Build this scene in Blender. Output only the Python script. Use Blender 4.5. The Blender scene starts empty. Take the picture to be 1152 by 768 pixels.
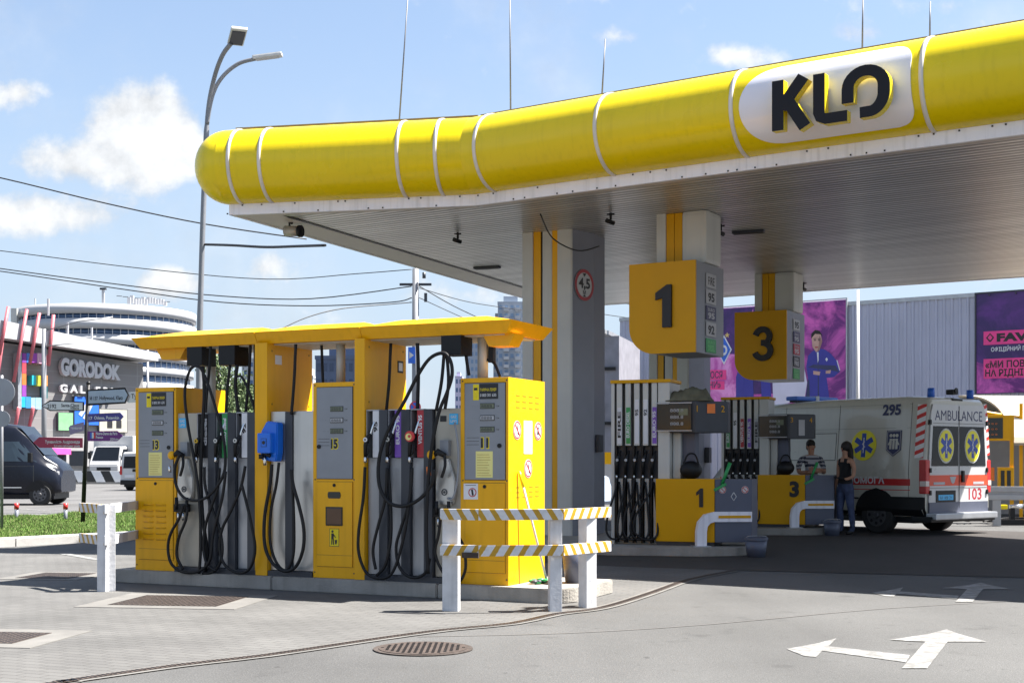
import bpy, bmesh, math, random
from mathutils import Vector as V, Matrix, Euler
random.seed(11)
S = bpy.context.scene; COL = S.collection
F = 1500.0; CZ = 1.4; PI = math.pi
def G(px, py, z=0.0):
    Y = (CZ - z) * F / (py - 518.0); return V(((px - 576) / F * Y, Y, z))
def P(px, py, Y): return V(((px - 576) / F * Y, Y, CZ - (py - 518) / F * Y))
def rad(a): return math.radians(a)
# ------------------------------------------------------------------ materials
MATS = {}
def pbr(name, col, rough=.5, metal=0., var=.12, scale=3., bump=0., bscale=60., coat=0., streak=0., spec=None, emit=None):
    if name in MATS: return MATS[name]
    m = bpy.data.materials.new(name); m.use_nodes = True; nt = m.node_tree; N = nt.nodes; L = nt.links
    b = N['Principled BSDF']; b.inputs['Roughness'].default_value = rough; b.inputs['Metallic'].default_value = metal
    if coat: b.inputs['Coat Weight'].default_value = coat; b.inputs['Coat Roughness'].default_value = .08
    if spec is not None: b.inputs['Specular IOR Level'].default_value = spec
    tc = N.new('ShaderNodeTexCoord')
    n = N.new('ShaderNodeTexNoise'); n.inputs['Scale'].default_value = scale; n.inputs['Detail'].default_value = 6
    L.new(tc.outputs['Object'], n.inputs['Vector'])
    mr = N.new('ShaderNodeMapRange'); mr.inputs[1].default_value = .3; mr.inputs[2].default_value = .7
    mr.inputs[3].default_value = 1 - var; mr.inputs[4].default_value = 1 + var * .5
    L.new(n.outputs['Fac'], mr.inputs[0])
    fac = mr.outputs[0]
    if streak:
        mp = N.new('ShaderNodeMapping'); mp.inputs['Scale'].default_value = (9, 9, .6); L.new(tc.outputs['Object'], mp.inputs['Vector'])
        n3 = N.new('ShaderNodeTexNoise'); n3.inputs['Scale'].default_value = 1.5; n3.inputs['Detail'].default_value = 8; L.new(mp.outputs[0], n3.inputs['Vector'])
        m3 = N.new('ShaderNodeMapRange'); m3.inputs[1].default_value = .5; m3.inputs[2].default_value = .75; m3.inputs[3].default_value = 1; m3.inputs[4].default_value = 1 - streak
        L.new(n3.outputs['Fac'], m3.inputs[0])
        mu = N.new('ShaderNodeMath'); mu.operation = 'MULTIPLY'; L.new(fac, mu.inputs[0]); L.new(m3.outputs[0], mu.inputs[1]); fac = mu.outputs[0]
    vm = N.new('ShaderNodeVectorMath'); vm.operation = 'SCALE'; vm.inputs[0].default_value = col; L.new(fac, vm.inputs['Scale'])
    L.new(vm.outputs[0], b.inputs['Base Color'])
    mr2 = N.new('ShaderNodeMapRange'); mr2.inputs[3].default_value = max(.02, rough - .08); mr2.inputs[4].default_value = min(1, rough + .1)
    L.new(n.outputs['Fac'], mr2.inputs[0]); L.new(mr2.outputs[0], b.inputs['Roughness'])
    if bump:
        n2 = N.new('ShaderNodeTexNoise'); n2.inputs['Scale'].default_value = bscale; n2.inputs['Detail'].default_value = 4
        L.new(tc.outputs['Object'], n2.inputs['Vector'])
        bp = N.new('ShaderNodeBump'); bp.inputs['Strength'].default_value = bump; bp.inputs['Distance'].default_value = .02
        L.new(n2.outputs['Fac'], bp.inputs['Height']); L.new(bp.outputs[0], b.inputs['Normal'])
    if emit: b.inputs['Emission Color'].default_value = (*emit[:3], 1); b.inputs['Emission Strength'].default_value = emit[3]
    MATS[name] = m; return m
yel = pbr('pump_yellow', (.78, .385, .0), .36, 0, .07, 2.5, bump=.04, bscale=6, streak=.10, spec=.35)
lem = pbr('canopy_yellow', (.74, .575, .0), .25, 0, .05, .7, bump=.03, bscale=1.2, streak=.10, spec=.45)
wht = pbr('white_paint', (.55, .55, .55), .5, 0, .07, 5, streak=.1)
barw = pbr('barrier_white', (.56, .56, .57), .55, 0, .12, 9, bump=.15, bscale=30, streak=.22)
bary = pbr('barrier_yellow', (.72, .45, .03), .55, 0, .25, 12)
sign_y = pbr('sign_yellow', (.62, .31, .0), .4, 0, .04, 2, spec=.25)
lgrey = pbr('light_grey_metal', (.52, .52, .485), .45, .05, .08, 2, streak=.08)
grey = pbr('grey_panel', (.24, .25, .27), .42, .3, .08, 4)
dgrey = pbr('dark_grey', (.038, .042, .052), .45, .1, .15, 5)
bgrey = pbr('blue_grey', (.09, .10, .14), .45, .2, .1, 3)
steel = pbr('brushed_steel', (.52, .51, .49), .33, .85, .12, 2, streak=.15)
beige = pbr('beige_panel', (.40, .37, .31), .4, .3, .08, 3, streak=.06)
blk = pbr('black_plastic', (.008, .008, .009), .45, 0, .2, 8, spec=.3)
rub = pbr('rubber', (.008, .008, .009), .5, 0, .2, 14, spec=.3)
tyre = pbr('tyre', (.02, .02, .02), .8, 0, .2, 14)
chrome = pbr('chrome', (.75, .75, .75), .2, 1, .05)
fasc = pbr('fascia_white', (.80, .80, .86), .45, 0, .08, 2, streak=.2)
red = pbr('red', (.55, .03, .03), .4, 0, .1)
dred = pbr('dark_red', (.38, .02, .03), .4, 0, .1)
blue = pbr('blue', (.02, .12, .55), .35, 0, .1)
cyan = pbr('sky_blue', (.05, .42, .75), .4, 0, .05)
green = pbr('green', (.02, .28, .07), .4, 0, .1)
purple = pbr('purple', (.18, .07, .42), .4, 0, .1)
ink = pbr('ink', (.012, .012, .015), .5, 0, .1)
inkr = pbr('ink_red', (.45, .02, .02), .5, 0, .1)
orange = pbr('orange', (.85, .20, .02), .4, 0, .1)
paper = pbr('yellow_paper', (.75, .68, .25), .7, 0, .1)
lcd = pbr('lcd', (.15, .17, .11), .2, 0, .1)
lcdd = pbr('lcd_dark', (.02, .022, .02), .15, 0, .1)
apron = pbr('grate_apron', (.125, .12, .112), .85, 0, .22, 3)
conc = pbr('concrete', (.30, .28, .25), .85, 0, .22, 3, bump=.4, bscale=40, streak=.15)
kerbw = pbr('kerb_white', (.36, .35, .335), .8, 0, .15, 4, bump=.2)
rust = pbr('rusty_iron', (.065, .048, .040), .8, .3, .4, 20, bump=.3)
iron = pbr('cast_iron', (.075, .06, .052), .7, .4, .35, 14, bump=.3)
galv = pbr('galvanised', (.40, .41, .43), .4, .6, .12, 4)
glassd = pbr('dark_glass', (.010, .013, .018), .06, 0, .1, spec=.25)
vanblk = pbr('navy_van_paint', (.008, .010, .018), .25, 0, .1, spec=.3)
vanwht = pbr('white_van_paint', (.50, .50, .50), .3, 0, .05, coat=.5)
cream = pbr('ambulance_cream', (.52, .50, .43), .3, 0, .05, 1.5, coat=.5, streak=.05)
skin = pbr('skin', (.42, .22, .14), .55, 0, .08, 12)
jeans = pbr('jeans', (.055, .075, .15), .85, 0, .45, 9, bump=.8, bscale=14)
topb = pbr('black_top', (.012, .012, .014), .9, 0, .3, 9, bump=.8, bscale=16)
hair = pbr('dark_hair', (.012, .009, .007), .6, 0, .3, 40, bump=.4, bscale=80)
facadew = pbr('facade_white', (.42, .425, .44), .5, 0, .05, .3)
facadeg = pbr('facade_grey', (.40, .39, .38), .6, 0, .08, .4)
glassb = pbr('blue_glass', (.07, .12, .22), .15, .3, .15, .5)
bark = pbr('bark', (.10, .075, .055), .9, 0, .3, 12, bump=.5)
def rings(name, cols, scale, axis='x', band=True):
    pass
def stripes_mat(name, c1, c2, sc, dirv, thr=.5, rough=.5, wear=.0, off=0.):
    """diagonal hazard stripes fixed to the object's own coordinates"""
    m = bpy.data.materials.new(name); m.use_nodes = True; N = m.node_tree.nodes; L = m.node_tree.links; b = N['Principled BSDF']
    tc = N.new('ShaderNodeTexCoord'); d = N.new('ShaderNodeVectorMath'); d.operation = 'DOT_PRODUCT'; d.inputs[1].default_value = [x * sc for x in dirv]
    L.new(tc.outputs['Object'], d.inputs[0])
    a = N.new('ShaderNodeMath'); a.operation = 'ADD'; a.inputs[1].default_value = off + 100; L.new(d.outputs['Value'], a.inputs[0])
    f = N.new('ShaderNodeMath'); f.operation = 'FRACT'; L.new(a.outputs[0], f.inputs[0])
    n = N.new('ShaderNodeTexNoise'); n.inputs['Scale'].default_value = 25; n.inputs['Detail'].default_value = 6; L.new(tc.outputs['Object'], n.inputs['Vector'])
    wa = N.new('ShaderNodeMath'); wa.operation = 'MULTIPLY_ADD'; wa.inputs[1].default_value = .12; wa.inputs[2].default_value = -.06; L.new(n.outputs['Fac'], wa.inputs[0])
    s2 = N.new('ShaderNodeMath'); s2.operation = 'ADD'; L.new(f.outputs[0], s2.inputs[0]); L.new(wa.outputs[0], s2.inputs[1])
    g = N.new('ShaderNodeMath'); g.operation = 'GREATER_THAN'; g.inputs[1].default_value = thr; L.new(s2.outputs[0], g.inputs[0])
    mx = N.new('ShaderNodeMix'); mx.data_type = 'RGBA'; mx.inputs[6].default_value = (*c1, 1); mx.inputs[7].default_value = (*c2, 1); L.new(g.outputs[0], mx.inputs[0])
    m2 = N.new('ShaderNodeMix'); m2.data_type = 'RGBA'; m2.blend_type = 'MULTIPLY'; m2.inputs[0].default_value = 1
    mr = N.new('ShaderNodeMapRange'); mr.inputs[1].default_value = .35; mr.inputs[2].default_value = .6; mr.inputs[3].default_value = 1 - wear; L.new(n.outputs['Fac'], mr.inputs[0])
    L.new(mx.outputs[2], m2.inputs[6]); L.new(mr.outputs[0], m2.inputs[7]); L.new(m2.outputs[2], b.inputs['Base Color']); b.inputs['Roughness'].default_value = rough
    return m
# ------------------------------------------------------------------ mesh builder
def frame(o, X, U):
    X = V(X).normalized(); U = V(U).normalized(); N_ = X.cross(U).normalized()
    return Matrix(((X.x, U.x, N_.x, o[0]), (X.y, U.y, N_.y, o[1]), (X.z, U.z, N_.z, o[2]), (0, 0, 0, 1)))
def fr(x, y, z): return frame((x, y, z), (1, 0, 0), (0, 0, 1))      # lettering facing -y
_tc = {}
def text_data(s, bold, sp=1.0):
    k = (s, bold, sp)
    if k in _tc: return _tc[k]
    c = bpy.data.curves.new('t', 'FONT'); c.body = s; c.offset = bold; c.space_character = sp; c.resolution_u = 3
    o = bpy.data.objects.new('t', c); COL.objects.link(o)
    me = bpy.data.meshes.new_from_object(o.evaluated_get(bpy.context.evaluated_depsgraph_get()))
    vs = [v.co.copy() for v in me.vertices]; fs = [tuple(p.vertices) for p in me.polygons]
    bpy.data.objects.remove(o); bpy.data.curves.remove(c); bpy.data.meshes.remove(me)
    if vs:
        x0 = min(v.x for v in vs); x1 = max(v.x for v in vs); y0 = min(v.y for v in vs); y1 = max(v.y for v in vs)
    else: x0 = y0 = 0; x1 = y1 = 1
    _tc[k] = (vs, fs, x0, x1, y0, y1); return _tc[k]
def catmull(pts, n=6):
    pts = [V(p) for p in pts]; out = []
    for i in range(len(pts) - 1):
        p0 = pts[max(i - 1, 0)]; p1 = pts[i]; p2 = pts[i + 1]; p3 = pts[min(i + 2, len(pts) - 1)]
        for k in range(n):
            t = k / n
            out.append(.5 * ((2 * p1) + (p2 - p0) * t + (2 * p0 - 5 * p1 + 4 * p2 - p3) * t * t + (3 * p1 - p0 - 3 * p2 + p3) * t ** 3))
    out.append(pts[-1]); return out
class MB:
    def __init__(s, mat=None): s.bm = bmesh.new(); s.mats = []; s.mi = 0; (s.m(mat) if mat else None)
    def m(s, mat):
        if mat not in s.mats: s.mats.append(mat)
        s.mi = s.mats.index(mat); return s
    def faces(s, verts, faces, smooth=False, M=None):
        vs = [s.bm.verts.new((M @ V(v)) if M else v) for v in verts]
        for f in faces:
            try:
                fc = s.bm.faces.new([vs[i] for i in f]); fc.material_index = s.mi; fc.smooth = smooth
            except ValueError: pass
        return s
    def box(s, c, d, rz=0, rx=0, ry=0, bev=0, M=None):
        x, y, z = d[0] / 2, d[1] / 2, d[2] / 2
        R = Matrix.Translation(c) @ Euler((rx, ry, rz)).to_matrix().to_4x4()
        if M: R = M @ R
        t = bmesh.new(); bmesh.ops.create_cube(t, size=1)
        for v in t.verts: v.co = V((v.co.x * d[0], v.co.y * d[1], v.co.z * d[2]))
        if bev: bmesh.ops.bevel(t, geom=list(t.edges), offset=bev, segments=2, affect='EDGES', profile=.7)
        s.merge(t, R); t.free(); return s
    def bx(s, x0, x1, y0, y1, z0, z1, bev=0): return s.box(((x0 + x1) / 2, (y0 + y1) / 2, (z0 + z1) / 2), (abs(x1 - x0), abs(y1 - y0), abs(z1 - z0)), bev=bev)
    def merge(s, t, M=None, smooth=None):
        mp = {}
        for v in t.verts: mp[v] = s.bm.verts.new(M @ v.co if M else v.co)
        for f in t.faces:
            nf = s.bm.faces.new([mp[v] for v in f.verts]); nf.material_index = s.mi; nf.smooth = f.smooth if smooth is None else smooth
    def prism(s, pts, h0, h1, M=None, bev=0):
        """polygon in local xy, extruded from z=h0 to h1, then placed by M"""
        n = len(pts); a = sum(pts[i][0] * pts[(i + 1) % n][1] - pts[(i + 1) % n][0] * pts[i][1] for i in range(n))
        if (a < 0) != (h1 < h0): pts = pts[::-1]
        t = bmesh.new()
        lo = [t.verts.new((p[0], p[1], h0)) for p in pts]; hi = [t.verts.new((p[0], p[1], h1)) for p in pts]
        t.faces.new(lo[::-1]); t.faces.new(hi)
        for i in range(n): t.faces.new((lo[i], lo[(i + 1) % n], hi[(i + 1) % n], hi[i]))
        if bev: bmesh.ops.bevel(t, geom=list(t.edges), offset=bev, segments=2, affect='EDGES')
        s.merge(t, M); t.free(); return s
    def tube(s, pts, r, n=8, caps=True, flat=None, M=None):
        pts = [V(p) for p in pts]; k = len(pts); rs = r if isinstance(r, (list, tuple)) else [r] * k
        T = [(pts[min(i + 1, k - 1)] - pts[max(i - 1, 0)]).normalized() for i in range(k)]
        up = V((0, 0, 1)) if abs(T[0].z) < .9 else V((0, 1, 0)); A = T[0].cross(up).normalized(); rings_ = []
        for i in range(k):
            A = (A - T[i] * A.dot(T[i])).normalized(); B = T[i].cross(A)
            rings_.append([s.bm.verts.new((M @ (pts[i] + (A * math.cos(2 * PI * j / n) + B * math.sin(2 * PI * j / n)) * rs[i])) if M else pts[i] + (A * math.cos(2 * PI * j / n) + B * math.sin(2 * PI * j / n)) * rs[i]) for j in range(n)])
        for i in range(k - 1):
            for j in range(n):
                f = s.bm.faces.new((rings_[i][j], rings_[i][(j + 1) % n], rings_[i + 1][(j + 1) % n], rings_[i + 1][j])); f.smooth = True; f.material_index = s.mi
        if caps:
            for rg in (rings_[0][::-1], rings_[-1]):
                f = s.bm.faces.new(rg); f.material_index = s.mi
        return s
    def cyl(s, a, b, r, r2=None, n=16, M=None): return s.tube([a, b], [r, r if r2 is None else r2], n, M=M)
    def ell(s, c, d, n=16, M=None):
        t = bmesh.new(); bmesh.ops.create_uvsphere(t, u_segments=n, v_segments=n // 2 + 2, radius=1)
        R = Matrix.Translation(c) @ Matrix.Diagonal((d[0], d[1], d[2], 1))
        s.merge(t, (M @ R) if M else R, True); t.free(); return s
    def text(s, st, M, h, w=None, ext=0., bold=.0, align='l', depth0=0.):
        vs, fs, x0, x1, y0, y1 = text_data(st, bold)
        k = h / .73; kx = k if w is None else w / max(1e-6, (x1 - x0)); W = (x1 - x0) * kx
        ox = {'l': 0, 'c': -W / 2, 'r': -W}[align]
        pts = [V(((v.x - x0) * kx + ox, v.y * k, depth0 + ext)) for v in vs]
        s.faces(pts, fs, M=M)
        if ext:
            from collections import Counter
            ec = Counter()
            for f in fs:
                for i in range(len(f)): ec[tuple(sorted((f[i], f[(i + 1) % len(f)])))] += 1
            low = [V((p.x, p.y, depth0)) for p in pts]
            for f in fs:
                for i in range(len(f)):
                    a, b = f[i], f[(i + 1) % len(f)]
                    if ec[tuple(sorted((a, b)))] == 1: s.faces([pts[a], pts[b], low[b], low[a]], [(0, 3, 2, 1)], M=M)
        return s
    def disc(s, M, r, r0=0., n=28, t=0.002, sx=1, sy=1):
        pts = [(math.cos(2 * PI * i / n) * r * sx, math.sin(2 * PI * i / n) * r * sy) for i in range(n)]
        if r0 == 0: return s.prism(pts, 0, t, M)
        q = [(math.cos(2 * PI * i / n) * r0 * sx, math.sin(2 * PI * i / n) * r0 * sy) for i in range(n)]
        vs = [(p[0], p[1], t) for p in pts] + [(p[0], p[1], t) for p in q]
        return s.faces(vs, [(i, (i + 1) % n, n + (i + 1) % n, n + i) for i in range(n)], M=M)
    def stroke(s, pts, w, h0, h1, M=None):
        pts = [V((p[0], p[1])) for p in pts]; Lf = []; Rt = []
        for i in range(len(pts)):
            d = (pts[min(i + 1, len(pts) - 1)] - pts[max(i - 1, 0)]).normalized(); nn = V((-d.y, d.x)) * w / 2
            Lf.append(pts[i] + nn); Rt.append(pts[i] - nn)
        return s.prism([tuple(p) for p in Lf + Rt[::-1]], h0, h1, M)
    def build(s, name, parent=None, auto=None):
        me = bpy.data.meshes.new(name); bmesh.ops.recalc_face_normals(s.bm, faces=s.bm.faces) if auto else None
        s.bm.to_mesh(me); s.bm.free()
        for m in s.mats: me.materials.append(m)
        o = bpy.data.objects.new(name, me); COL.objects.link(o)
        if parent: o.parent = parent
        return o
def tag(o, label=None, cat=None, group=None, kind=None):
    if label: o['label'] = label
    if cat: o['category'] = cat
    if group: o['group'] = group
    if kind: o['kind'] = kind
    return o
def thing(name, label, cat, loc=(0, 0, 0), rz=0, group=None):
    o = bpy.data.objects.new(name, None); COL.objects.link(o); o.location = loc; o.rotation_euler = (0, 0, rz); o.empty_display_size = .2
    return tag(o, label, cat, group)
def dup(root, loc, rz, label, kids=None):
    def cp(o, par):
        c = o.copy(); COL.objects.link(c); c.parent = par
        for ch in kids_of[o.name]: cp(ch, c)
        return c
    kids_of = {}
    for o in bpy.data.objects: kids_of.setdefault(o.name, [])
    for o in bpy.data.objects:
        if o.parent: kids_of[o.parent.name].append(o)
    r = cp(root, None); r.location = loc; r.rotation_euler = (0, 0, rz); r['label'] = label
    return r
def struct(o, label=None): return tag(o, label, None, None, 'structure')

# ------------------------------------------------------------------ camera, sun, sky
cd = bpy.data.cameras.new('camera'); cam = bpy.data.objects.new('camera', cd); COL.objects.link(cam); S.camera = cam
cam.location = (0, 0, CZ); cam.rotation_euler = (PI / 2, 0, 0); cd.sensor_fit = 'HORIZONTAL'; cd.sensor_width = 36; cd.lens = 36 * F / 1152
cd.shift_y = 134 / 1152; cd.clip_end = 5000; cd.clip_start = .1
SUN_EL = rad(59); SD = V((.99, .10, 0)).normalized() * math.cos(SUN_EL) + V((0, 0, math.sin(SUN_EL)))
ld = bpy.data.lights.new('sun', 'SUN'); ld.energy = 5.0; ld.angle = rad(.53); ld.color = (1, .955, .89)
lo = bpy.data.objects.new('sun', ld); COL.objects.link(lo); lo.rotation_euler = SD.to_track_quat('Z', 'Y').to_euler()
w = bpy.data.worlds.new('World'); S.world = w; w.use_nodes = True; N = w.node_tree.nodes; L = w.node_tree.links; N.clear()
out = N.new('ShaderNodeOutputWorld'); bg = N.new('ShaderNodeBackground'); L.new(bg.outputs[0], out.inputs[0]); bg.inputs[1].default_value = .055
sky = N.new('ShaderNodeTexSky'); sky.sky_type = 'NISHITA'; sky.sun_disc = False; sky.sun_elevation = SUN_EL; sky.sun_rotation = rad(84); sky.air_density = 1.0; sky.dust_density = 1.1; sky.ozone_density = 1.6
tc = N.new('ShaderNodeTexCoord'); sp = N.new('ShaderNodeSeparateXYZ'); L.new(tc.outputs['Generated'], sp.inputs[0])
def mth(op, a, b=None, c=None):
    n = N.new('ShaderNodeMath'); n.operation = op
    for i, q in enumerate((a, b, c)):
        if q is None: continue
        if isinstance(q, (int, float)): n.inputs[i].default_value = q
        else: L.new(q, n.inputs[i])
    return n.outputs[0]
ay = mth('MAXIMUM', sp.outputs[1], .08)
uu = mth('DIVIDE', sp.outputs[0], ay); vv = mth('DIVIDE', sp.outputs[2], ay)
cb = N.new('ShaderNodeCombineXYZ'); L.new(uu, cb.inputs[0]); L.new(vv, cb.inputs[1])
nz = N.new('ShaderNodeTexNoise'); nz.inputs['Scale'].default_value = 16; nz.inputs['Detail'].default_value = 9; nz.inputs['Roughness'].default_value = .58; L.new(cb.outputs[0], nz.inputs['Vector'])
nl = N.new('ShaderNodeTexNoise'); nl.inputs['Scale'].default_value = 5; nl.inputs['Detail'].default_value = 9; nl.inputs['Roughness'].default_value = .62; L.new(cb.outputs[0], nl.inputs['Vector'])
tot = None
for (px, py, rx, ry, a) in [(165, 150, 100, 74, 1.1), (100, 182, 130, 44, .8), (215, 165, 40, 50, .8), (45, 240, 120, 46, .8), (20, 105, 60, 24, .45), (300, 300, 60, 30, .5), (200, 320, 80, 30, .6),
                         (835, 62, 60, 22, .45), (700, 42, 80, 22, .28), (975, 38, 50, 22, .4), (300, 200, 120, 60, .32), (-150, 200, 160, 60, 1.0), (1300, 60, 200, 60, 1.0), (520, 330, 120, 30, .4)]:
    du = mth('DIVIDE', mth('SUBTRACT', uu, (px - 576) / F), rx / F); dv = mth('DIVIDE', mth('SUBTRACT', vv, -(py - 518) / F), ry / F)
    r2 = mth('ADD', mth('MULTIPLY', du, du), mth('MULTIPLY', dv, dv))
    g = mth('MULTIPLY', mth('MAXIMUM', mth('SUBTRACT', 1.0, mth('SQRT', r2)), 0), a)
    tot = g if tot is None else mth('MAXIMUM', tot, g)
den = mth('ADD', tot, mth('MULTIPLY', mth('SUBTRACT', nz.outputs['Fac'], .5), 1.7))
cb2 = N.new('ShaderNodeVectorMath'); cb2.operation = 'ADD'; cb2.inputs[1].default_value = (.010, .016, 0); L.new(cb.outputs[0], cb2.inputs[0])
nz2 = N.new('ShaderNodeTexNoise'); nz2.inputs['Scale'].default_value = 16; nz2.inputs['Detail'].default_value = 9; nz2.inputs['Roughness'].default_value = .58; L.new(cb2.outputs[0], nz2.inputs['Vector'])
rel = mth('MULTIPLY', mth('SUBTRACT', nz.outputs['Fac'], nz2.outputs['Fac']), 5.0)
sm = N.new('ShaderNodeMapRange'); sm.interpolation_type = 'SMOOTHSTEP'; sm.inputs[1].default_value = .12; sm.inputs[2].default_value = .52; L.new(den, sm.inputs[0])
wi = N.new('ShaderNodeMapRange'); wi.interpolation_type = 'SMOOTHSTEP'; wi.inputs[1].default_value = .45; wi.inputs[2].default_value = .8; wi.inputs[4].default_value = .45; L.new(nl.outputs['Fac'], wi.inputs[0])
cover = mth('MAXIMUM', mth('MULTIPLY', sm.outputs[0], .92), wi.outputs[0])
shade = N.new('ShaderNodeMapRange'); shade.inputs[1].default_value = .2; shade.inputs[2].default_value = .9; shade.inputs[3].default_value = 3.9; shade.inputs[4].default_value = 4.7; L.new(den, shade.inputs[0])
cc = N.new('ShaderNodeVectorMath'); cc.operation = 'SCALE'; cc.inputs[0].default_value = (.97, .985, 1.0); L.new(mth('ADD', shade.outputs[0], mth('MINIMUM', mth('MAXIMUM', rel, -.7), .5)), cc.inputs['Scale'])
hz = N.new('ShaderNodeMapRange'); hz.interpolation_type = 'SMOOTHSTEP'; hz.inputs[1].default_value = .0; hz.inputs[2].default_value = .36; hz.inputs[3].default_value = .85; hz.inputs[4].default_value = .22; L.new(sp.outputs[2], hz.inputs[0])
mh = N.new('ShaderNodeMix'); mh.data_type = 'RGBA'; L.new(hz.outputs[0], mh.inputs[0]); L.new(sky.outputs[0], mh.inputs[6]); mh.inputs[7].default_value = (2.65, 3.15, 3.85, 1)
mx = N.new('ShaderNodeMix'); mx.data_type = 'RGBA'; L.new(cover, mx.inputs[0]); L.new(mh.outputs[2], mx.inputs[6]); L.new(cc.outputs[0], mx.inputs[7]); L.new(mx.outputs[2], bg.inputs[0])
S.view_settings.view_transform = 'Standard'; S.view_settings.look = 'None'; S.view_settings.exposure = 2.05; S.view_settings.gamma = 1
try: S.cycles.max_bounces = 6; S.cycles.diffuse_bounces = 4; S.cycles.glossy_bounces = 3; S.cycles.use_denoising = True
except Exception: pass

# ------------------------------------------------------------------ ground
def ground_mat(name, base, var, speck, bsc=90, patch=.35):
    m = bpy.data.materials.new(name); m.use_nodes = True; N = m.node_tree.nodes; L = m.node_tree.links; b = N['Principled BSDF']; b.inputs['Roughness'].default_value = .85
    tc = N.new('ShaderNodeTexCoord')
    def noise(sc, det=6, scl=None):
        n = N.new('ShaderNodeTexNoise'); n.inputs['Scale'].default_value = sc; n.inputs['Detail'].default_value = det
        if scl:
            mp = N.new('ShaderNodeMapping'); mp.inputs['Scale'].default_value = scl; mp.inputs['Rotation'].default_value = (0, 0, .5); L.new(tc.outputs['Object'], mp.inputs[0]); L.new(mp.outputs[0], n.inputs['Vector'])
        else: L.new(tc.outputs['Object'], n.inputs['Vector'])
        return n.outputs['Fac']
    def mr(i, a, bb, c, d):
        n = N.new('ShaderNodeMapRange'); n.inputs[1].default_value = a; n.inputs[2].default_value = bb; n.inputs[3].default_value = c; n.inputs[4].default_value = d; L.new(i, n.inputs[0]); return n.outputs[0]
    a = mr(noise(.35, 5), .35, .65, 1 - patch, 1 + patch * .4); c = mr(noise(bsc, 3), .3, .7, 1 - speck, 1 + speck); d = mr(noise(1.2, 8, (1, .12, 1)), .45, .7, 1, 1 - var)
    vo = N.new('ShaderNodeTexVoronoi'); vo.inputs['Scale'].default_value = 45; L.new(tc.outputs['Object'], vo.inputs['Vector']); e = mr(vo.outputs['Distance'], .0, .5, 1.25, .9)
    def mul(x, y):
        n = N.new('ShaderNodeMath'); n.operation = 'MULTIPLY'; L.new(x, n.inputs[0]); L.new(y, n.inputs[1]); return n.outputs[0]
    st = mr(noise(1.9, 3), .62, .70, 1, .72); k = mul(mul(mul(a, c), mul(d, e)), mul(st, mr(noise(9, 2), .68, .74, 1, .6))); vm = N.new('ShaderNodeVectorMath'); vm.operation = 'SCALE'; vm.inputs[0].default_value = base; L.new(k, vm.inputs['Scale']); L.new(vm.outputs[0], b.inputs['Base Color'])
    bp = N.new('ShaderNodeBump'); bp.inputs['Strength'].default_value = .5; bp.inputs['Distance'].default_value = .01; L.new(noise(bsc, 4), bp.inputs['Height']); L.new(bp.outputs[0], b.inputs['Normal'])
    return m
asph = ground_mat('asphalt', (.074, .0735, .072), .16, .28, patch=.22)
road = ground_mat('road_asphalt', (.10, .098, .097), .2, .15, 50, .15)
pave = ground_mat('pavement', (.23, .22, .20), .15, .12, 60, .2)
def paver_mat():
    m = bpy.data.materials.new('pavers'); m.use_nodes = True; N = m.node_tree.nodes; L = m.node_tree.links; b = N['Principled BSDF']; b.inputs['Roughness'].default_value = .85
    tc = N.new('ShaderNodeTexCoord'); mp = N.new('ShaderNodeMapping'); mp.inputs['Rotation'].default_value = (0, 0, rad(25)); L.new(tc.outputs['Object'], mp.inputs[0])
    br = N.new('ShaderNodeTexBrick'); br.inputs['Scale'].default_value = 1; br.inputs['Brick Width'].default_value = .2; br.inputs['Row Height'].default_value = .1; br.inputs['Mortar Size'].default_value = .006; br.inputs['Mortar Smooth'].default_value = .3
    br.inputs['Color1'].default_value = (.080, .078, .075, 1); br.inputs['Color2'].default_value = (.093, .091, .087, 1); br.inputs['Mortar'].default_value = (.056, .054, .051, 1); L.new(mp.outputs[0], br.inputs['Vector'])
    n = N.new('ShaderNodeTexNoise'); n.inputs['Scale'].default_value = .8; n.inputs['Detail'].default_value = 9; L.new(tc.outputs['Object'], n.inputs['Vector'])
    r = N.new('ShaderNodeMapRange'); r.inputs[1].default_value = .35; r.inputs[2].default_value = .65; r.inputs[3].default_value = .8; r.inputs[4].default_value = 1.12; L.new(n.outputs['Fac'], r.inputs[0])
    vm = N.new('ShaderNodeVectorMath'); vm.operation = 'SCALE'; L.new(br.outputs['Color'], vm.inputs[0]); L.new(r.outputs[0], vm.inputs['Scale']); L.new(vm.outputs[0], b.inputs['Base Color'])
    bp = N.new('ShaderNodeBump'); bp.inputs['Strength'].default_value = .6; bp.inputs['Distance'].default_value = .01; bp.invert = True; L.new(br.outputs['Fac'], bp.inputs['Height']); L.new(bp.outputs[0], b.inputs['Normal'])
    return m
pavers = paver_mat()
def sheet(name, pts, z, mat, label=None, kind='structure'):
    mb = MB(mat); n = len(pts); a = sum(pts[i][0] * pts[(i + 1) % n][1] - pts[(i + 1) % n][0] * pts[i][1] for i in range(n))
    if a < 0: pts = pts[::-1]
    mb.faces([(p[0], p[1], z) for p in pts], [tuple(range(n))]); o = mb.build(name); tag(o, label, None, None, kind); return o
under = ground_mat('dark_asphalt', (.034, .028, .025), .2, .2, patch=.3)  # darker brown asphalt, its base lowered further to deepen the canopy shade
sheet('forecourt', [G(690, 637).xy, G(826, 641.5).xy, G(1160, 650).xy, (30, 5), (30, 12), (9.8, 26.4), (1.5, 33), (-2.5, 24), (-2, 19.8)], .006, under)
sheet('ground', [(-1500, -500), (1500, -500), (1500, 3000), (-1500, 3000)], 0, asph)
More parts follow.
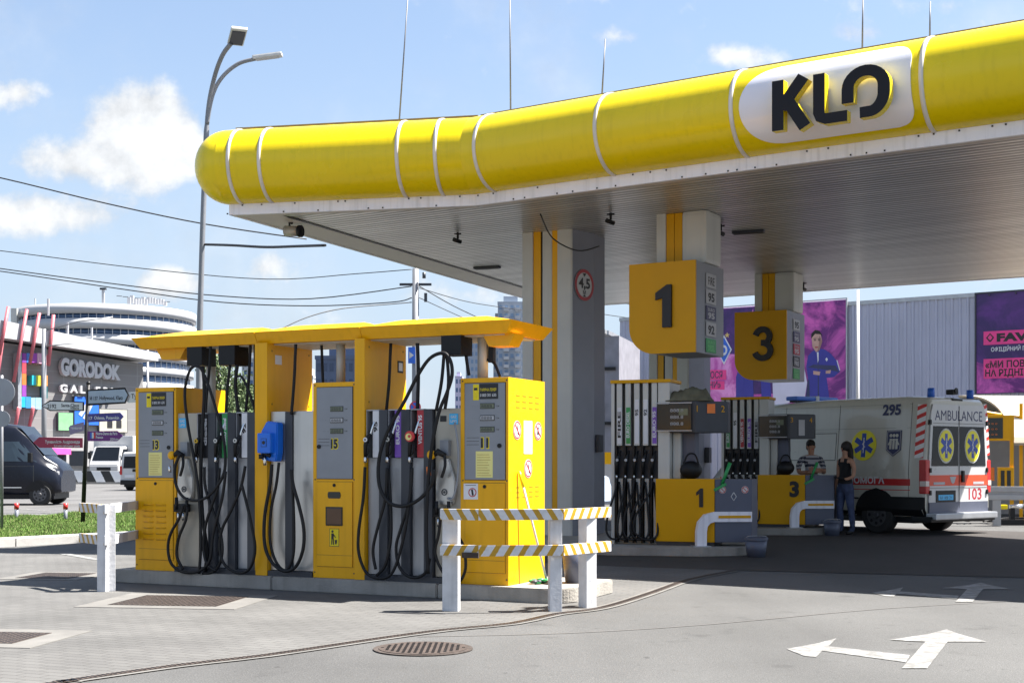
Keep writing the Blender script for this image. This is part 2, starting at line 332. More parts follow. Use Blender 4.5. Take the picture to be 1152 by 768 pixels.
drain_px = [(40, 772), (65, 768), (200, 749), (300, 737.5), (425, 719), (500, 709), (576, 701.5), (626, 691), (666, 686), (696, 679), (736, 666), (776, 652), (826, 642)]
dr = [G(*p) for p in drain_px]
pv = [(p.x, p.y) for p in dr]; d0 = V(pv[0]) - V(pv[3]); pv = [(pv[0][0] + d0.x * 4, pv[0][1] + d0.y * 4)] + pv + [(3.5, 19.0), (-1, 21.2), (-9, 20.6), (-30, 22.5), (-30, 0)]
sheet('pavement', pv, .004, pavers)
# far road beyond the verge
sheet('road', [(-9.9 - 120, 60), G(0, 585).xy[:] if False else (-60, 31), (-12, 31), (-2, 33), (-1, 140), (-160, 140)], .004, road)
def strip(mb, path, w, z, mat):
    mb.m(mat); P_ = catmull([(p[0], p[1], 0) for p in path], 3)
    l = []; r = []
    for i, p in enumerate(P_):
        d = (P_[min(i + 1, len(P_) - 1)] - P_[max(i - 1, 0)]).normalized(); q = V((-d.y, d.x, 0)) * w / 2
        l.append((p.x + q.x, p.y + q.y, z)); r.append((p.x - q.x, p.y - q.y, z))
    n = len(l); mb.faces(l + r, [(n + i, n + i + 1, i + 1, i) for i in range(n - 1)])
dpath = [(p.x, p.y) for p in dr]; dpath = [(dpath[0][0] + d0.x * 2, dpath[0][1] + d0.y * 2)] + dpath
t = thing('drain_channel', 'long rusty slotted drain channel between the pavers and the asphalt', 'drain')
mb = MB(); strip(mb, dpath, .17, .008, apron); mb.build('channel_edge', t)
mb = MB(); strip(mb, dpath, .085, .012, rust)
mb.m(blk); PP = catmull([(p[0], p[1], 0) for p in dpath], 3)
for i in range(len(PP) - 1):
    a, b = PP[i], PP[i + 1]; ln = (b - a).length; k = max(1, int(ln / .035)); d = (b - a).normalized(); q = V((-d.y, d.x, 0)) * .03
    for j in range(k):
        c = a + (b - a) * (j / k); e = c + d * .014
        mb.faces([(c.x - q.x, c.y - q.y, .0145), (e.x - q.x, e.y - q.y, .0145), (e.x + q.x, e.y + q.y, .0145), (c.x + q.x, c.y + q.y, .0145)], [(0, 1, 2, 3)])
mb.build('grating', t)
# manhole
c = G(476, 730); t = thing('manhole_cover', 'round brown cast-iron manhole cover set in the asphalt beside the drain', 'manhole', (c.x, c.y, 0))
MB(iron).disc(Matrix.Translation((0, 0, .004)), .37, n=40, t=.006).build('rim', t)
mb = MB(rust).disc(Matrix.Translation((0, 0, .010)), .33, n=40, t=.004); mb.m(blk)
for i in range(-7, 8):
    for j in range(-7, 8):
        if (i * i + j * j) < 50: mb.box((i * .043, j * .043, .0142), (.022, .022, .004))
mb.build('cover', t)
def grate(px0, px1, py0, py1, label, apr=.25):
    a = G(px0, py1); b = G(px1, py0); t_ = thing('floor_grate', label, 'grate', (0, 0, 0), 0, 'steel grates in the paving')
    cx, cy = (a.x + b.x) / 2, (a.y + b.y) / 2; t_.location = (cx, cy, 0); t_.rotation_euler = (0, 0, rad(-8)); w, h = b.x - a.x, b.y - a.y
    MB(apron).bx(-w / 2 - apr, w / 2 + apr, -h / 2 - apr * .8, h / 2 + apr * .8, -.02, .009).build('concrete_apron', t_)
    mb = MB(rust).bx(-w / 2, w / 2, -h / 2, h / 2, .0, .0125); mb.m(blk); nx = int(w / .05); ny = int(h / .05)
    for i in range(nx):
        for j in range(ny): mb.box((-w / 2 + (i + .5) * w / nx, -h / 2 + (j + .5) * h / ny, .0125), (.028, .028, .003))
    mb.build('steel_grating', t_); return t_
grate(125, 275, 671, 682, 'long steel floor grate in the paving right in front of the left dispenser')
grate(-70, 55, 712, 724, 'steel floor grate in a concrete surround cut by the left picture edge')
grate(20, 105, 645, 651, 'distant steel floor grate to the left of the small striped barrier', .18)
# painted arrows
def arrow(cx, label, base, sc, faded=False):
    t_ = thing('road_arrow', label, 'road marking', base, 0, 'painted arrows on the asphalt')
    return t_
def poly_px(pts, z): return [(G(*p).x, G(*p).y) for p in pts]
pm = bpy.data.materials.new('road_paint'); pm.use_nodes = True; N = pm.node_tree.nodes; L = pm.node_tree.links
b = N['Principled BSDF']; b.inputs['Roughness'].default_value = .7; tc = N.new('ShaderNodeTexCoord'); n = N.new('ShaderNodeTexNoise'); n.inputs['Scale'].default_value = 9; n.inputs['Detail'].default_value = 12; n.inputs['Roughness'].default_value = .75; L.new(tc.outputs['Object'], n.inputs['Vector'])
cr = N.new('ShaderNodeMapRange'); cr.inputs[1].default_value = .44; cr.inputs[2].default_value = .64; L.new(n.outputs['Fac'], cr.inputs[0])
mx_ = N.new('ShaderNodeMix'); mx_.data_type = 'RGBA'; mx_.inputs[6].default_value = (.12, .118, .112, 1); mx_.inputs[7].default_value = (.27, .27, .265, 1); L.new(cr.outputs[0], mx_.inputs[0]); L.new(mx_.outputs[2], b.inputs['Base Color'])
A1 = [(1014.5, 752), (1041, 722), (1001, 720), (1046, 713), (1065, 708), (1078, 713), (1110, 722), (1066, 722), (1043, 752)]
A2 = [(885, 730), (918, 724), (941, 718), (932, 727), (1024, 737), (1019, 745), (925, 732), (918, 739), (905, 738)]
mb = MB(pm)
for A, z in ((A1, .006), (A2, .0045)):
    q = poly_px(A, 0); n_ = len(q); a = sum(q[i][0] * q[(i + 1) % n_][1] - q[(i + 1) % n_][0] * q[i][1] for i in range(n_)); q = q if a > 0 else q[::-1]
    mb.faces([(x, y, z) for x, y in q], [tuple(range(n_))])
tag(mb.build('road_arrow'), 'bold white straight and left arrow painted on the sunlit asphalt', 'road marking', 'painted arrows on the asphalt')
mb = MB(pm); dlt = G(1104, 656) - G(1066, 709)
for A, z in ((A1, .006), (A2, .0045)):
    q = [(G(*p).x + dlt.x - 0, G(*p).y + dlt.y) for p in A]; n_ = len(q); a = sum(q[i][0] * q[(i + 1) % n_][1] - q[(i + 1) % n_][0] * q[i][1] for i in range(n_)); q = q if a > 0 else q[::-1]
    mb.faces([(x, y, z) for x, y in q], [tuple(range(n_))])
tag(mb.build('road_arrow'), 'worn arrow painted at the edge of the canopy shadow', 'road marking', 'painted arrows on the asphalt')
mb = MB(); strip(mb, [G(470, 716)[:2], G(640, 712)[:2], G(800, 702)[:2], G(1000, 684)[:2], G(1200, 673)[:2]], .022, .0042, pbr('tar', (.10, .095, .09), .8))
struct(mb.build('road'))
# verge: grass between kerbs
GA = [G(-120, 619), G(0, 613), G(150, 605), G(260, 601)]; GB = [G(-120, 590), G(0, 588.5), G(150, 580), G(260, 577)]
mb = MB(kerbw); kz = .13
for i in range(3):
    a, b_ = GA[i], GA[i + 1]; d = (b_ - a).normalized(); nn = V((d.y, -d.x, 0))
    mb.prism([(a.x, a.y), (b_.x, b_.y), ((b_ + nn * .5).x, (b_ + nn * .5).y), ((a + nn * .5).x, (a + nn * .5).y)], -.02, kz)
struct(mb.build('kerb'))
soil = pbr('soil', (.07, .12, .03), .95, 0, .3, 2)
mb = MB(soil); mb.prism([(p.x, p.y) for p in GA + GB[::-1]], -.02, kz - .03); struct(mb.build('verge_ground'))
gm = [pbr('grass_a', (.085, .17, .02), .8, 0, .3, 1.5), pbr('grass_b', (.12, .21, .035), .8, 0, .3, 1.5), pbr('grass_dry', (.15, .155, .055), .8, 0, .3, 2)]
mb = MB(gm[0]); [mb.m(g_) for g_ in gm]
vs = []; fs = []; fm = []
for k in range(90000):
    i = random.choice((0, 1, 1, 1, 2)); u = random.random(); v = random.random() ** 1.2
    p = GA[i].lerp(GA[i + 1], u).lerp(GB[i].lerp(GB[i + 1], u), v)
    h = random.uniform(.025, .07) * (1 + .9 * math.sin(p.x * 1.7 + p.y * .9) ** 2); a = random.random() * 6.28; wd = .006 + .00028 * p.y
    q = V((math.cos(a) * wd, math.sin(a) * wd, 0)); ln = V((random.gauss(0, .03), random.gauss(0, .03), h)); z0 = V((0, 0, kz - .03))
    vs += [p + z0 - q, p + z0 + q, p + z0 + ln]; n_ = len(vs); fs.append((n_ - 3, n_ - 2, n_ - 1)); fm.append(random.choice((0, 0, 1, 1, 2)))
me = bpy.data.meshes.new('grass'); me.from_pydata(vs, [], fs); me.polygons.foreach_set('material_index', fm)
for g_ in gm: me.materials.append(g_)
o = bpy.data.objects.new('grass', me); COL.objects.link(o); tag(o, 'short green verge grass behind the white kerb', 'grass', None, 'stuff'); mb.bm.free()
mb = MB(pm); strip(mb, [G(72, 623)[:2], G(112, 630)[:2]], .14, .009, pm); struct(mb.build('road_marking'))
mb = MB(pm); strip(mb, [G(-40, 568)[:2], G(60, 575)[:2]], .12, .009, pm); struct(mb.build('road_marking'))

# ------------------------------------------------------------------ canopy
R_T = .58; ZC = 5.30; ZF = 5.47; ZT = ZF + R_T
Acn = V((-4.49, 21.2)); Kk = V((-.55, 20.4)); d1 = (Kk - Acn).normalized(); d2 = V((.832, -.5545)).normalized(); Re = Kk + d2 * 17.5
vdir = V((.415, .91)).normalized(); BR = Re + V((.5, .87)) * 16.5
# back edge runs parallel to the right front part
bl = V((1.18, 34.2)); bdir = V((1.68, -1)).normalized(); BRc = V((11.0, 28.36)); BR2 = V((11.0, 26.3)); BR3 = V((13.6, 21.4))  # unseen right corner cut back so sunlight reaches the ambulance rear
can = thing('station_canopy', 'long yellow and white filling station canopy roof with rounded tube front', 'canopy')
def clip_poly(): return [Acn, Kk, Re, BR3, BR2, BRc, bl]
# ceiling of narrow metal slats
cm = bpy.data.materials.new('ceiling_slats'); cm.use_nodes = True; N = cm.node_tree.nodes; L = cm.node_tree.links; b = N['Principled BSDF']
b.inputs['Metallic'].default_value = .5; b.inputs['Roughness'].default_value = .33
tc = N.new('ShaderNodeTexCoord'); dp = N.new('ShaderNodeVectorMath'); dp.operation = 'DOT_PRODUCT'; nrm = V((-d2.y, d2.x, 0)); dp.inputs[1].default_value = nrm / .15; L.new(tc.outputs['Object'], dp.inputs[0])
fc = N.new('ShaderNodeMath'); fc.operation = 'FRACT'; L.new(dp.outputs['Value'], fc.inputs[0])
pk = N.new('ShaderNodeMath'); pk.operation = 'SUBTRACT'; pk.inputs[1].default_value = .5; L.new(fc.outputs[0], pk.inputs[0])
p2 = N.new('ShaderNodeMath'); p2.operation = 'MULTIPLY'; L.new(pk.outputs[0], p2.inputs[0]); L.new(pk.outputs[0], p2.inputs[1])
gp = N.new('ShaderNodeMath'); gp.operation = 'GREATER_THAN'; gp.inputs[1].default_value = .165; L.new(p2.outputs[0], gp.inputs[0])
fl = N.new('ShaderNodeMath'); fl.operation = 'FLOOR'; L.new(dp.outputs['Value'], fl.inputs[0])
wn = N.new('ShaderNodeTexWhiteNoise'); wn.noise_dimensions = '1D'; L.new(fl.outputs[0], wn.inputs['W'])
mrr = N.new('ShaderNodeMapRange'); mrr.inputs[3].default_value = .85; mrr.inputs[4].default_value = 1.1; L.new(wn.outputs['Value'], mrr.inputs[0])
vmm = N.new('ShaderNodeVectorMath'); vmm.operation = 'SCALE'; vmm.inputs[0].default_value = (.60, .585, .56); L.new(mrr.outputs[0], vmm.inputs['Scale'])
mxc = N.new('ShaderNodeMix'); mxc.data_type = 'RGBA'; L.new(gp.outputs[0], mxc.inputs[0]); L.new(vmm.outputs[0], mxc.inputs[6]); mxc.inputs[7].default_value = (.16, .155, .15, 1); L.new(mxc.outputs[2], b.inputs['Base Color'])
bmp = N.new('ShaderNodeBump'); bmp.inputs['Strength'].default_value = .8; bmp.inputs['Distance'].default_value = .10; bmp.invert = True
nn_ = N.new('ShaderNodeTexNoise'); nn_.inputs['Scale'].default_value = 1.3; L.new(tc.outputs['Object'], nn_.inputs['Vector'])
ad = N.new('ShaderNodeMath'); ad.operation = 'MULTIPLY_ADD'; ad.inputs[1].default_value = .07; L.new(nn_.outputs['Fac'], ad.inputs[0]); L.new(p2.outputs[0], ad.inputs[2]); L.new(ad.outputs[0], bmp.inputs['Height']); L.new(bmp.outputs[0], b.inputs['Normal'])
poly = [(p.x, p.y) for p in clip_poly()]
roofg = pbr('roof_grey', (.35, .35, .36), .8)
mb = MB(roofg); mb.prism(poly, ZC + .03, 6.2); mb.build('roof_deck', can)
mb = MB(cm); mb.faces([(x, y, ZC + .018) for x, y in poly], [tuple(range(7))[::-1]]); mb.build('slatted_ceiling', can)
# fascia: thin upstands along every edge
mb = MB(fasc)
def wall_strip(mb, a, b, z0, z1, th=.06, out=0.):
    d = (b - a).normalized(); n = V((d.y, -d.x)); a_ = a + n * out; b_ = b + n * out; a2 = a_ - n * th; b2 = b_ - n * th
    mb.prism([(a_.x, a_.y), (b_.x, b_.y), (b2.x, b2.y), (a2.x, a2.y)], z0, z1)
wall_strip(mb, Acn, Kk, ZC, ZF, .06, .012); wall_strip(mb, Kk, Re, ZC, ZF, .06, .012); wall_strip(mb, bl, Acn, ZC, 6.2, .06, .01); wall_strip(mb, BRc, bl, ZC, 6.2, .05, .012); wall_strip(mb, Re, BR3, ZC, 6.2, .05, .012); wall_strip(mb, BR3, BR2, ZC, 6.2, .05, .012); wall_strip(mb, BR2, BRc, ZC, 6.2, .05, .012)
mb.m(pbr('soffit_strip', (.55, .50, .46), .5, .2, .15, 1.2))
# wide soffit border on the left side and under the front edge
i1 = Acn + d1 * .75; sb = bl + bdir * .75
mb.faces([(Acn.x, Acn.y, ZC + .01), (i1.x, i1.y, ZC + .01), (sb.x, sb.y, ZC + .01), (bl.x, bl.y, ZC + .01)], [(3, 2, 1, 0)])
o1, o2, o3 = Acn, Kk, Re
nin = V((-d1.y, d1.x)) * .22
mb.faces([(o1.x, o1.y, ZC + .006), (o2.x, o2.y, ZC + .006), (o2.x + nin.x, o2.y + nin.y, ZC + .006), (o1.x + nin.x, o1.y + nin.y, ZC + .006)], [(3, 2, 1, 0)])
n2_ = V((-d2.y, d2.x)) * .2
mb.faces([(o2.x, o2.y, ZC + .008), (o3.x, o3.y, ZC + .008), (o3.x + n2_.x, o3.y + n2_.y, ZC + .008), (o2.x + n2_.x, o2.y + n2_.y, ZC + .008)], [(3, 2, 1, 0)])
mb.m(blk); q1 = Acn + d1 * .78 + V((0.1, .35)); q2 = sb
for a, b_, wd in ((q1, q2, .07),): mb.faces([(a.x, a.y, ZC + .004), (a.x + wd, a.y, ZC + .004), (b_.x + wd, b_.y, ZC + .004), (b_.x, b_.y, ZC + .004)], [(3, 2, 1, 0)])
# joints and rivets of the fascia
for s_ in (4.5, 7.6, 10.6): 
    p = Kk + d2 * (s_ - 3.2); mb.box((p.x, p.y, (ZC + ZF) / 2), (.012, .012, ZF - ZC), rz=math.atan2(d2.y, d2.x))
for i in range(60):
    s_ = i * .29 + random.uniform(-.1, .1); p = Acn + d1 * s_ if s_ < 4 else Kk + d2 * (s_ - 4.02); n = V((d1.y, -d1.x)) if s_ < 4 else V((d2.y, -d2.x)); p = p + n * .014
    mb.box((p.x, p.y, ZC + random.choice((.02, .145))), (.02, .02, .02), rz=math.atan2(d2.y, d2.x))
mb.build('fascia', can)
# yellow tube
def ringpts(c, n, R, a0=-180, a1=180, k=40):
    return [V((c.x + n.x * R * math.cos(rad(a0 + (a1 - a0) * i / k)), c.y + n.y * R * math.cos(rad(a0 + (a1 - a0) * i / k)), ZT + R * math.sin(rad(a0 + (a1 - a0) * i / k)))) for i in range(k + 1)]
n1 = V((d1.y, -d1.x)); n2 = V((d2.y, -d2.x)); nm = (n1 + n2).normalized()
def tube_skin(mb, stations, R, a0=-100, a1=100):
    rr = [[mb.bm.verts.new(p) for p in ringpts(c, n, R, a0, a1)] for c, n in stations]
    for i in range(len(rr) - 1):
        for j in range(len(rr[0]) - 1):
            f = mb.bm.faces.new((rr[i][j], rr[i + 1][j], rr[i + 1][j + 1], rr[i][j + 1])); f.smooth = True; f.material_index = mb.mi
mb = MB(lem)
st = [(Acn + d1 * s_, n1) for s_ in (0, 1, 2, 3, 3.6)] + [(Kk, nm)] 
tube_skin(mb, st, R_T, -180, 180); st2 = [(Kk, nm)] + [(Kk + d2 * s_, n2) for s_ in (.4, 2, 5, 8, 11, 14, 17.5)]; tube_skin(mb, st2, R_T, -180, 180)
mb.build('yellow_tube', can)
# rounded end cap
mb = MB(lem); t_ = bmesh.new(); bmesh.ops.create_uvsphere(t_, u_segments=32, v_segments=20, radius=R_T - .004); bmesh.ops.delete(t_, geom=[v for v in t_.verts if v.co.x > .06], context='VERTS')
ca = math.atan2(d1.y, d1.x); mb.merge(t_, Matrix.Translation((Acn.x, Acn.y, ZT)) @ Matrix.Rotation(ca, 4, 'Z') @ Matrix.Diagonal((.93, 1, 1, 1)), True); t_.free(); mb.build('rounded_end_cap', can)
def s_at(px, base, d, n, off):
    k = (px - 576) / F; b0 = base + n * off; return (k * b0.y - b0.x) / (d.x - k * d.y)
rib = pbr('rib_white', (.66, .63, .58), .5, 0, .15, 3)
def ribs(pxs, base, d, n, wd=.055):
    for px in pxs:
        s_ = s_at(px, base, d, n, R_T); mb = MB(rib); st = []
        rr = []
        for (ds, R) in ((-wd / 2, R_T - .01), (-wd / 2, R_T + .012), (wd / 2, R_T + .012), (wd / 2, R_T - .01)):
            rr.append([mb.bm.verts.new(p) for p in ringpts(base + d * (s_ + ds), n, R, -95, 125)])
        for i in range(3):
            for j in range(40):
                f = mb.bm.faces.new((rr[i][j], rr[i + 1][j], rr[i + 1][j + 1], rr[i][j + 1])); f.smooth = (i == 1)
        mb.build('joint_rib', can)
ribs([256, 291, 446, 489], Acn, d1, n1); ribs([533, 669, 822, 1036], Kk, d2, n2); ribs([1262], Kk, d2, n2)
mb = MB(pbr('flashing', (.16, .12, .06), .6)); 
for a, b_, n in ((Acn + d1 * .05, Kk, n1), (Kk, Re, n2)): 
    wall_strip(mb, a - n * .12, b_ - n * .12, ZT + R_T - .06, ZT + R_T + .085, .05)
mb.build('top_flashing', can)
# white logo plate wrapped on the tube + standing letters
s0, s1 = s_at(831, Kk, d2, n2, R_T + .02), s_at(1024, Kk, d2, n2, R_T + .02); a0, a1 = -62, 46; arc = rad(a1 - a0) * R_T
def inside(u, v, W, H):
    rl = H * .5; rr_ = H * .28
    if u < rl: return (u - rl) ** 2 + (v - H / 2) ** 2 <= rl * rl
    return True
W_ = s1 - s0; H_ = arc; outl = []
for i in range(25): a = rad(90 + 180 * i / 24); outl.append((H_ * .5 + math.cos(a) * H_ * .5, H_ / 2 + math.sin(a) * H_ / 2))
rc = H_ * .22
for i in range(9): a = rad(-90 + 90 * i / 8); outl.append((W_ - rc + math.cos(a) * rc, rc + math.sin(a) * rc))
for i in range(9): a = rad(0 + 90 * i / 8); outl.append((W_ - rc + math.cos(a) * rc, H_ - rc + math.sin(a) * rc))
# scanline strips so that the plate follows the curve
def span(v):
    xs = []
    for i in range(len(outl)):
        p, q = outl[i], outl[(i + 1) % len(outl)]
        if (p[1] - v) * (q[1] - v) < 0: xs.append(p[0] + (v - p[1]) / (q[1] - p[1]) * (q[0] - p[0]))
    return (min(xs), max(xs)) if xs else None
mb = MB(pbr('logo_plate_white', (.74, .74, .80), .3, 0, .03, 1, coat=.3)); prev = None; KN = 46
for k in range(KN + 1):
    v = H_ * (.0015 + .997 * k / KN); sp_ = span(v); ang = rad(a0) + v / R_T; Rr = R_T + .02
    row = []
    for x in sp_: 
        c_ = Kk + d2 * (s0 + x); row.append(V((c_.x + n2.x * Rr * math.cos(ang), c_.y + n2.y * Rr * math.cos(ang), ZT + Rr * math.sin(ang))))
    low = [V((Kk.x + d2.x * (s0 + x) + n2.x * (R_T - .01) * math.cos(ang), Kk.y + d2.y * (s0 + x) + n2.y * (R_T - .01) * math.cos(ang), ZT + (R_T - .01) * math.sin(ang))) for x in sp_]
    cur = row + low
    if prev:
        mb.faces([prev[0], prev[1], cur[1], cur[0]], [(0, 1, 2, 3)], True); mb.faces([prev[2], prev[0], cur[0], cur[2]], [(0, 1, 2, 3)]); mb.faces([prev[1], prev[3], cur[3], cur[1]], [(0, 1, 2, 3)])
    prev = cur
mb.build('logo_plate', can)
sl = s_at(868, Kk, d2, n2, R_T + .2); pl = Kk + d2 * sl + n2 * (R_T + .20)
ML = frame((pl.x, pl.y, 5.57), (d2.x, d2.y, 0), (0, 0, 1)) @ Matrix.Diagonal((1, .90, 1, 1)); wl = s_at(1001, Kk, d2, n2, R_T + .2) - sl
def arcp(cx, cy, r, rz_, a0, a1, n=14): return [(cx + r * math.cos(rad(a0 + (a1 - a0) * i / n)), cy + rz_ * math.sin(rad(a0 + (a1 - a0) * i / n))) for i in range(n + 1)]
inkl = pbr('letter_face_black', (.010, .008, .010), .35, 0, .1, spec=.25)
def letter(strokes, name='letter'):
    mb = MB(lem)
    for i, (pts, w_) in enumerate(strokes): mb.m(lem); mb.stroke(pts, w_, -.14, -.012 + .0015 * i, ML); mb.m(inkl); mb.stroke(pts, w_ - .004, -.012 + .0015 * i, .0 + .0017 * i, ML)
    mb.build(name, can)
k_ = wl / 1.51
sc = lambda pts: [(x * k_, y) for x, y in pts]
letter([(sc([(.08, 0), (.08, .70)]), .155), (sc([(.12, .30), (.42, .70)]), .165), (sc([(.20, .42), (.44, 0)]), .165)])
letter([(sc([(.62, .70), (.62, .16), (.64, .10), (.70, .07), (.98, .07)]), .15)])
letter([(sc([(.985, .235), (.985, .42)] + arcp(1.21, .42, .225, .225, 180, 0) + [(1.435, .33)] + arcp(1.25, .33, .185, .25, 0, -80, 8) + [(1.14, .08)]), .15)])
# lightning rods above the roof
rod = pbr('rod_dark', (.12, .12, .13), .5, .5)
for i, (xt, yt, xb, yb, Y, lb) in enumerate([(460, -20, 449, 131, 22, 'leftmost slanted'), (573.5, -20, 574.5, 122, 21.6, 'tall upright second'), (681, 44, 677, 103, 20.8, 'short middle'), (971, -10, 970, 52, 19, 'fourth'), (1046.5, 2, 1046, 38, 18.6, 'rightmost')]):
    mb = MB(rod); a = P(xb, yb + 8, Y); mb.cyl(a, P(xt, yt, Y), .014, .008, 6)
    tag(mb.build('lightning_rod'), lb + ' thin metal rod standing on top of the canopy', 'rod', 'thin rods on the canopy roof')
# ceiling fittings
def ceil_pt(px, py): return G(px, py, ZC)
for px, py, lb in ((515, 262, 'small dark camera under the ceiling left of the first column'), (687, 240, 'small dark camera under the ceiling near the front edge'), (811, 253, 'small dark camera under the ceiling between both number signs'), (904, 318, 'small dark camera under the ceiling right of sign 3')):
    c = ceil_pt(px, py); t = thing('ceiling_camera', lb, 'camera', (c.x, c.y, ZC), 0, 'small cameras on the canopy ceiling')
    MB(blk).cyl((0, 0, .01), (0, 0, -.1), .02).box((.0, 0, -.015), (.12, .05, .02)).build('bracket', t); MB(blk).cyl((-.07, -.05, -.12), (.05, .04, -.15), .035).build('camera_body', t)
for px, py, lb in ((548, 301, 'dark slot light in the ceiling left of the first column'), (842, 261, 'dark slot light in the ceiling behind sign 1')):
    c = ceil_pt(px, py); t = thing('ceiling_light', lb, 'light', (c.x, c.y, ZC), rad(-20), 'slot lights in the canopy ceiling')
    MB(dgrey).box((0, 0, 0), (.55, .16, .05), bev=.02).build('housing', t); MB(blk).box((0, 0, -.027), (.5, .1, .01)).build('lens', t)
# white flood lamp near the corner
c = P(329, 260, 21.9); t = thing('spotlight', 'cream cylindrical spotlight on a bracket under the left canopy corner', 'spotlight', c, rad(-20))
MB(beige).cyl((-.13, 0, .01), (.13, 0, -.01), .085).build('housing', t); MB(blk).cyl((.12, 0, -.01), (.17, 0, -.012), .1, .1).disc(frame((.171, 0, 0), (0, 1, 0), (0, 0, 1)), .08).build('front_ring', t); MB(blk).tube([(-.05, 0, .08), (-.06, 0, .14), (0, 0, .125)], .018).build('bracket', t)
# ------------------------------------------------------------------ columns
UR = V((.905, -.424, 0)); VR = V((.424, .905, 0)); RZ = math.atan2(UR.y, UR.x)
bgrey2 = pbr('shade_and_bollard_grey', (.21, .22, .26), .45, .1, .08, 3)  # darker grey paints shade onto the column side face; bollards use it too
def column(loc, label, top=ZC + .02, extras=True):
    t = thing('canopy_column', label, 'column', loc, RZ, 'columns carrying the canopy')
    Wc, D = 1.0, 1.12
    mb = MB(lgrey); mb.bx(0, .20, 0, .5, 0, top, .02); mb.bx(.37, .55, .02, .5, 0, top, .02); mb.prism([(.66, 0), (.90, 0), (.93, .02), (.93, D), (.66, D)], 0, top); mb.m(bgrey2); mb.prism([(.931, .015), (1.09, .61), (1.09, D - .01), (.931, D - .01)], 0, top - .001); mb.m(lgrey); mb.bx(.02, .7, .5, D, 0, top); mb.build('cladding', t)
    mb = MB(yel); mb.bx(.20, .335, .03, .3, 0, top - .001); mb.bx(.55, .66, .03, .3, 0, top - .001); mb.build('yellow_strip', t)
    MB(blk).bx(.335, .37, .05, .3, 0, top - .002).build('shadow_gap', t)
    return t
c1 = column(V((.175, 22.95, 0)), 'front grey canopy column with the round height limit sign on its side')
MB(dgrey).bx(1.092, 1.18, .65, .82, 1.55, 1.85, .02).build('black_box', c1)
t = thing('height_limit_sign', 'round red bordered 4,5 m height limit sign on the front column', 'sign', V((.175, 22.95, 0)) + UR * 1.018 + VR * .315 + V((0, 0, 4.40)), RZ + math.atan2(.595, .159))
MB(wht).disc(fr(0, -.006, 0), .27).build('plate', t); MB(dred).disc(fr(0, -.010, 0), .27, .212).build('red_ring', t)
mb = MB(ink); mb.text('4,5', fr(0, -.013, -.05), .17, .32, bold=.03, align='c'); mb.text('м', fr(0, -.013, -.16), .09, .08, align='c'); mb.prism([(-.05, .20), (.05, .20), (0, .14)], 0, .002, fr(0, -.013, 0)); mb.prism([(-.05, -.20), (.05, -.20), (0, -.165)], 0, .002, fr(0, -.013, 0)); mb.build('lettering', t)
c2 = column(V((3.05, 29.75, 0)), 'second grey canopy column standing behind the hanging sign 1')
MB(dgrey).bx(1.092, 1.20, .65, .85, 1.35, 1.7, .02).build('black_box', c2)


# cable draped at first column
mb = MB(blk); a = V((.55, 21.3, ZC)); pts = [P(608, 241, 20.6), P(622, 268, 21.6), P(650, 282, 22.3), P(674, 277, 22.8)]; mb.tube(catmull(pts), .012, 5)
tag(mb.build('cable'), 'loose black cable drooping from the ceiling to the front column', 'cable')
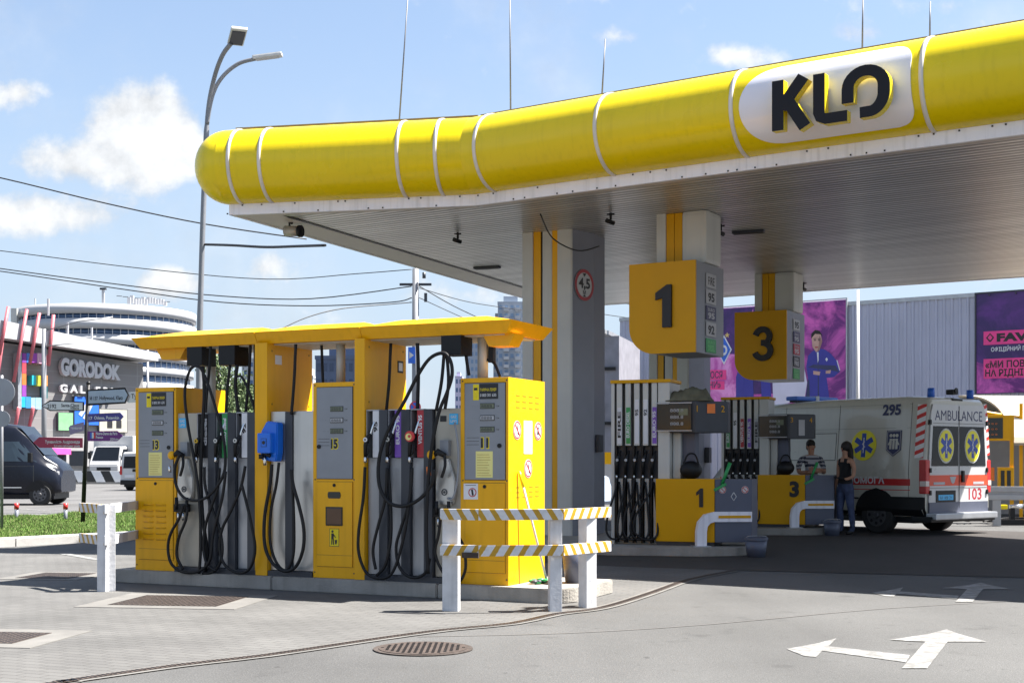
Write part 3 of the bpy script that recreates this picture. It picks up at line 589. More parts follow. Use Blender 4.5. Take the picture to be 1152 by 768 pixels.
# ------------------------------------------------------------------ hanging number signs
def number_sign(loc, num, lst, label):
    t = thing('hanging_sign', label, 'sign', loc, rad(-30), 'numbered signs hung from the canopy')
    Wd, D, H = 1.12, 1.22, 1.42   # local: x right, y back, z up; origin = near bottom right corner of front face
    def prof(x0, x1, h, r): return [(x1, 0), (x1, h), (x0, h)] + [(x0 + r - r * math.cos(rad(a)), r - r * math.sin(rad(a))) for a in range(0, 91, 9)]
    mb = MB(sign_y); mb.prism(prof(-Wd, 0, H, .42), 0, .04, frame((0, .04, 0), (1, 0, 0), (0, 0, 1))); mb.build('number_panel', t)
    sh = .0
    mb = MB(bgrey if False else grey); mb.prism(prof(-Wd + .01, -.004, H - .005, .42), 0, D - .06, frame((0, D - .02, .003), (1, 0, 0), (0, 0, 1))); mb.build('sign_body', t)
    mb = MB(ink)
    if num == '1': mb.prism([(-.075, 0), (.075, 0), (.075, .66), (-.0, .66), (-.19, .54), (-.19, .43), (-.075, .46)], 0, .05, frame((-.46, -.0, .40), (1, 0, 0), (0, 0, 1)))
    else:
        Mn = frame((-.50, -.0, .42), (1, 0, 0), (0, 0, 1)); mb.stroke([(-.15, .50)] + arcp(0, .47, .15, .15, 150, -60, 12) + [(-.02, .34)], .12, 0, .05, Mn); mb.stroke([(-.03, .343), (.04, .343)] + arcp(0, .18, .17, .155, 75, -165, 14), .12, 0, .052, Mn)
    mb.build('number', t)
    MS = Matrix.Translation((.004, 0, 0)) @ Matrix.Rotation(PI / 2, 4, 'Z')   # right face, lettering x -> back
    for i, (tx, c_, tcm) in enumerate(lst):
        z = 1.16 - i * .255; mb = MB(c_); mb.bx(.42, .84, -.008, 0, z - .11, z + .11, .003)
        for v in mb.bm.verts: v.co = MS @ v.co
        mb.m(tcm)
        if '/' in tx:
            a_, b_ = tx.split('/'); mb.text(a_, MS @ fr(.63, -.0095, z + .03), .05, .28, bold=.02, align='c'); mb.text(b_, MS @ fr(.63, -.0095, z - .08), .09, .28, bold=.04, align='c')
        else: mb.text(tx, MS @ fr(.63, -.0095, z - .065), .13, .27, bold=.01 if tx == 'FIRE' else .04, align='c')
        mb.build('fuel_plate', t)
    mb = MB(lgrey); x0 = -.82; mb.bx(x0, x0 + .16, .38, .9, H - .003, ZC - loc[2] + .02, .015); mb.bx(x0 + .44, x0 + .86, .36, 1.0, H - .003, ZC - loc[2] + .02, .07); mb.build('hanger_cladding', t)
    MB(sign_y).bx(x0 + .165, x0 + .295, .40, .9, H - .002, ZC - loc[2] + .01).bx(x0 + .305, x0 + .435, .40, .9, H - .002, ZC - loc[2] + .01).build('hanger_strip', t)
    return t
lp = pbr('plate_grey', (.42, .42, .43), .5)
sloc = V((2.82, 20.5, 3.07))
number_sign(sloc, '1', [('FIRE', lp, ink), ('95', lp, ink), ('EURO/95', pbr('navy', (.03, .03, .09), .4), lp), ('92', lp, ink), ('EURO/DIESEL', green, pbr('pale_green', (.12, .5, .15), .5))], 'yellow hanging sign with a big black number 1')
number_sign(sloc + V((2.80, 6.8, 0)), '3', [('95', lp, ink), ('EURO/95', MATS['navy'], lp), ('VENTUS/95', dred, lp), ('DIESEL/FIRE', ink, lp), ('EURO/DIESEL', green, MATS['pale_green'])], 'yellow hanging sign with a big black number 3')

# ------------------------------------------------------------------ near row of dispensers
RO = V((-4.33, 15.33, .15))
def rloc(t_): return RO + UR * t_
def rowp(px, py, off, t0=0.):
    d = V(((px - 576) / F, 1, -(py - 518) / F)); c = V((0, 0, CZ)); lam = ((RO - c).dot(VR) - off) / d.dot(VR); p = c + d * lam - RO
    return V((p.dot(UR) - t0, p.dot(VR), p.z))
isl = MB(conc); x0, x1, y0, y1, r = -.28, 5.42, -.10, 1.15, .28
pts = [(x0, y0), (x1 - r, y0)] + [(x1 - r + r * math.sin(rad(a)), y0 + r - r * math.cos(rad(a))) for a in range(15, 91, 15)] + [(x1, y1), (x0, y1)]
for a, b_ in ((x0, 1.95), (1.958, 3.98), (3.988, None)):
    if b_: q = [(a, y0), (b_, y0), (b_, y1), (a, y1)]
    else: q = [(a, y0)] + pts[1:8] + [(x1, y1), (a, y1)]
    isl.prism(q, 0, .15, bev=.012)
o = isl.build('pump_island'); o.location = RO - V((0, 0, .15)); o.rotation_euler = (0, 0, RZ); tag(o, 'raised concrete kerb island under the near row of yellow dispensers', 'island')
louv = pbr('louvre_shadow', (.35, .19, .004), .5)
def cabinet(t, x0, x1, num, low='louvre', H=2.085, D=.9, phone=True):
    mb = MB(yel); mb.bx(x0, x1, 0, D, .0, H, .008); mb.build('cabinet', t)
    px0, px1 = x0 + .055, x1 - .035; zt = H - .055; zb = 1.06
    mb = MB(blk); mb.bx(px0 - .006, px1 + .006, -.003, .0, zb - .006, zt + .006); mb.m(grey); mb.bx(px0, px1, -.010, .0, zb, zt, .002); mb.build('display_panel', t)
    Wd = px1 - px0; cx = px0 + Wd * .5
    for i, z in enumerate((1.80, 1.68, 1.565)):
        mb = MB(lcdd); mb.bx(cx - .05, cx + .11, -.016, -.008, z - .028, z + .028, .002); mb.m(lcd if i != 1 else lp); mb.bx(cx - .045, cx + .105, -.0175, -.014, z - .02, z + .02); mb.m(ink); mb.text('8888', fr(cx - .035, -.0185, z - .015), .03, .12)
        mb.text('_ _ _', fr(cx - .15, -.0105, z), .01, .08); mb.text('грн', fr(cx + .125, -.0105, z - .008), .018); mb.build('readout', t)
    mb = MB(ink)
    for k in range(3): mb.bx(px0 + .02, px0 + .16, -.0106, -.009, 1.48 - k * .035, 1.484 - k * .035)
    mb.m(lem); mb.text(num, fr(cx + .004, -.0112, 1.382), .10, .095, bold=.09, align='c'); mb.m(ink); mb.text(num, fr(cx + .0, -.0125, 1.385), .095, .085, bold=.05, align='c'); mb.build('number_lettering', t)
    MB(blk).disc(fr(px1 - .06 if phone else px0 + .03, -.011, 1.40), .022, t=.01).build('lock', t)
    if phone:
        mb = MB(lem); mb.bx(cx - .13, cx - .065, -.0125, -.009, 1.86, zt - .01); mb.m(ink); mb.bx(cx - .06, cx + .15, -.0125, -.009, 1.87, zt - .005); mb.bx(cx - .12, cx - .08, -.0135, -.012, 1.96, 1.985); mb.m(lem); mb.text('ГАРЯЧА ЛІНІЯ', fr(cx - .05, -.0135, 1.95), .028, .18, bold=.02); mb.m(wht); mb.text('0 800 301 630', fr(cx - .05, -.0135, 1.895), .03, .18, bold=.02); mb.build('hotline_sticker', t)
        mb = MB(paper); mb.bx(cx - .10, cx + .09, -.0125, -.009, 1.08, 1.345); mb.m(louv)
        for k in range(9): mb.bx(cx - .085, cx + random.uniform(.03, .08), -.0135, -.012, 1.10 + k * .026, 1.104 + k * .026)
        mb.build('notice', t)
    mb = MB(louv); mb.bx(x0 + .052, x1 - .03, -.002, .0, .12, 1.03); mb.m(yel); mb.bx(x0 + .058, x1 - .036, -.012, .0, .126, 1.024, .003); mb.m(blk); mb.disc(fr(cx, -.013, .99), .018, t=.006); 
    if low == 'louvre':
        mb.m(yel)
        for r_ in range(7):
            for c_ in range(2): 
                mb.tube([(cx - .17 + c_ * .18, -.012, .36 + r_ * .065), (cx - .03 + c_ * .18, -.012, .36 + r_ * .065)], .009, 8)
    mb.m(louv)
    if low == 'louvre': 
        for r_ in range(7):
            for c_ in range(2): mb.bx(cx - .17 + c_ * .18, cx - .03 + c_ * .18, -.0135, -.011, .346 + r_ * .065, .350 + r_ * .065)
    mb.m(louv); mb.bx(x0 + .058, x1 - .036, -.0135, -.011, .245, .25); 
    mb.build('service_door', t)
    mb = MB(dgrey)
    for x_, z_ in ((x0 + .025, .06), (x1 - .02, .06), (x0 + .025, H - .03), (x1 - .02, H - .03), (x0 + .03, 1.05), (x1 - .018, 1.05)): mb.disc(fr(x_, -.001, z_), .008, n=10, t=.003)
    mb.build('screw_heads', t)
    if low == 'bin':
        mb = MB(lcdd); mb.prism([(cx - .07, .85), (cx + .07, .85), (cx + .08, .87), (cx + .08, .90), (cx + .07, .92), (cx - .07, .92), (cx - .08, .90), (cx - .08, .87)], 0, .006, fr(0, -.011, 0)); mb.build('slot', t)
        mb = MB(lcdd); mb.bx(cx - .105, cx + .105, -.016, -.010, .56, .76, .008); mb.m(pbr('smoked_flap', (.10, .045, .02), .25)); mb.bx(cx - .09, cx + .09, -.020, -.012, .575, .745, .004); mb.build('bin_flap', t)
        mb = MB(ink); mb.bx(cx - .06, cx + .06, -.0135, -.0115, .34, .53); mb.m(paper if False else lem); mb.bx(cx - .055, cx + .055, -.0145, -.013, .345, .525); mb.m(ink)
        M0 = fr(cx - .015, -.0155, .36); mb.disc(fr(cx - .02, -.0155, .50), .013); mb.stroke([(-.005, .12), (-.005, .06)], .03, 0, .001, M0); mb.stroke([(-.012, .06), (-.016, 0)], .012, 0, .001, M0); mb.stroke([(.004, .06), (.008, 0)], .012, 0, .001, M0); mb.stroke([(.005, .11), (.035, .075)], .009, 0, .001, M0); mb.prism([(.022, .05), (.052, .05), (.046, .005), (.028, .005)], 0, .001, M0); mb.build('litter_pictogram', t)
steelw = pbr('module_steel', (.36, .365, .38), .42, .6, .1, 2, streak=.12)
def modules(t, x0, specs, Wm=.266):
    Ht = 1.785; zm = 1.28
    for i, (txt, pc, tcm) in enumerate(specs):
        a = x0 + i * Wm; pw = Wm * .60
        mb = MB(steelw); mb.bx(a + .004, a + pw, .03, .8, .06, zm, .004); mb.bx(a, a + pw * .06, -.005, .8, zm, Ht); mb.m(dgrey); mb.bx(a + .012, a + pw + .003, .10, .8, zm + .001, Ht - .01); mb.m(steelw); mb.bx(a, a + pw + .002, -.004, .8, Ht - .012, Ht + .0)
        mb.build('module_panel', t)
        MB(dgrey).bx(a + pw + .002, a + Wm - .002, -.02, .8, .05, Ht - .004, .004).build('module_pillar', t)
        mb = MB(pc); mb.bx(a + pw * .5, a + pw, -.008, .1, zm + .005, Ht - .014, .002); mb.m(tcm)
        Mt = frame((a + pw * .5 + .055, -.0095, 1.42 if len(txt) > 3 else 1.55), (0, 0, 1), (-1, 0, 0)); mb.text(txt, Mt, .042, min(.30, .055 * len(txt)), bold=.04); mb.build('fuel_strip', t)
def nozzle(t, x, z, y=-.03, cap=None, spout=1):
    mb = MB(blk); mb.tube([(x - .035, y - .02, z - .14), (x - .03, y - .025, z - .02), (x - .012, y - .02, z + .05), (x + .02, y + .0, z + .10)], [.018, .022, .026, .018], 10); mb.tube([(x - .03, y - .03, z + .02), (x + .015, y - .03, z - .02), (x + .01, y - .03, z - .10), (x - .03, y - .02, z - .14)], .008, 6)
    mb.m(chrome); mb.tube(catmull([(x + .015, y, z + .09), (x + .035, y + .01, z + .17), (x + .045, y + .03, z + .23)]), .011, 8); mb.cyl((x - .035, y - .02, z - .20), (x - .035, y - .02, z - .14), .017)
    mb.m(cap or lgrey); mb.disc(fr(x - .018, y - .046, z + .04), .024, t=.006); mb.m(blk); mb.disc(fr(x - .018, y - .0525, z + .04), .010, t=.001)
    mb.build('nozzle', t)
def hose(t, t0, pts, off=.10, r=.0165, name='hose', mat=None):
    o_ = off if isinstance(off, (list, tuple)) else [off] * len(pts)
    MB(mat or rub).tube(catmull([rowp(p[0], p[1], o_[i], t0) for i, p in enumerate(pts)], 6), r, 8).build(name, t)
def lpg(t, x0, x1, code):
    mb = MB(beige); mb.bx(x0 + .003, x1 - .003, .03, .8, .06, 1.785, .004); mb.build('gas_panel', t)
    mb = MB(cyan); xb = x1 - .09 if code else x0 + .07; mb.bx(xb - .05, xb + .05, .023, .028, 1.62, 1.73, .001); mb.m(wht); mb.text('GAZ', fr(xb, .0225, 1.685), .028, .07, bold=.03, align='c'); mb.text('LPG', fr(xb, .0225, 1.64), .028, .07, bold=.03, align='c'); mb.build('gas_sticker', t)
    if code: mb = MB(ink); mb.bx(x0 + .06, x0 + .13, .024, .029, 1.65, 1.71); mb.build('black_label', t)
    cx = (x0 + x1) / 2 - .02; mb = MB(steel); mb.prism([(cx - .10, .95), (cx + .10, .95), (cx + .12, 1.05), (cx + .12, 1.20), (cx + .05, 1.42), (cx - .05, 1.42), (cx - .10, 1.2)], 0, .05, fr(0, .03, -.15), bev=.01); mb.m(dgrey); mb.disc(fr(cx, -.023, .93), .035, .022, t=.001); mb.disc(fr(cx, -.023, .93), .014, t=.001); mb.build('holster_plate', t)
    mb = MB(grey); mb.bx(cx - .05, cx + .05, -.03, .03, 1.30, 1.46, .005); mb.build('nozzle_cradle', t)
    mb = MB(blk); mb.tube([(cx - .1, -.09, 1.30), (cx - .03, -.1, 1.34), (cx + .04, -.07, 1.30)], [.02, .035, .025], 10); mb.tube(catmull([(cx + .03, -.08, 1.32), (cx + .05, -.1, 1.2), (cx + .01, -.1, 1.08)]), .016); mb.m(yel); mb.ell((cx - .11, -.10, 1.31), (.045, .045, .05), 12)
    if code: mb.m(orange); mb.cyl((cx - .15, -.09, 1.19), (cx - .14, -.09, 1.10), .022)
    else: mb.m(chrome); mb.cyl((cx - .15, -.09, 1.19), (cx - .14, -.09, 1.12), .016)
    mb.build('gas_nozzle', t)
    mb = MB(blk); mb.box((cx - .02, -.03, .72), (.16, .10, .09), bev=.01); mb.cyl((cx - .06, -.08, .70), (cx - .06, -.08, .84), .02); mb.cyl((cx + .07, -.06, .66), (cx + .07, -.06, .84), .018); mb.m(chrome); mb.cyl((cx - .05, -.06, .67), (cx - .05, -.06, .58), .014); mb.cyl((cx + .02, -.06, .67), (cx + .02, -.06, .58), .014); mb.build('gas_coupling', t)
wl_ = pbr('label_white', (.66, .66, .68), .4); gl_ = green
# --- dispenser 13
D13 = thing('fuel_dispenser', 'left yellow fuel dispenser numbered 13 with diesel and 92 nozzles', 'fuel dispenser', rloc(0), RZ, 'dispensers on the near island')
cabinet(D13, 0, .585, '13'); lpg(D13, .585, .885, False)
modules(D13, .885, [('diesel', ink, wl_), ('EURO diesel', gl_, wl_), ('92', wl_, ink)])
for i, cp in enumerate((bary, lgrey, lgrey)): nozzle(D13, .885 + .266 * i + .06, 1.43, cap=cp)
MB(lgrey).cyl((.80, .35, 1.78), (.80, .35, 2.56), .055).build('riser_pipe', D13)
mb = MB(blk); mb.bx(.72, .93, .02, .28, 2.32, 2.54, .006); mb.build('hose_box', D13); mb = MB(blk); mb.bx(1.16, 1.38, .02, .28, 2.31, 2.54, .006); mb.build('hose_box', D13)
hose(D13, 0, [(203, 510), (197, 525), (198, 545), (208, 560), (226, 562), (242, 550), (253, 527), (251, 490), (240, 450), (230, 422), (223, 412), (214, 416), (208, 440), (211, 475), (219, 520), (224, 560), (226, 610), (224, 645)], .12)
hose(D13, 0, [(228, 412), (230, 440), (228, 480), (226, 530), (228, 580), (233, 620), (230, 645)], .05, .02)
hose(D13, 0, [(206, 568), (202, 582), (192, 600), (189, 617), (193, 634), (206, 643), (224, 642), (236, 630), (240, 600), (250, 560), (254, 530)], .12)
hose(D13, 0, [(211, 570), (209, 585), (201, 605), (199, 625), (206, 640)], .08)
hose(D13, 0, [(230, 525), (231, 548), (240, 575), (248, 598), (250, 622), (243, 641), (228, 645)], .09)
hose(D13, 0, [(247, 526), (245, 548), (237, 572), (231, 592), (229, 615), (233, 634), (243, 642)], .11)
hose(D13, 0, [(276, 524), (271, 548), (261, 572), (250, 595), (247, 617), (253, 635), (268, 644), (281, 639), (287, 618), (283, 590), (276, 560), (272, 545)], .10)
hose(D13, 0, [(237, 386), (236, 410), (233, 440), (231, 465)], -.05); hose(D13, 0, [(259, 410), (256, 435), (254, 468)], -.05); hose(D13, 0, [(267, 410), (265, 435), (269, 468)], -.05, .02)
hose(D13, 0, [(282, 386), (280, 425), (276, 468)], -.1); hose(D13, 0, [(287, 386), (287, 468)], -.1); hose(D13, 0, [(266, 424), (272, 424), (280, 440), (287, 462)], -.0, .014)
MB(dgrey).bx(.585, 1.70, -.03, .8, .0, .055).build('plinth', D13)
# --- dispenser 15 with blue additive nozzle
D15 = thing('fuel_dispenser', 'middle yellow fuel dispenser numbered 15 with the blue nozzle holster', 'fuel dispenser', rloc(1.854), RZ, 'dispensers on the near island')
cabinet(D15, .571, 1.106, '15', 'bin', phone=False)
mb = MB(steel); mb.bx(.006, .20, .03, .8, .06, 1.785, .004); mb.bx(.30, .565, .03, .8, .06, 1.785, .004); mb.build('steel_panel', D15)
MB(dgrey).bx(.204, .296, .01, .8, .05, 1.78, .004).bx(0, .57, -.02, .8, 0, .055).build('dark_pillar', D15)
blu = pbr('holster_blue', (.01, .14, .62), .3, 0, .08)
mb = MB(blu); mb.prism([(-.04, 0), (.16, -.02), (.18, .08), (.18, .40), (.04, .42), (-.04, .30)], 0, .12, fr(0, .02, 1.26) @ Matrix.Translation((0, 0, 0)), bev=.012); mb.build('blue_holster', D15)
mb = MB(blu); mb.box((.05, -.13, 1.44), (.17, .08, .22), bev=.02); mb.m(ink); mb.bx(.02, .09, -.173, -.1705, 1.40, 1.49); mb.m(blu); mb.bx(.025, .085, -.1745, -.172, 1.405, 1.485); mb.m(ink); mb.disc(fr(.055, -.176, 1.445), .02, t=.001); mb.m(blk); mb.cyl((.0, -.14, 1.32), (.0, -.14, 1.27), .028); mb.cyl((.02, -.14, 1.34), (.11, -.13, 1.30), .02); mb.m(chrome); mb.cyl((.03, -.12, 1.3), (.035, -.12, 1.20), .018); mb.build('blue_nozzle', D15)
hose(D15, 1.854, [(306, 522), (304, 545), (298, 580), (298, 612), (306, 632), (320, 642), (333, 637), (341, 618), (342, 595), (337, 570), (330, 545), (328, 528)], .12, .019)
hose(D15, 1.854, [(314, 520), (311, 545), (305, 575), (304, 608), (311, 632), (322, 641), (330, 625), (331, 590), (329, 540)], .09, .016)
hose(D15, 1.854, [(333, 387), (331, 430), (328, 466)], -.0, .017); hose(D15, 1.854, [(362, 387), (363, 415), (364, 440)], -.35, .016)
MB(lgrey).cyl((.70, .35, 2.08), (.70, .35, 2.56), .05).build('riser_pipe', D15)
# --- dispenser 11
D11 = thing('fuel_dispenser', 'right yellow fuel dispenser numbered 11 with sunlit side and warning stickers', 'fuel dispenser', rloc(3.09), RZ, 'dispensers on the near island')
t0 = 3.09; cabinet(D11, 4.205 - t0, 4.745 - t0, '11', 'plain'); modules(D11, .005, [('95', wl_, ink), ('EURO 95', purple, wl_), ('VENTUS 95', dred, wl_)]); lpg(D11, 3.898 - t0, 4.205 - t0, True)
mb = MB(red); mb.disc(fr(.60 - .02, -.085, 1.50), .055, t=.02); mb.m(paper); mb.disc(fr(.60 - .03, -.1055, 1.495), .035, t=.002); mb.m(red); mb.disc(fr(.60 - .02, -.108, 1.50), .016, t=.002); mb.build('nozzle_cap', D11)
for i, cp in enumerate((wl_, lgrey, red)): nozzle(D11, .005 + .266 * i + .05, 1.43, cap=cp)
mb = MB(wl_); mb.bx(1.16, 1.32, -.016, -.012, .86, 1.02); mb.m(inkr); mb.disc(fr(1.26, -.018, .93), .045, .036, t=.001); mb.m(ink); mb.stroke([(-.005, .03), (.005, -.03)], .02, 0, .001, fr(1.26, -.018, .93)); mb.bx(1.18, 1.30, -.018, -.016, 1.0, 1.005); mb.build('warning_sticker', D11)
# side face stickers
xs = 4.745 - t0
SM = Matrix.Translation((xs + .003, 0, 0)) @ Matrix.Rotation(PI / 2, 4, 'Z')
def nosign(y, z, kind):
    mb = MB(wht); mb.disc(SM @ fr(y, -.0, z), .095, t=.002); mb.m(inkr); mb.disc(SM @ fr(y, -.0025, z), .088, .075, t=.001); mb.stroke([(-.055, .055), (.055, -.055)], .013, 0, .0016, SM @ fr(y, -.003, z)); mb.m(ink)
    if kind == 0: mb.stroke([(-.01, .05), (.02, -.02)], .012, 0, .001, SM @ fr(y, -.003, z)); mb.disc(SM @ fr(y + .02, -.003, z - .03), .018, t=.001)
    else: mb.stroke([(-.02, -.04), (0, .04)], .025, 0, .001, SM @ fr(y, -.003, z)); mb.stroke([(0, -.02), (.03, -.04)], .014, 0, .0012, SM @ fr(y, -.003, z))
    mb.build('prohibition_sign', D11)
nosign(.20, 1.56, 0); nosign(.72, 1.56, 1); nosign(.47, 1.17, 0)
mb = MB(pbr('info_sheet', (.66, .67, .66), .6)); mb.faces([(xs + .004, .36, 1.32), (xs + .004, .57, 1.32), (xs + .004, .57, 1.66), (xs + .004, .36, 1.66)], [(0, 1, 2, 3)]); mb.m(lgrey)
for k in range(9): mb.box((xs + .0045, .465, 1.35 + k * .034), (.001, random.uniform(.12, .18), .006))
mb.build('info_sheet', D11)
mb = MB(louv)
for z in (1.79, 1.85, 1.91, .98, .93, .88):
    for y in (.22, .38, .54, .70): mb.box((xs + .001, y, z), (.004, .09, .008))
mb.box((xs + .0005, .47, .31), (.003, .86, .004)); mb.build('side_vents', D11)
MB(lgrey).cyl((1.22, .3, 2.08), (1.22, .3, 2.56), .055).build('riser_pipe', D11)
xb = 3.97 - t0; mb = MB(blk); mb.bx(xb, xb + .23, .02, .28, 2.33, 2.54, .006); mb.build('hose_box', D11)
mb = MB(blk); mb.bx(1.29, 1.35, .28, .34, 2.26, 2.55, .004); mb.build('hose_box', D11)
hose(D11, t0, [(489, 528), (485, 546), (471, 562), (453, 569), (437, 564), (427, 545), (427, 515), (437, 484), (455, 452), (470, 423), (484, 403), (499, 397), (507, 405), (509, 422), (503, 442), (493, 468), (484, 520), (480, 590), (482, 645)], .14, .019)
hose(D11, t0, [(500, 398), (497, 430), (491, 462)], .05, .018); hose(D11, t0, [(503, 398), (505, 430), (501, 460)], .02, .018)
hose(D11, t0, [(411, 525), (409, 560), (404, 596), (404, 622), (412, 643), (425, 650), (440, 646), (450, 622), (458, 585), (463, 545), (464, 526)], .12)
hose(D11, t0, [(436, 526), (434, 560), (426, 590), (420, 618), (423, 640)], .09); hose(D11, t0, [(437, 526), (440, 570), (440, 605), (434, 635), (424, 647)], .07)
hose(D11, t0, [(463, 526), (461, 562), (452, 592), (446, 615), (450, 638), (463, 649), (478, 645), (484, 628)], .10)
hose(D11, t0, [(497, 572), (494, 600), (490, 622), (500, 645), (515, 655), (524, 640), (522, 615), (514, 600)], .10, .016)
hose(D11, t0, [(470, 386), (471, 420), (470, 462)], -.05, .02); hose(D11, t0, [(524, 386), (525, 402), (528, 422)], -.2, .018); hose(D11, t0, [(440, 386), (438, 430), (435, 462)], -.2, .017)
hose(D11, t0, [(545, 404), (556, 408), (563, 424)], -.3, .016)
hose(D11, t0, [(512, 475), (516, 505), (515, 540), (510, 560), (504, 560)], .04, .012, mat=grey)
MB(dgrey).bx(0, 1.12, -.03, .8, .0, .055).build('plinth', D11)
# --- shelter: partitions and roof
SH = thing('pump_shelter', 'yellow steel shelter roof with two upright partitions over the near dispensers', 'shelter', RO, RZ)
for a, b_ in ((1.688, 1.850), (2.964, 3.086)):
    mb = MB(yel); mb.bx(a, b_, -.03, .85, 0, 2.535, .006); mb.m(louv)
    for z in (1.87, 2.45):
        for y in (.06, .78): mb.disc(frame((b_ + .001, y, z), (0, 1, 0), (0, 0, 1)), .012, t=.003)
    mb.build('partition', SH)
mb = MB(wl_); mb.box((1.853, .18, 2.36), (.004, .12, .10)); mb.build('small_plate', SH)
mb = MB(ink); mb.box((3.089, .72, 2.28), (.004, .12, .13)); mb.m(wl_); mb.box((3.0915, .72, 2.28), (.003, .08, .09)); mb.build('small_plate', SH)
mb = MB(yel); xl, xr, zb, zt = -.03, 4.80, 2.53, 2.655
def loft4(mb, lo_, hi_): 
    v = [*lo_, *hi_]; mb.faces(v, [(3, 2, 1, 0), (4, 5, 6, 7), (0, 1, 5, 4), (1, 2, 6, 5), (2, 3, 7, 6), (3, 0, 4, 7)])
segs = [(xl, 1.686), (1.692, 3.026), (3.032, xr)]
for i, (a, b_) in enumerate(segs):
    la = a + (.09 if i == 0 else 0); lb = b_ - (.09 if i == 2 else 0)
    loft4(mb, [(la, .02, zb), (lb, .02, zb), (lb, .93, zb), (la, .93, zb)], [(a, -.045, zt), (b_, -.045, zt), (b_, 1.0, zt), (a, 1.0, zt)])
mb.build('roof_tray', SH)
mb = MB(yel)
for i, (a, b_) in enumerate(segs):
    ia = a + (.45 if i == 0 else .22); ib = b_ - (.5 if i == 2 else .22)
    loft4(mb, [(a + .01, -.03, zt), (b_ - .01, -.03, zt), (b_ - .01, .98, zt), (a + .01, .98, zt)], [(ia, .42, zt + .10), (ib, .42, zt + .10), (ib, .56, zt + .10), (ia, .56, zt + .10)])
mb.build('roof_hood', SH)
for (a, w_) in ((.42, .42), (4.58, .36), (2.93, .12)):
    mb = MB(yel); v = [(a - w_ / 2, zb), (a + w_ / 2, zb), (a + w_ / 3.2, zb - .12), (a - w_ / 3.2, zb - .12)]
    mb.prism(v, 0, .25, frame((0, .36, 0), (1, 0, 0), (0, 0, 1))); mb.build('lamp_pod', SH)
mb = MB(lgrey); mb.bx(.9, 4.65, .1, .85, zb - .012, zb - .002); mb.build('soffit', SH)
# things leaning / standing on the island
base = RO + UR * 4.98 + VR * .42; mop = MB(wht); topp = RO + UR * 4.765 + VR * .22 + V((0, 0, 1.14))
mop.cyl(base + V((0, 0, .02)), topp, .012, n=8); mop.m(lem); mop.cyl(topp - (topp - base) * .14, topp, .014, n=8)
o = mop.build('mop_pole'); tag(o, 'white pole with a yellow tip leaning against the sunlit dispenser side', 'mop')
mb = MB(green); p = base + V((-.05, -.05, 0))
for i in range(7): mb.ell(p + V((random.uniform(-.1, .1), random.uniform(-.08, .08), .02 + random.random() * .03)), (.045, .04, .02), 8)
mb.m(dgrey); [mb.ell(p + V((random.uniform(-.1, .1), random.uniform(-.08, .08), .03)), (.04, .04, .02), 8) for i in range(6)]
tag(mb.build('cleaning_rag'), 'crumpled green cleaning rag at the foot of the leaning pole', 'rag')
p = RO + UR * 5.22 + VR * .62; mb = MB(bgrey); mb.tube([p, p + V((0, 0, .36))], [.11, .15], 20); mb.m(dgrey); mb.tube([p + V((0, 0, .345)), p + V((0, 0, .372))], [.158, .158], 20); tag(mb.build('litter_bin'), 'dark grey litter bin on the island behind the barrier posts', 'bin')

# ------------------------------------------------------------------ striped barriers
def barrier(name_label, path, posts, zs, hh, mats, th=.045, pw=.10):
    """path: plan points of the rails; posts: plan positions; own frame at first post"""
    t = thing('striped_barrier', name_label, 'barrier', (0, 0, 0), 0, 'white barriers with yellow stripes'); o_ = V((posts[0][0], posts[0][1], 0)); t.location = o_
    for (x, y, rz, wx, wy) in posts:
        mb = MB(barw); mb.box((x - o_.x, y - o_.y, (zs[0] + hh) / 2 - .004), (wx, wy, zs[0] + hh - .01), rz=rz, bev=.006); mb.build('post', t)
    for k, z in enumerate(zs):
        for i in range(len(path) - 1):
            a, b_ = V(path[i]), V(path[i + 1]); d = (b_ - a).normalized(); n = V((d.y, -d.x)); ln = (b_ - a).length; c = (a + b_) / 2 + n * 0
            mb = MB(mats[(i, k)] if (i, k) in mats else mats[k]); mb.box((0, 0, 0), (ln + .01, th, hh), bev=.004); r_ = mb.build('rail', t); r_.location = (c.x - o_.x, c.y - o_.y, z + hh / 2); r_.rotation_euler = (0, 0, math.atan2(d.y, d.x))
    return t
cw, cy_ = (.56, .56, .57), (.42, .235, .006)
s_up = stripes_mat('hazard_stripes_left', cy_, cw, 7.6, (1, 0, .62), .42, wear=.12); s_lo = stripes_mat('hazard_stripes_right', cy_, cw, 7.6, (1, 0, -.62), .42, wear=.12)
Pb = [(-.655, 12.36), (-.305, 12.23), (.465, 12.31), (.94, 12.90)]
bp = [(-.575, 12.40, .0, .155, .10), (.39, 12.42, .05, .10, .12), (.715, 12.70, .55, .11, .12)]
bp = [(-.565, 12.42, -.2, .15, .10), (.40, 12.41, .12, .115, .13), (.72, 12.72, .6, .12, .13)]
B1 = barrier('near white barrier with yellow stripes around the right end of the dispenser island', Pb, bp, (.855, .525), .10, {0: s_up, 1: s_lo, (2, 0): s_lo, (2, 1): s_up})
mb = MB(rust); mb.box((.185, -.200, .535), (.16, .03, .05), rz=-.3); mb.build('rusty_patch', B1)
Pq = [((91 - 576) / F * 14.75, 14.75), ((120 - 576) / F * 14.2, 14.2)]; Pq2 = [((126 - 576) / F * 14.3, 14.3), ((172 - 576) / F * 16.1, 16.1)]
s_b = stripes_mat('grey_blocks', (.42, .42, .44), cw, 1.8, (1, 0, 0), .38)
B2 = barrier('small white barrier with yellow stripes at the left end of the island', Pq, [((115.5 - 576) / F * 14.22, 14.27, -.2, .10, .12), ((124 - 576) / F * 14.3, 14.33, .3, .09, .11)], (.835, .50), .10, {0: s_up, 1: s_up})
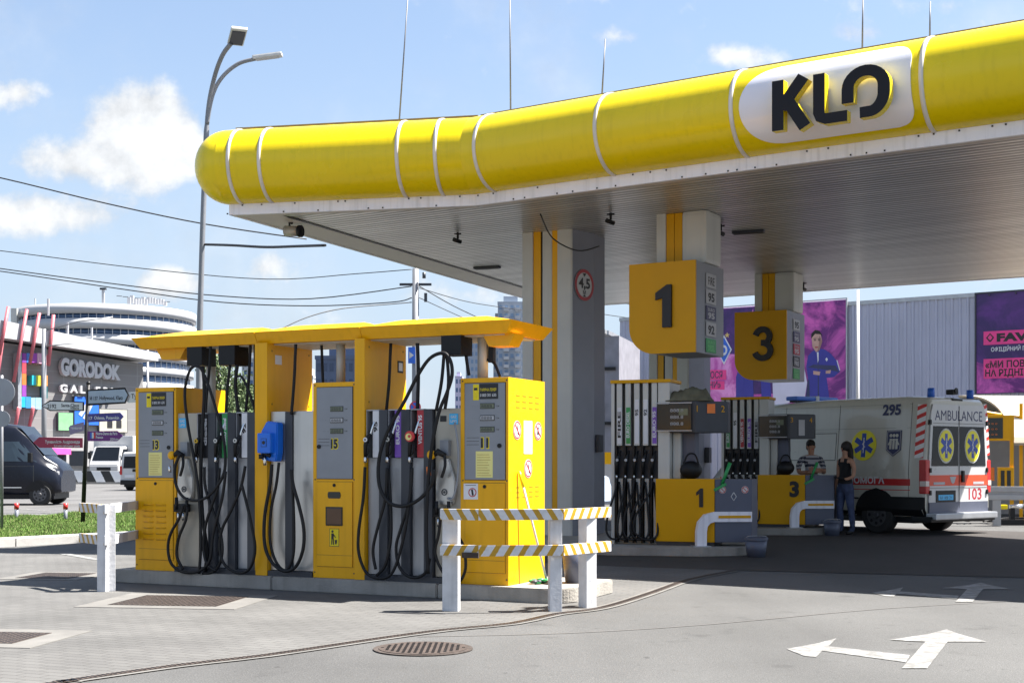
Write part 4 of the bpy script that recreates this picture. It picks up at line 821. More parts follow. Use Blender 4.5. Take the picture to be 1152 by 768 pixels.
for z in (.835, .50):
    a, b_ = V(Pq2[0]), V(Pq2[1]); d = b_ - a; mb = MB(s_b); mb.box((0, 0, 0), (d.length, .045, .10), bev=.004); r_ = mb.build('rail', B2); c = (a + b_) / 2; r_.location = (c.x - B2.location.x, c.y - B2.location.y, z + .055); r_.rotation_euler = (0, 0, math.atan2(d.y, d.x))

# ------------------------------------------------------------------ far pumps on islands 1 and 3
O3 = V((2.55, 5.5, 0))
def island_unit(off, num, label_i, first=None):
    isp = [(-.1, 20.35), (1.4, 19.62), (2.75, 19.36), (3.3, 19.5), (3.68, 19.95), (3.85, 20.6), (3.8, 21.3), (3.45, 21.9), (1.9, 23.9), (1.2, 25.2), (.1, 25.1), (-.6, 22.6)]
    if num == '3': isp = [(.6, 20.1), (1.4, 19.62), (2.75, 19.36), (3.3, 19.5), (3.62, 19.95), (3.6, 20.6), (3.0, 21.2), (1.2, 22.6), (.8, 21.6)]
    mb = MB(conc); mb.prism([(x, y) for x, y in isp], 0, .13, bev=.015); o = mb.build('pump_island'); o.location = (off.x, off.y, 0); tag(o, label_i, 'island')
def pump(off, num, n2, label, strips):
    t = thing('fuel_dispenser', label, 'fuel dispenser', V((1.52, 20.42, .13)) + off, rad(-22), 'dispensers under the canopy')
    H = 2.50
    mb = MB(lgrey); mb.bx(0, .05, 0, .6, 0, H - .05); mb.bx(.74, .92, 0, .6, 0, H - .05, .01); mb.bx(.05, .74, .16, .6, 0, H - .05); mb.build('tower_frame', t)
    mb = MB(sign_y); mb.bx(-.01, .94, -.02, .62, H - .05, H, .005); mb.build('tower_cap', t)
    mb = MB(dgrey); mb.bx(.05, .74, .1, .16, 1.0, 1.52); mb.build('holster_recess', t)
    for i, (tx, pc, tcm) in enumerate(strips):
        a = .055 + i * .138; mb = MB(lgrey); mb.bx(a + .03, a + .115, .002, .16, 1.5, H - .052, .01); mb.build('module_top', t); mb = MB(lgrey); mb.bx(a + .045, a + .112, .05, .16, .1, 1.0, .01); mb.build('module_bottom', t); mb = MB(pc); mb.bx(a + .045, a + .112, -.004, .01, 1.53, 2.08 if len(tx) > 2 else 2.2); mb.m(tcm)
        mb.text(tx, frame((a + .098, -.006, 1.62 if len(tx) > 2 else 1.95), (0, 0, 1), (-1, 0, 0)), .05, .40 if len(tx) > 2 else .10, bold=.03); mb.build('fuel_strip', t)
        mb = MB(blk); mb.bx(a, a + .03, .02, .15, .02, H - .06); mb.build('module_pillar', t)
        mb = MB(blk); x = a + .06; mb.tube([(x - .02, -.02, 1.06), (x - .015, -.03, 1.22), (x + .0, -.02, 1.30), (x + .03, .02, 1.42)], [.02, .024, .03, .014], 8); mb.m(lp if i != 2 else lp); mb.disc(fr(x - .005, -.052, 1.28), .022, t=.004); mb.m(chrome); mb.cyl((x - .02, -.02, 1.0), (x - .02, -.02, 1.05), .016); mb.build('nozzle', t)
        x = a + .04; k = random.uniform(-.2, -.05) - i * .02
        pts = [(x, -.02, 1.0), (x - .02, -.04, .8), (x + k, -.1, .45), (x + k - .02, -.12, .2), (x + k * .3, -.12, .08), (x + .1, -.08, .15), (x + .08, -.02, .5), (x + .02, .03, .95)]
        MB(rub).tube(catmull(pts, 5), .017, 7).build('hose', t)
    # display head
    hp = [(.70, .02), (1.32, -.04), (1.74, .30), (1.72, .55), (.70, .55)]
    mb = MB(dgrey); mb.prism(hp, 1.69, 2.16, bev=.012); mb.build('display_head', t)
    mb = MB(lcdd); mb.bx(.75, 1.27, -.055, .0, 1.73, 2.12, .004)
    for v in mb.bm.verts: v.co.y -= (v.co.x - .75) * .03
    mb.m(lp)
    for z in (1.80, 1.90, 2.0): mb.text('888.8', fr(.95, -.075, z), .05, .2)
    mb.m(lcd); mb.box((1.15, -.07, 2.0), (.14, .01, .1)); mb.m(galv); mb.box((1.0, -.066, 2.135), (.56, .012, .014)); mb.box((1.0, -.066, 1.72), (.56, .012, .014)); mb.build('display', t)
    Hf = frame((1.32, -.046, 0), (.42, .34, 0), (0, 0, 1)) if True else None
    mb = MB(sign_y); mb.text(num, Hf @ Matrix.Translation((.03, 2.0, .004)), .1); mb.build('head_lettering', t); mb = MB(sign_y); mb.text(n2, Hf @ Matrix.Translation((.43, 2.0, .004)), .1)
    mb.build('head_lettering', t); mb = MB(orange if num == '1' else lp); mb.prism([(.2, 1.98), (.33, 1.98), (.33, 2.12), (.2, 2.12)], .001, .005, Hf) if num == '1' else mb.prism([(.2, 1.75), (.33, 1.75), (.33, 2.05), (.2, 2.05)], .001, .005, Hf)
    mb.build('head_sticker', t)
    mb = MB(lgrey); mb.bx(.93, 1.05, .15, .5, 1.0, 1.69, .01); mb.m(bgrey); mb.bx(1.05, 1.25, .25, .5, 1.0, 1.69, .01); mb.build('head_support', t)
    # lower body
    mb = MB(sign_y); mb.bx(.72, 1.62, -.06, .5, .06, 1.0, .01); mb.build('body', t)
    bp_ = [(1.625, -.06), (2.12, .20), (2.12, .62), (1.625, .62)]; mb = MB(bgrey); mb.prism(bp_, .06, .995, bev=.008); mb.build('side_panel', t)
    mb = MB(ink); Mn = fr(1.42, -.064, .0)
    if num == '1': mb.prism([(-.03, .58), (.03, .58), (.03, .86), (-.01, .86), (-.075, .80), (-.075, .75), (-.03, .78)], 0, .006, Mn)
    else: mb.text('3', fr(1.42, -.064, .60), .28, .18, ext=.006, bold=.05, align='c')
    mb.build('number', t)
    Sd = frame((1.64, -.056, 0), (.885, .465, 0), (0, 0, 1))
    if num == '1':
        for x in (.1, .44): mb = MB(wht); mb.disc(Sd @ Matrix.Translation((x, .84, .004)), .055, t=.002); mb.m(inkr); mb.disc(Sd @ Matrix.Translation((x, .84, .0065)), .05, .04, t=.001); mb.stroke([(x - .03, .87), (x + .03, .81)], .01, .007, .008, Sd); mb.build('warning_sticker', t)
        mb = MB(wht); mb.stroke([(.27, .80), (.31, .74), (.27, .68), (.23, .74), (.27, .80)], .012, .004, .006, Sd); mb.build('warning_sticker', t)
    mb = MB(dgrey); mb.bx(.72, 1.6, -.03, .5, 0, .06); mb.build('plinth', t)
    return t
island_unit(V((0, 0, 0)), '1', 'raised concrete island carrying pump 1 and the front column')
island_unit(O3, '3', 'raised concrete island carrying pump 3 in front of the ambulance')
pg_ = MATS['pale_green']
pump(V((0, 0, 0)), '1', '2', 'tall five-hose dispenser with yellow body marked 1 below the hanging sign 1', [('FIRE', wl_, ink), ('EURO DIESEL', green, wl_), ('95', wl_, ink), ('92', wl_, ink), ('EURO 95', purple, wl_)])
pump(O3, '3', '4', 'tall five-hose dispenser with orange-yellow body marked 3 nearer to the ambulance', [('EURO DIESEL', green, wl_), ('95', wl_, ink), ('VENTUS 95', dred, wl_), ('EURO 95', purple, wl_), ('FIRE', lp, ink)])
def rail_guard(off, label):
    t = thing('crash_guard', label, 'guard rail', V((2.72, 19.75, .13)) + off, rad(6), 'bent tube guards at the pump islands')
    mb = MB(wht if False else fasc); path = [(0, 0), (0, .22), (.02, .33), (.09, .41), (.19, .44), (.76, .44)]
    mb.stroke(path, .15, -.06, .06, fr(.08, 0, 0)); mb.m(galv); mb.box((.08, 0, .006), (.26, .22, .012)); mb.build('bent_tube', t)
    MB(sign_y).bx(.33, .82, -.068, -.058, .42, .46).build('yellow_stripe', t)
    # second leg, towards the back
    MB(fasc).bx(.74, .86, -.05, .05, 0, .52).build('rear_leg', t) if False else None
rail_guard(V((0, 0, 0)), 'white bent tube guard in front of the yellow body marked 1'); rail_guard(O3, 'white bent tube guard in front of the body marked 3')
def bucket(loc, label):
    t = thing('bucket', label, 'bucket', loc, 0, 'dark buckets beside the islands')
    mb = MB(bgrey); mb.tube([(0, 0, 0), (0, 0, .27), (0, 0, .275), (0, 0, .06)], [.13, .165, .15, .12], 24); mb.build('pail', t); mb = MB(bgrey); mb.tube([(0, 0, .25), (0, 0, .29)], [.175, .175], 24, caps=False); mb.build('rim', t)
    MB(galv).tube(catmull([(-.17, 0, .27), (-.12, -.1, .31), (0, -.15, .32), (.12, -.1, .31), (.17, 0, .27)]), .006, 5).build('handle', t)
bucket(G(850.5, 626.5), 'dark grey bucket on the ground beside island 1'); bucket(G(936, 602.5), 'dark grey bucket standing near the woman by island 3')
# jacket on head 1
jk = pbr('olive_cloth', (.12, .115, .075), .95, 0, .35, 9)
bm_ = bmesh.new(); nx, ny = 26, 12
vsj = [[bm_.verts.new((x / nx * .72, y / ny * .36 - .06, .0)) for y in range(ny + 1)] for x in range(nx + 1)]
from mathutils import noise as mn
for x in range(nx + 1):
    for y in range(ny + 1):
        v = vsj[x][y]; e = min(1, min(x, nx - x) / 4, min(y, ny - y) / 3); p = V((v.co.x * 5, v.co.y * 7, 1.3)); v.co.z = .02 + e * (.06 + .10 * (x / nx) * (1.3 - x / nx) * 2 + .09 * abs(mn.noise(p)) + .04 * mn.noise(p * 2.7)); v.co.y += .03 * mn.noise(p * 1.3)
for x in range(nx):
    for y in range(ny): f = bm_.faces.new((vsj[x][y], vsj[x + 1][y], vsj[x + 1][y + 1], vsj[x][y + 1])); f.smooth = True
low = bmesh.ops.extrude_face_region(bm_, geom=list(bm_.faces)); 
for g_ in low['geom']:
    if isinstance(g_, bmesh.types.BMVert): g_.co.z = max(0.0, g_.co.z - .03)
bmesh.ops.recalc_face_normals(bm_, faces=bm_.faces); me = bpy.data.meshes.new('jacket'); bm_.to_mesh(me); me.materials.append(jk); o = bpy.data.objects.new('folded_jacket', me); COL.objects.link(o)
o.location = V((1.52, 20.42, .13)) + Euler((0, 0, rad(-22))).to_matrix() @ V((.80, .06, 2.16)); o.rotation_euler = (0, 0, rad(-22)); tag(o, 'crumpled olive jacket lying on top of the display head of pump 1', 'jacket')
def on_body(off, lx, ly): return V((1.52, 20.42, .13)) + off + Euler((0, 0, rad(-22))).to_matrix() @ V((lx, ly, 1.0))
for off, lb in ((V((0, 0, 0)), 'bright green squeegee handle leaning on the body marked 1'), (O3, 'bright green squeegee handle leaning on the body marked 3')):
    c = on_body(off, 1.78, .0); t = thing('squeegee', lb, 'squeegee', c, 0, 'green squeegees on the pumps'); MB(green).cyl((-.06, 0, -.08), (.06, 0, .24), .022, .028, 10).build('grip', t); MB(green).box((-.09, 0, -.12), (.2, .05, .04), ry=-.5).build('blade', t)
for off, lb in ((V((0, 0, 0)), 'black bag hanging under the display head of pump 1'), (O3, 'black bag standing on the body of pump 3')):
    c = on_body(off, 1.22, .12); mb = MB(blk); mb.ell(c + V((0, 0, .13)), (.17, .11, .14), 14); mb.tube(catmull([c + V((-.12, 0, .2)), c + V((-.05, 0, .36)), c + V((.06, 0, .36)), c + V((.12, 0, .2))]), .014, 6); tag(mb.build('bag'), lb, 'bag', 'black bags on the pumps')

# ------------------------------------------------------------------ vans
class Van:
    """sections: (x, z_bottom, z_belt, z_top, half width, top half width)"""
    def __init__(s, t, secs, mat, name='body', round_=.12):
        s.secs = secs; s.r = round_; mb = MB(mat); R = []
        for q in secs: R.append([mb.bm.verts.new((q[0], y, z)) for y, z in s.ring(q)])
        n = len(R[0])
        for i in range(len(R) - 1):
            for j in range(n - 1):
                f = mb.bm.faces.new((R[i][j], R[i][j + 1], R[i + 1][j + 1], R[i + 1][j])); f.smooth = True
            mb.bm.faces.new((R[i][0], R[i + 1][0], R[i + 1][n - 1], R[i][n - 1]))
        mb.bm.faces.new(R[0][::-1]); mb.bm.faces.new(R[-1])
        bmesh.ops.recalc_face_normals(mb.bm, faces=mb.bm.faces)
        o = mb.build(name, t); 
        for p in o.data.polygons:
            if len(p.vertices) > 4: p.use_smooth = False
        s.body = o
    def ring(s, q):
        x, zb, zm, zt, hw, ht = q; r = min(s.r, (zt - zm) * .45)
        h = [(hw * .93, zb), (hw, zb + .12), (hw, zb + (zm - zb) * .5), (hw, zm)]
        for k in range(1, 4): u = k / 3.5; h.append((hw + (ht - hw) * u, zm + (zt - r - zm) * u))
        c = (ht - r * .9, zt - r)
        for a in (15, 40, 65, 85): h.append((c[0] + r * .9 * math.cos(rad(a)), c[1] + r * math.sin(rad(a))))
        h.append((0, zt + .02))
        return h + [(-y, z) for y, z in h[-2::-1]]
    def sy(s, x, z):
        q = s.secs
        for i in range(len(q) - 1):
            if q[i][0] <= x <= q[i + 1][0] or i == len(q) - 2: break
        u = max(0, min(1, (x - q[i][0]) / (q[i + 1][0] - q[i][0]))); g = [a + (b_ - a) * u for a, b_ in zip(q[i], q[i + 1])]; h = s.ring(g); h = h[:len(h) // 2 + 1]
        for j in range(len(h) - 1):
            if h[j][1] <= z <= h[j + 1][1]: v = (z - h[j][1]) / max(1e-6, h[j + 1][1] - h[j][1]); return h[j][0] + (h[j + 1][0] - h[j][0]) * v
        return h[0][0] if z < h[0][1] else h[-2][0]
    def patch(s, mb, pts, side=1, off=.006, N_=1):
        """polygon given in (x,z), laid on the body side"""
        # fine grid by scanlines in z
        zs = [p[1] for p in pts]; z0, z1 = min(zs), max(zs); K = max(2, int((z1 - z0) / .06)); rows = []
        for k in range(K + 1):
            z = z0 + (z1 - z0) * (k / K) * .9998 + 1e-4; xs = []
            for i in range(len(pts)):
                p, q = pts[i], pts[(i + 1) % len(pts)]
                if (p[1] - z) * (q[1] - z) < 0: xs.append(p[0] + (z - p[1]) / (q[1] - p[1]) * (q[0] - p[0]))
            if len(xs) >= 2: rows.append((min(xs), max(xs), z))
        M_ = 6
        for a, b_ in zip(rows, rows[1:]):
            for m_ in range(M_):
                c = []
                for (xa, xb, z, u) in ((*a, m_ / M_), (*a, (m_ + 1) / M_), (*b_, (m_ + 1) / M_), (*b_, m_ / M_)):
                    x = xa + (xb - xa) * u; c.append((x, side * (s.sy(x, z) + off), z))
                mb.faces(c, [(0, 1, 2, 3) if side < 0 else (3, 2, 1, 0)])
    def side_text(s, mb, st, x, z, h, w, off=.012, bold=.03):
        # left side (+y) seen from outside: reading direction is -x -> forward is to the left
        vs, fs, x0, x1, y0, y1 = text_data(st, bold); k = h / .73; kx = w / (x1 - x0)
        pts = []
        for v in vs:
            X = x - (v.x - x0) * kx; Z = z + v.y * k; pts.append((X, s.sy(X, Z) + off, Z))
        mb.faces(pts, fs)
rimm = pbr('rim_grey', (.09, .09, .095), .45, .5)
def wheel(t, x, y, r, wd, side, name='wheel', covers=True):
    w_ = thing_child(name, t, (x, y, r))
    MB(tyre).tube([(0, -wd / 2, 0), (0, -wd / 2 + .02, 0), (0, wd / 2 - .02, 0), (0, wd / 2, 0)], [r - .025, r, r, r - .025], 28).build('tyre', w_)
    mb = MB(rimm); k = side * (wd / 2 + .004); mb.cyl((0, k - side * .05, 0), (0, k, 0), r * .62, r * .62, 24); mb.m(blk)
    for i in range(8):
        a = i * PI / 4; mb.cyl((math.cos(a) * r * .44, k, math.sin(a) * r * .44), (math.cos(a) * r * .44, k + side * .003, math.sin(a) * r * .44), r * .09, n=10)
    mb.m(rimm); mb.cyl((0, k, 0), (0, k + side * .03, 0), r * .2, r * .14, 16); mb.build('rim', w_)
def thing_child(name, t, loc):
    # the hub disc is the part itself; tyre and rim hang under it
    mb = MB(blk); mb.cyl((0, -.04, 0), (0, .04, 0), .08); o = mb.build(name, t); o.location = loc; return o
# --- ambulance
fw = V((-.60, .80, 0)); amb_rz = math.atan2(fw.y, fw.x); rearL = V((7.67, 24.8, 0)); side_n = V((-.80, -.60, 0))
AM = thing('ambulance', 'cream and white ambulance van with red stripes parked beyond pump 3', 'ambulance', rearL - side_n * 1.03, amb_rz)
secs = [(0, .38, 1.25, 2.52, 1.0, .86), (.06, .36, 1.25, 2.58, 1.02, .88), (.5, .34, 1.25, 2.62, 1.025, .90), (2.5, .34, 1.25, 2.62, 1.025, .90), (3.9, .34, 1.25, 2.58, 1.025, .90), (4.25, .34, 1.25, 2.42, 1.02, .86), (4.6, .34, 1.22, 2.14, 1.01, .82), (5.1, .34, 1.15, 1.60, .98, .78), (5.6, .34, .95, 1.22, .93, .74), (5.85, .36, .8, .98, .86, .7)]
A = Van(AM, secs, cream)
vred = pbr('ambulance_red', (.50, .02, .02), .35, 0, .05)
mb = MB(vred); A.patch(mb, [(.32, .93), (5.3, .93), (5.3, 1.12), (.32, 1.12)]); A.patch(mb, [(.32, .84), (5.0, .84), (5.0, .868), (.32, .868)]); mb.build('red_stripe', AM)
mb = MB(wl_); A.side_text(mb, 'ЕКСТРЕНА МЕДИЧНА ДОПОМОГА', 4.25, .965, .125, 3.35); mb.build('stripe_lettering', AM)
mb = MB(pbr('navy_text', (.03, .035, .10), .5)); A.side_text(mb, '295', 1.02, 2.28, .20, .42, bold=.04); mb.build('fleet_number', AM)
bl_ = pbr('seam', (.10, .10, .09), .7)
mb = MB(bl_)
for x in (.35, 2.05, 3.45): A.patch(mb, [(x, .4), (x + .012, .4), (x + .012, 2.5), (x, 2.5)], off=.003)
A.patch(mb, [(.35, 2.02), (4.6, 2.02), (4.6, 2.03), (.35, 2.03)], off=.003); A.patch(mb, [(.35, 2.47), (4.2, 2.47), (4.2, 2.478), (.35, 2.478)], off=.003); A.patch(mb, [(2.05, 1.98), (4.5, 1.98), (4.5, 1.988), (2.05, 1.988)], off=.003)
mb.build('panel_seams', AM)
ys_ = pbr('star_yellow', (.78, .70, .02), .4); bs_ = pbr('star_blue', (.02, .06, .35), .4)
def star(Mx, r, mb, base_n='d'):
    mb.m(ys_); mb.disc(Mx, r, t=.006); mb.m(bs_)
    for a in (0, 60, 120): mb.prism([(math.cos(rad(a + 90)) * r * .78 * sx - math.sin(rad(a + 90)) * r * .17 * sy, math.sin(rad(a + 90)) * r * .78 * sx + math.cos(rad(a + 90)) * r * .17 * sy) for sx, sy in ((1, 1), (-1, 1), (-1, -1), (1, -1))], .006, .008 + a * .00001, Mx)
    mb.m(wl_); mb.stroke([(0, -r * .5), (0, r * .5)], r * .07, .009, .011, Mx); mb.stroke([(-r * .1, -r * .25), (r * .12, -r * .1), (-r * .1, r * .08), (r * .08, r * .25)], r * .06, .0095, .0115, Mx)
sy_ = lambda x, z: A.sy(x, z)
tilt = math.atan2(.125, 1.1)
mb = MB(ys_); star(Matrix.Translation((1.42, A.sy(1.42, 1.70) + .008, 1.70)) @ Matrix.Rotation(PI, 4, 'Z') @ Matrix.Rotation(PI / 2 - tilt * .9, 4, 'X'), .30, mb); mb.build('star_emblem', AM)
mb = MB(MATS['navy_text']); Mx = Matrix.Translation((.72, A.sy(.72, 1.74) + .008, 1.74)) @ Matrix.Rotation(PI, 4, 'Z') @ Matrix.Rotation(PI / 2 - tilt * .9, 4, 'X')
mb.prism([(-.17, .24), (.17, .24), (.17, -.14), (0, -.26), (-.17, -.14)], 0, .006, Mx); mb.m(lp); mb.stroke([(-.15, .22), (.15, .22), (.15, -.13), (0, -.235), (-.15, -.13), (-.15, .22)], .012, .006, .008, Mx)
mb.m(cream)
for dx in (-.07, 0, .07): mb.stroke([(dx, -.12), (dx, .08)], .05, .006, .0085 + dx * .005, Mx); mb.disc(Mx @ Matrix.Translation((dx, .14, .0062)), .032, t=.003)
mb.stroke([(-.12, -.04), (-.07, .06), (.07, .06), (.12, -.04)], .025, .006, .0095, Mx); mb.build('crest', AM)
hs = stripes_mat('red_white_hatch', (.62, .03, .02), (.75, .75, .74), 6.2, (.35, .35, 1), .45)
for s_ in (1, -1): mb = MB(hs); A.patch(mb, [(.05, 1.45), (.24, 1.45), (.24, 2.46), (.05, 2.46)], side=s_, off=.008); mb.build('hatch_marking', AM)
mb = MB(hs); mb.box((-.006, -.93, 2.0), (.012, .10, 1.0), rx=-.10); mb.build('hatch_marking', AM)
# rear face (faces -x): lettering reads with +y on the left ... local frame X=-y
def rf(y, z, d=0.): return frame((-.01 - d, y, z), (0, -1, 0), (0, 0, 1))
mb = MB(vanwht); mb.prism([(-.93, .62), (.93, .62), (.93, 1.3), (.86, 2.30), (.80, 2.46), (-.80, 2.46), (-.86, 2.30), (-.93, 1.3)], -.005, .02, rf(0, 0)); mb.build('rear_doors', AM)
for s_ in (-1, 1): mb = MB(glassd); mb.prism([(s_ * .03, 1.30), (s_ * .86, 1.30), (s_ * .80, 2.05), (s_ * .03, 2.05)], 0, .006, rf(0, 0, .021)); mb.build('rear_window', AM)
for s_ in (-1, 1):
    mb = MB(lgrey); mb.prism([(math.cos(2 * PI * i / 24) * .25, math.sin(2 * PI * i / 24) * .33) for i in range(24)], 0, .003, rf(-s_ * .42, 1.68, .0275)); mt_ = rf(-s_ * .42, 1.68, .031) @ Matrix.Diagonal((.88, 1.14, 1, 1)); star(mt_, .26, mb); mb.build('window_emblem', AM)
mb = MB(MATS['navy_text']); mb.text('AMBULANCE', rf(0, 2.16, .022), .20, 1.50, bold=.0, align='c'); mb.build('rear_lettering', AM)
mb = MB(pbr('hot_red', (.75, .07, .02), .4)); mb.prism([(-.92, .93), (.92, .93), (.92, 1.13), (-.92, 1.13)], 0, .003, rf(0, 0, .0215)); mb.m(lp); mb.prism([(-.80, .95), (-.45, .95), (-.45, 1.0), (-.8, 1.0)], 0, .002, rf(0, 0, .026)); mb.prism([(.45, .95), (.80, .95), (.80, 1.0), (.45, 1.0)], 0, .002, rf(0, 0, .026)); mb.prism([(-.3, 1.1), (-.1, 1.1), (-.15, .99), (-.2, .96), (-.25, .99)], 0, .002, rf(0, 0, .026)); mb.build('rear_stripe', AM)
mb = MB(dred); mb.text('103', rf(-.52, .66, .022), .22, .42, bold=.015, align='c'); mb.build('rear_number', AM)
mb = MB(blk); mb.prism([(-.72, .62), (-.12, .62), (-.12, .84), (-.72, .84)], 0, .012, rf(0, 0, .021)); mb.m(cyan); mb.prism([(-.66, .66), (-.2, .66), (-.2, .76), (-.66, .76)], 0, .003, rf(0, 0, .0335)); mb.m(ink); mb.text('АА 1408 ОН', rf(.43, .675, .0372), .06, .38, align='c'); mb.build('number_plate', AM)
mb = MB(blk); mb.prism([(-.006, .5), (.006, .5), (.006, 2.44), (-.006, 2.44)], 0, .003, rf(0, 0, .0275)); mb.box((-.05, -.10, 1.10), (.04, .07, .22), bev=.01); mb.build('door_gap_and_handle', AM)
mb = MB(bgrey); mb.prism([(-.93, .40), (.93, .40), (.93, .62), (-.93, .62)], 0, .03, rf(0, 0, .0)); mb.build('door_bottom', AM)
for s_ in (1, -1):
    mb = MB(vred); mb.bx(-.035, .12, s_ * .90, s_ * 1.035, .78, 1.42, .03); mb.m(pbr('lamp_clear', (.65, .55, .5), .2)); mb.bx(-.04, .1, s_ * .93, s_ * 1.04, .92, 1.02, .01); mb.build('tail_light', AM)
mb = MB(galv); mb.bx(-.22, .0, -.98, .98, .30, .42, .02); mb.m(blk); mb.bx(-.14, .3, -1.02, 1.02, .25, .36, .02); mb.build('rear_bumper', AM)
mb = MB(blk)
for x in (1.1, 4.95):
    A.patch(mb, [(x + math.cos(rad(a)) * .50, .36 + math.sin(rad(a)) * .52) for a in range(-5, 186, 12)], off=.012); A.patch(mb, [(x + math.cos(rad(a)) * .50, .36 + math.sin(rad(a)) * .52) for a in range(-5, 186, 12)], side=-1, off=.012)
A.patch(mb, [(-.0, .36), (.75, .36), (.75, .78), (.0, .78)], off=.014); A.patch(mb, [(1.5, .36), (4.5, .36), (4.5, .50), (1.5, .50)], off=.014); mb.bx(.3, 5.5, -.9, .9, .22, .36); mb.build('wheel_arches_and_sill', AM)
for x in (1.1, 4.95):
    for s_ in (1, -1): wheel(AM, x, s_ * .90, .36, .24, s_)
for y in (.62, -.62): MB(blue).cyl((.15, y, 2.60), (.15, y, 2.77), .07, .065, 16).build('beacon', AM)
mb = MB(blue); mb.box((3.55, .35, 2.70), (.30, .62, .09), bev=.035); mb.box((3.55, -.35, 2.70), (.30, .62, .09), bev=.035); mb.m(wht); mb.box((3.55, 0, 2.71), (.3, .1, .1)); mb.m(blk); mb.box((3.55, 0, 2.64), (.2, 1.2, .04)); mb.build('light_bar', AM)
mb = MB(blk); mb.box((.12, .0, 2.71), (.16, .18, .10), bev=.02); mb.cyl((.04, 0, 2.74), (.02, 0, 2.74), .05); mb.box((.05, .0, 2.56), (.12, .3, .04)); mb.build('rear_lamp', AM)
mb = MB(blk); A.patch(mb, [(1.5, .66), (3.9, .66), (3.9, .72), (1.5, .72)], off=.02); A.patch(mb, [(1.85, 1.30), (2.02, 1.30), (2.02, 1.35), (1.85, 1.35)], off=.03); mb.build('rubbing_strip', AM)
mb = MB(bl_); A.patch(mb, [(2.1, 1.40), (3.4, 1.40), (3.4, 1.95), (2.1, 1.95)], off=.001); mb.m(cream); A.patch(mb, [(2.115, 1.415), (3.385, 1.415), (3.385, 1.935), (2.115, 1.935)], off=.004); mb.build('blanked_window', AM)
for s_ in (-1, 1):
    for z in (.80, 1.22, 2.12): mb = MB(blk); mb.box((-.03, s_ * .90, z), (.05, .05, .09), bev=.008); mb.build('door_hinge', AM)
mb = MB(bl_); mb.prism([(-.80, 2.10), (.80, 2.10), (.80, 2.108), (-.80, 2.108)], 0, .003, rf(0, 0, .0212)); mb.prism([(-.9, .885), (.9, .885), (.9, .893), (-.9, .893)], 0, .003, rf(0, 0, .0212)); mb.build('pressed_line', AM)
mb = MB(glassd); A.patch(mb, [(4.05, 1.32), (5.0, 1.30), (4.62, 1.9), (4.1, 1.95)]); mb.build('cab_window', AM); mb = MB(glassd); A.patch(mb, [(4.05, 1.32), (5.0, 1.30), (4.62, 1.9), (4.1, 1.95)], side=-1); mb.build('cab_window', AM)
# --- dark van on the left
NV = thing('delivery_van', 'shiny navy black van driving on the road at the left edge', 'van', V((-19.3, 42.4, 0)), rad(3))
secs = [(0, .40, 1.35, 2.45, .95, .84), (.1, .35, 1.35, 2.52, 1.0, .88), (3.0, .35, 1.35, 2.58, 1.0, .88), (3.7, .35, 1.32, 2.50, 1.0, .86), (4.1, .35, 1.28, 2.16, .99, .80), (4.6, .35, 1.22, 1.52, .97, .76), (4.95, .38, 1.08, 1.30, .93, .72), (5.12, .42, .85, 1.08, .84, .66)]
B = Van(NV, secs, vanblk, round_=.16)
for pts in ([(.3, 1.40), (1.55, 1.40), (1.55, 2.0), (.35, 2.0)], [(1.65, 1.40), (3.05, 1.40), (3.05, 2.0), (1.65, 2.0)], [(3.2, 1.38), (4.42, 1.32), (4.02, 1.85), (3.85, 2.0), (3.2, 2.0)]): mb = MB(pbr('van_glass', (.03, .045, .06), .05, 0, .1)); B.patch(mb, pts, side=-1); mb.build('window', NV)
mb = MB(glassd); mb.faces([(3.8, -.8, 2.5), (3.8, .8, 2.5), (4.58, .74, 1.58), (4.58, -.74, 1.58)], [(3, 2, 1, 0)]); mb.build('windscreen', NV)
mb = MB(blk)
for x in (.95, 4.5):
    B.patch(mb, [(x + math.cos(rad(a)) * .44, .34 + math.sin(rad(a)) * .46) for a in range(-5, 186, 12)], side=-1, off=.012)
mb.bx(.3, 4.9, -.85, .85, .2, .38); mb.build('wheel_arches', NV)
mb = MB(chrome); B.patch(mb, [(1.4, .55), (3.95, .55), (3.95, .61), (1.4, .61)], side=-1, off=.02); mb.build('side_trim', NV)
mb = MB(bl_)
for x in (1.6, 3.12, 4.3): B.patch(mb, [(x, .5), (x + .015, .5), (x + .015, 2.1 if x < 4 else 1.3), (x, 2.1 if x < 4 else 1.3)], side=-1, off=.004)
B.patch(mb, [(0.2, 1.22), (4.3, 1.22), (4.3, 1.24), (.2, 1.24)], side=-1, off=.004); mb.build('panel_seams', NV)
for x in (.95, 4.5):
    for s_ in (1, -1): wheel(NV, x, s_ * .86, .34, .24, s_)
mb = MB(blk); mb.box((4.25, -1.12, 1.5), (.12, .2, .3), bev=.03); mb.build('wing_mirror', NV); mb = MB(lp); mb.box((4.95, -.80, 1.0), (.2, .14, .14), rz=.3, bev=.03); mb.build('headlight', NV)
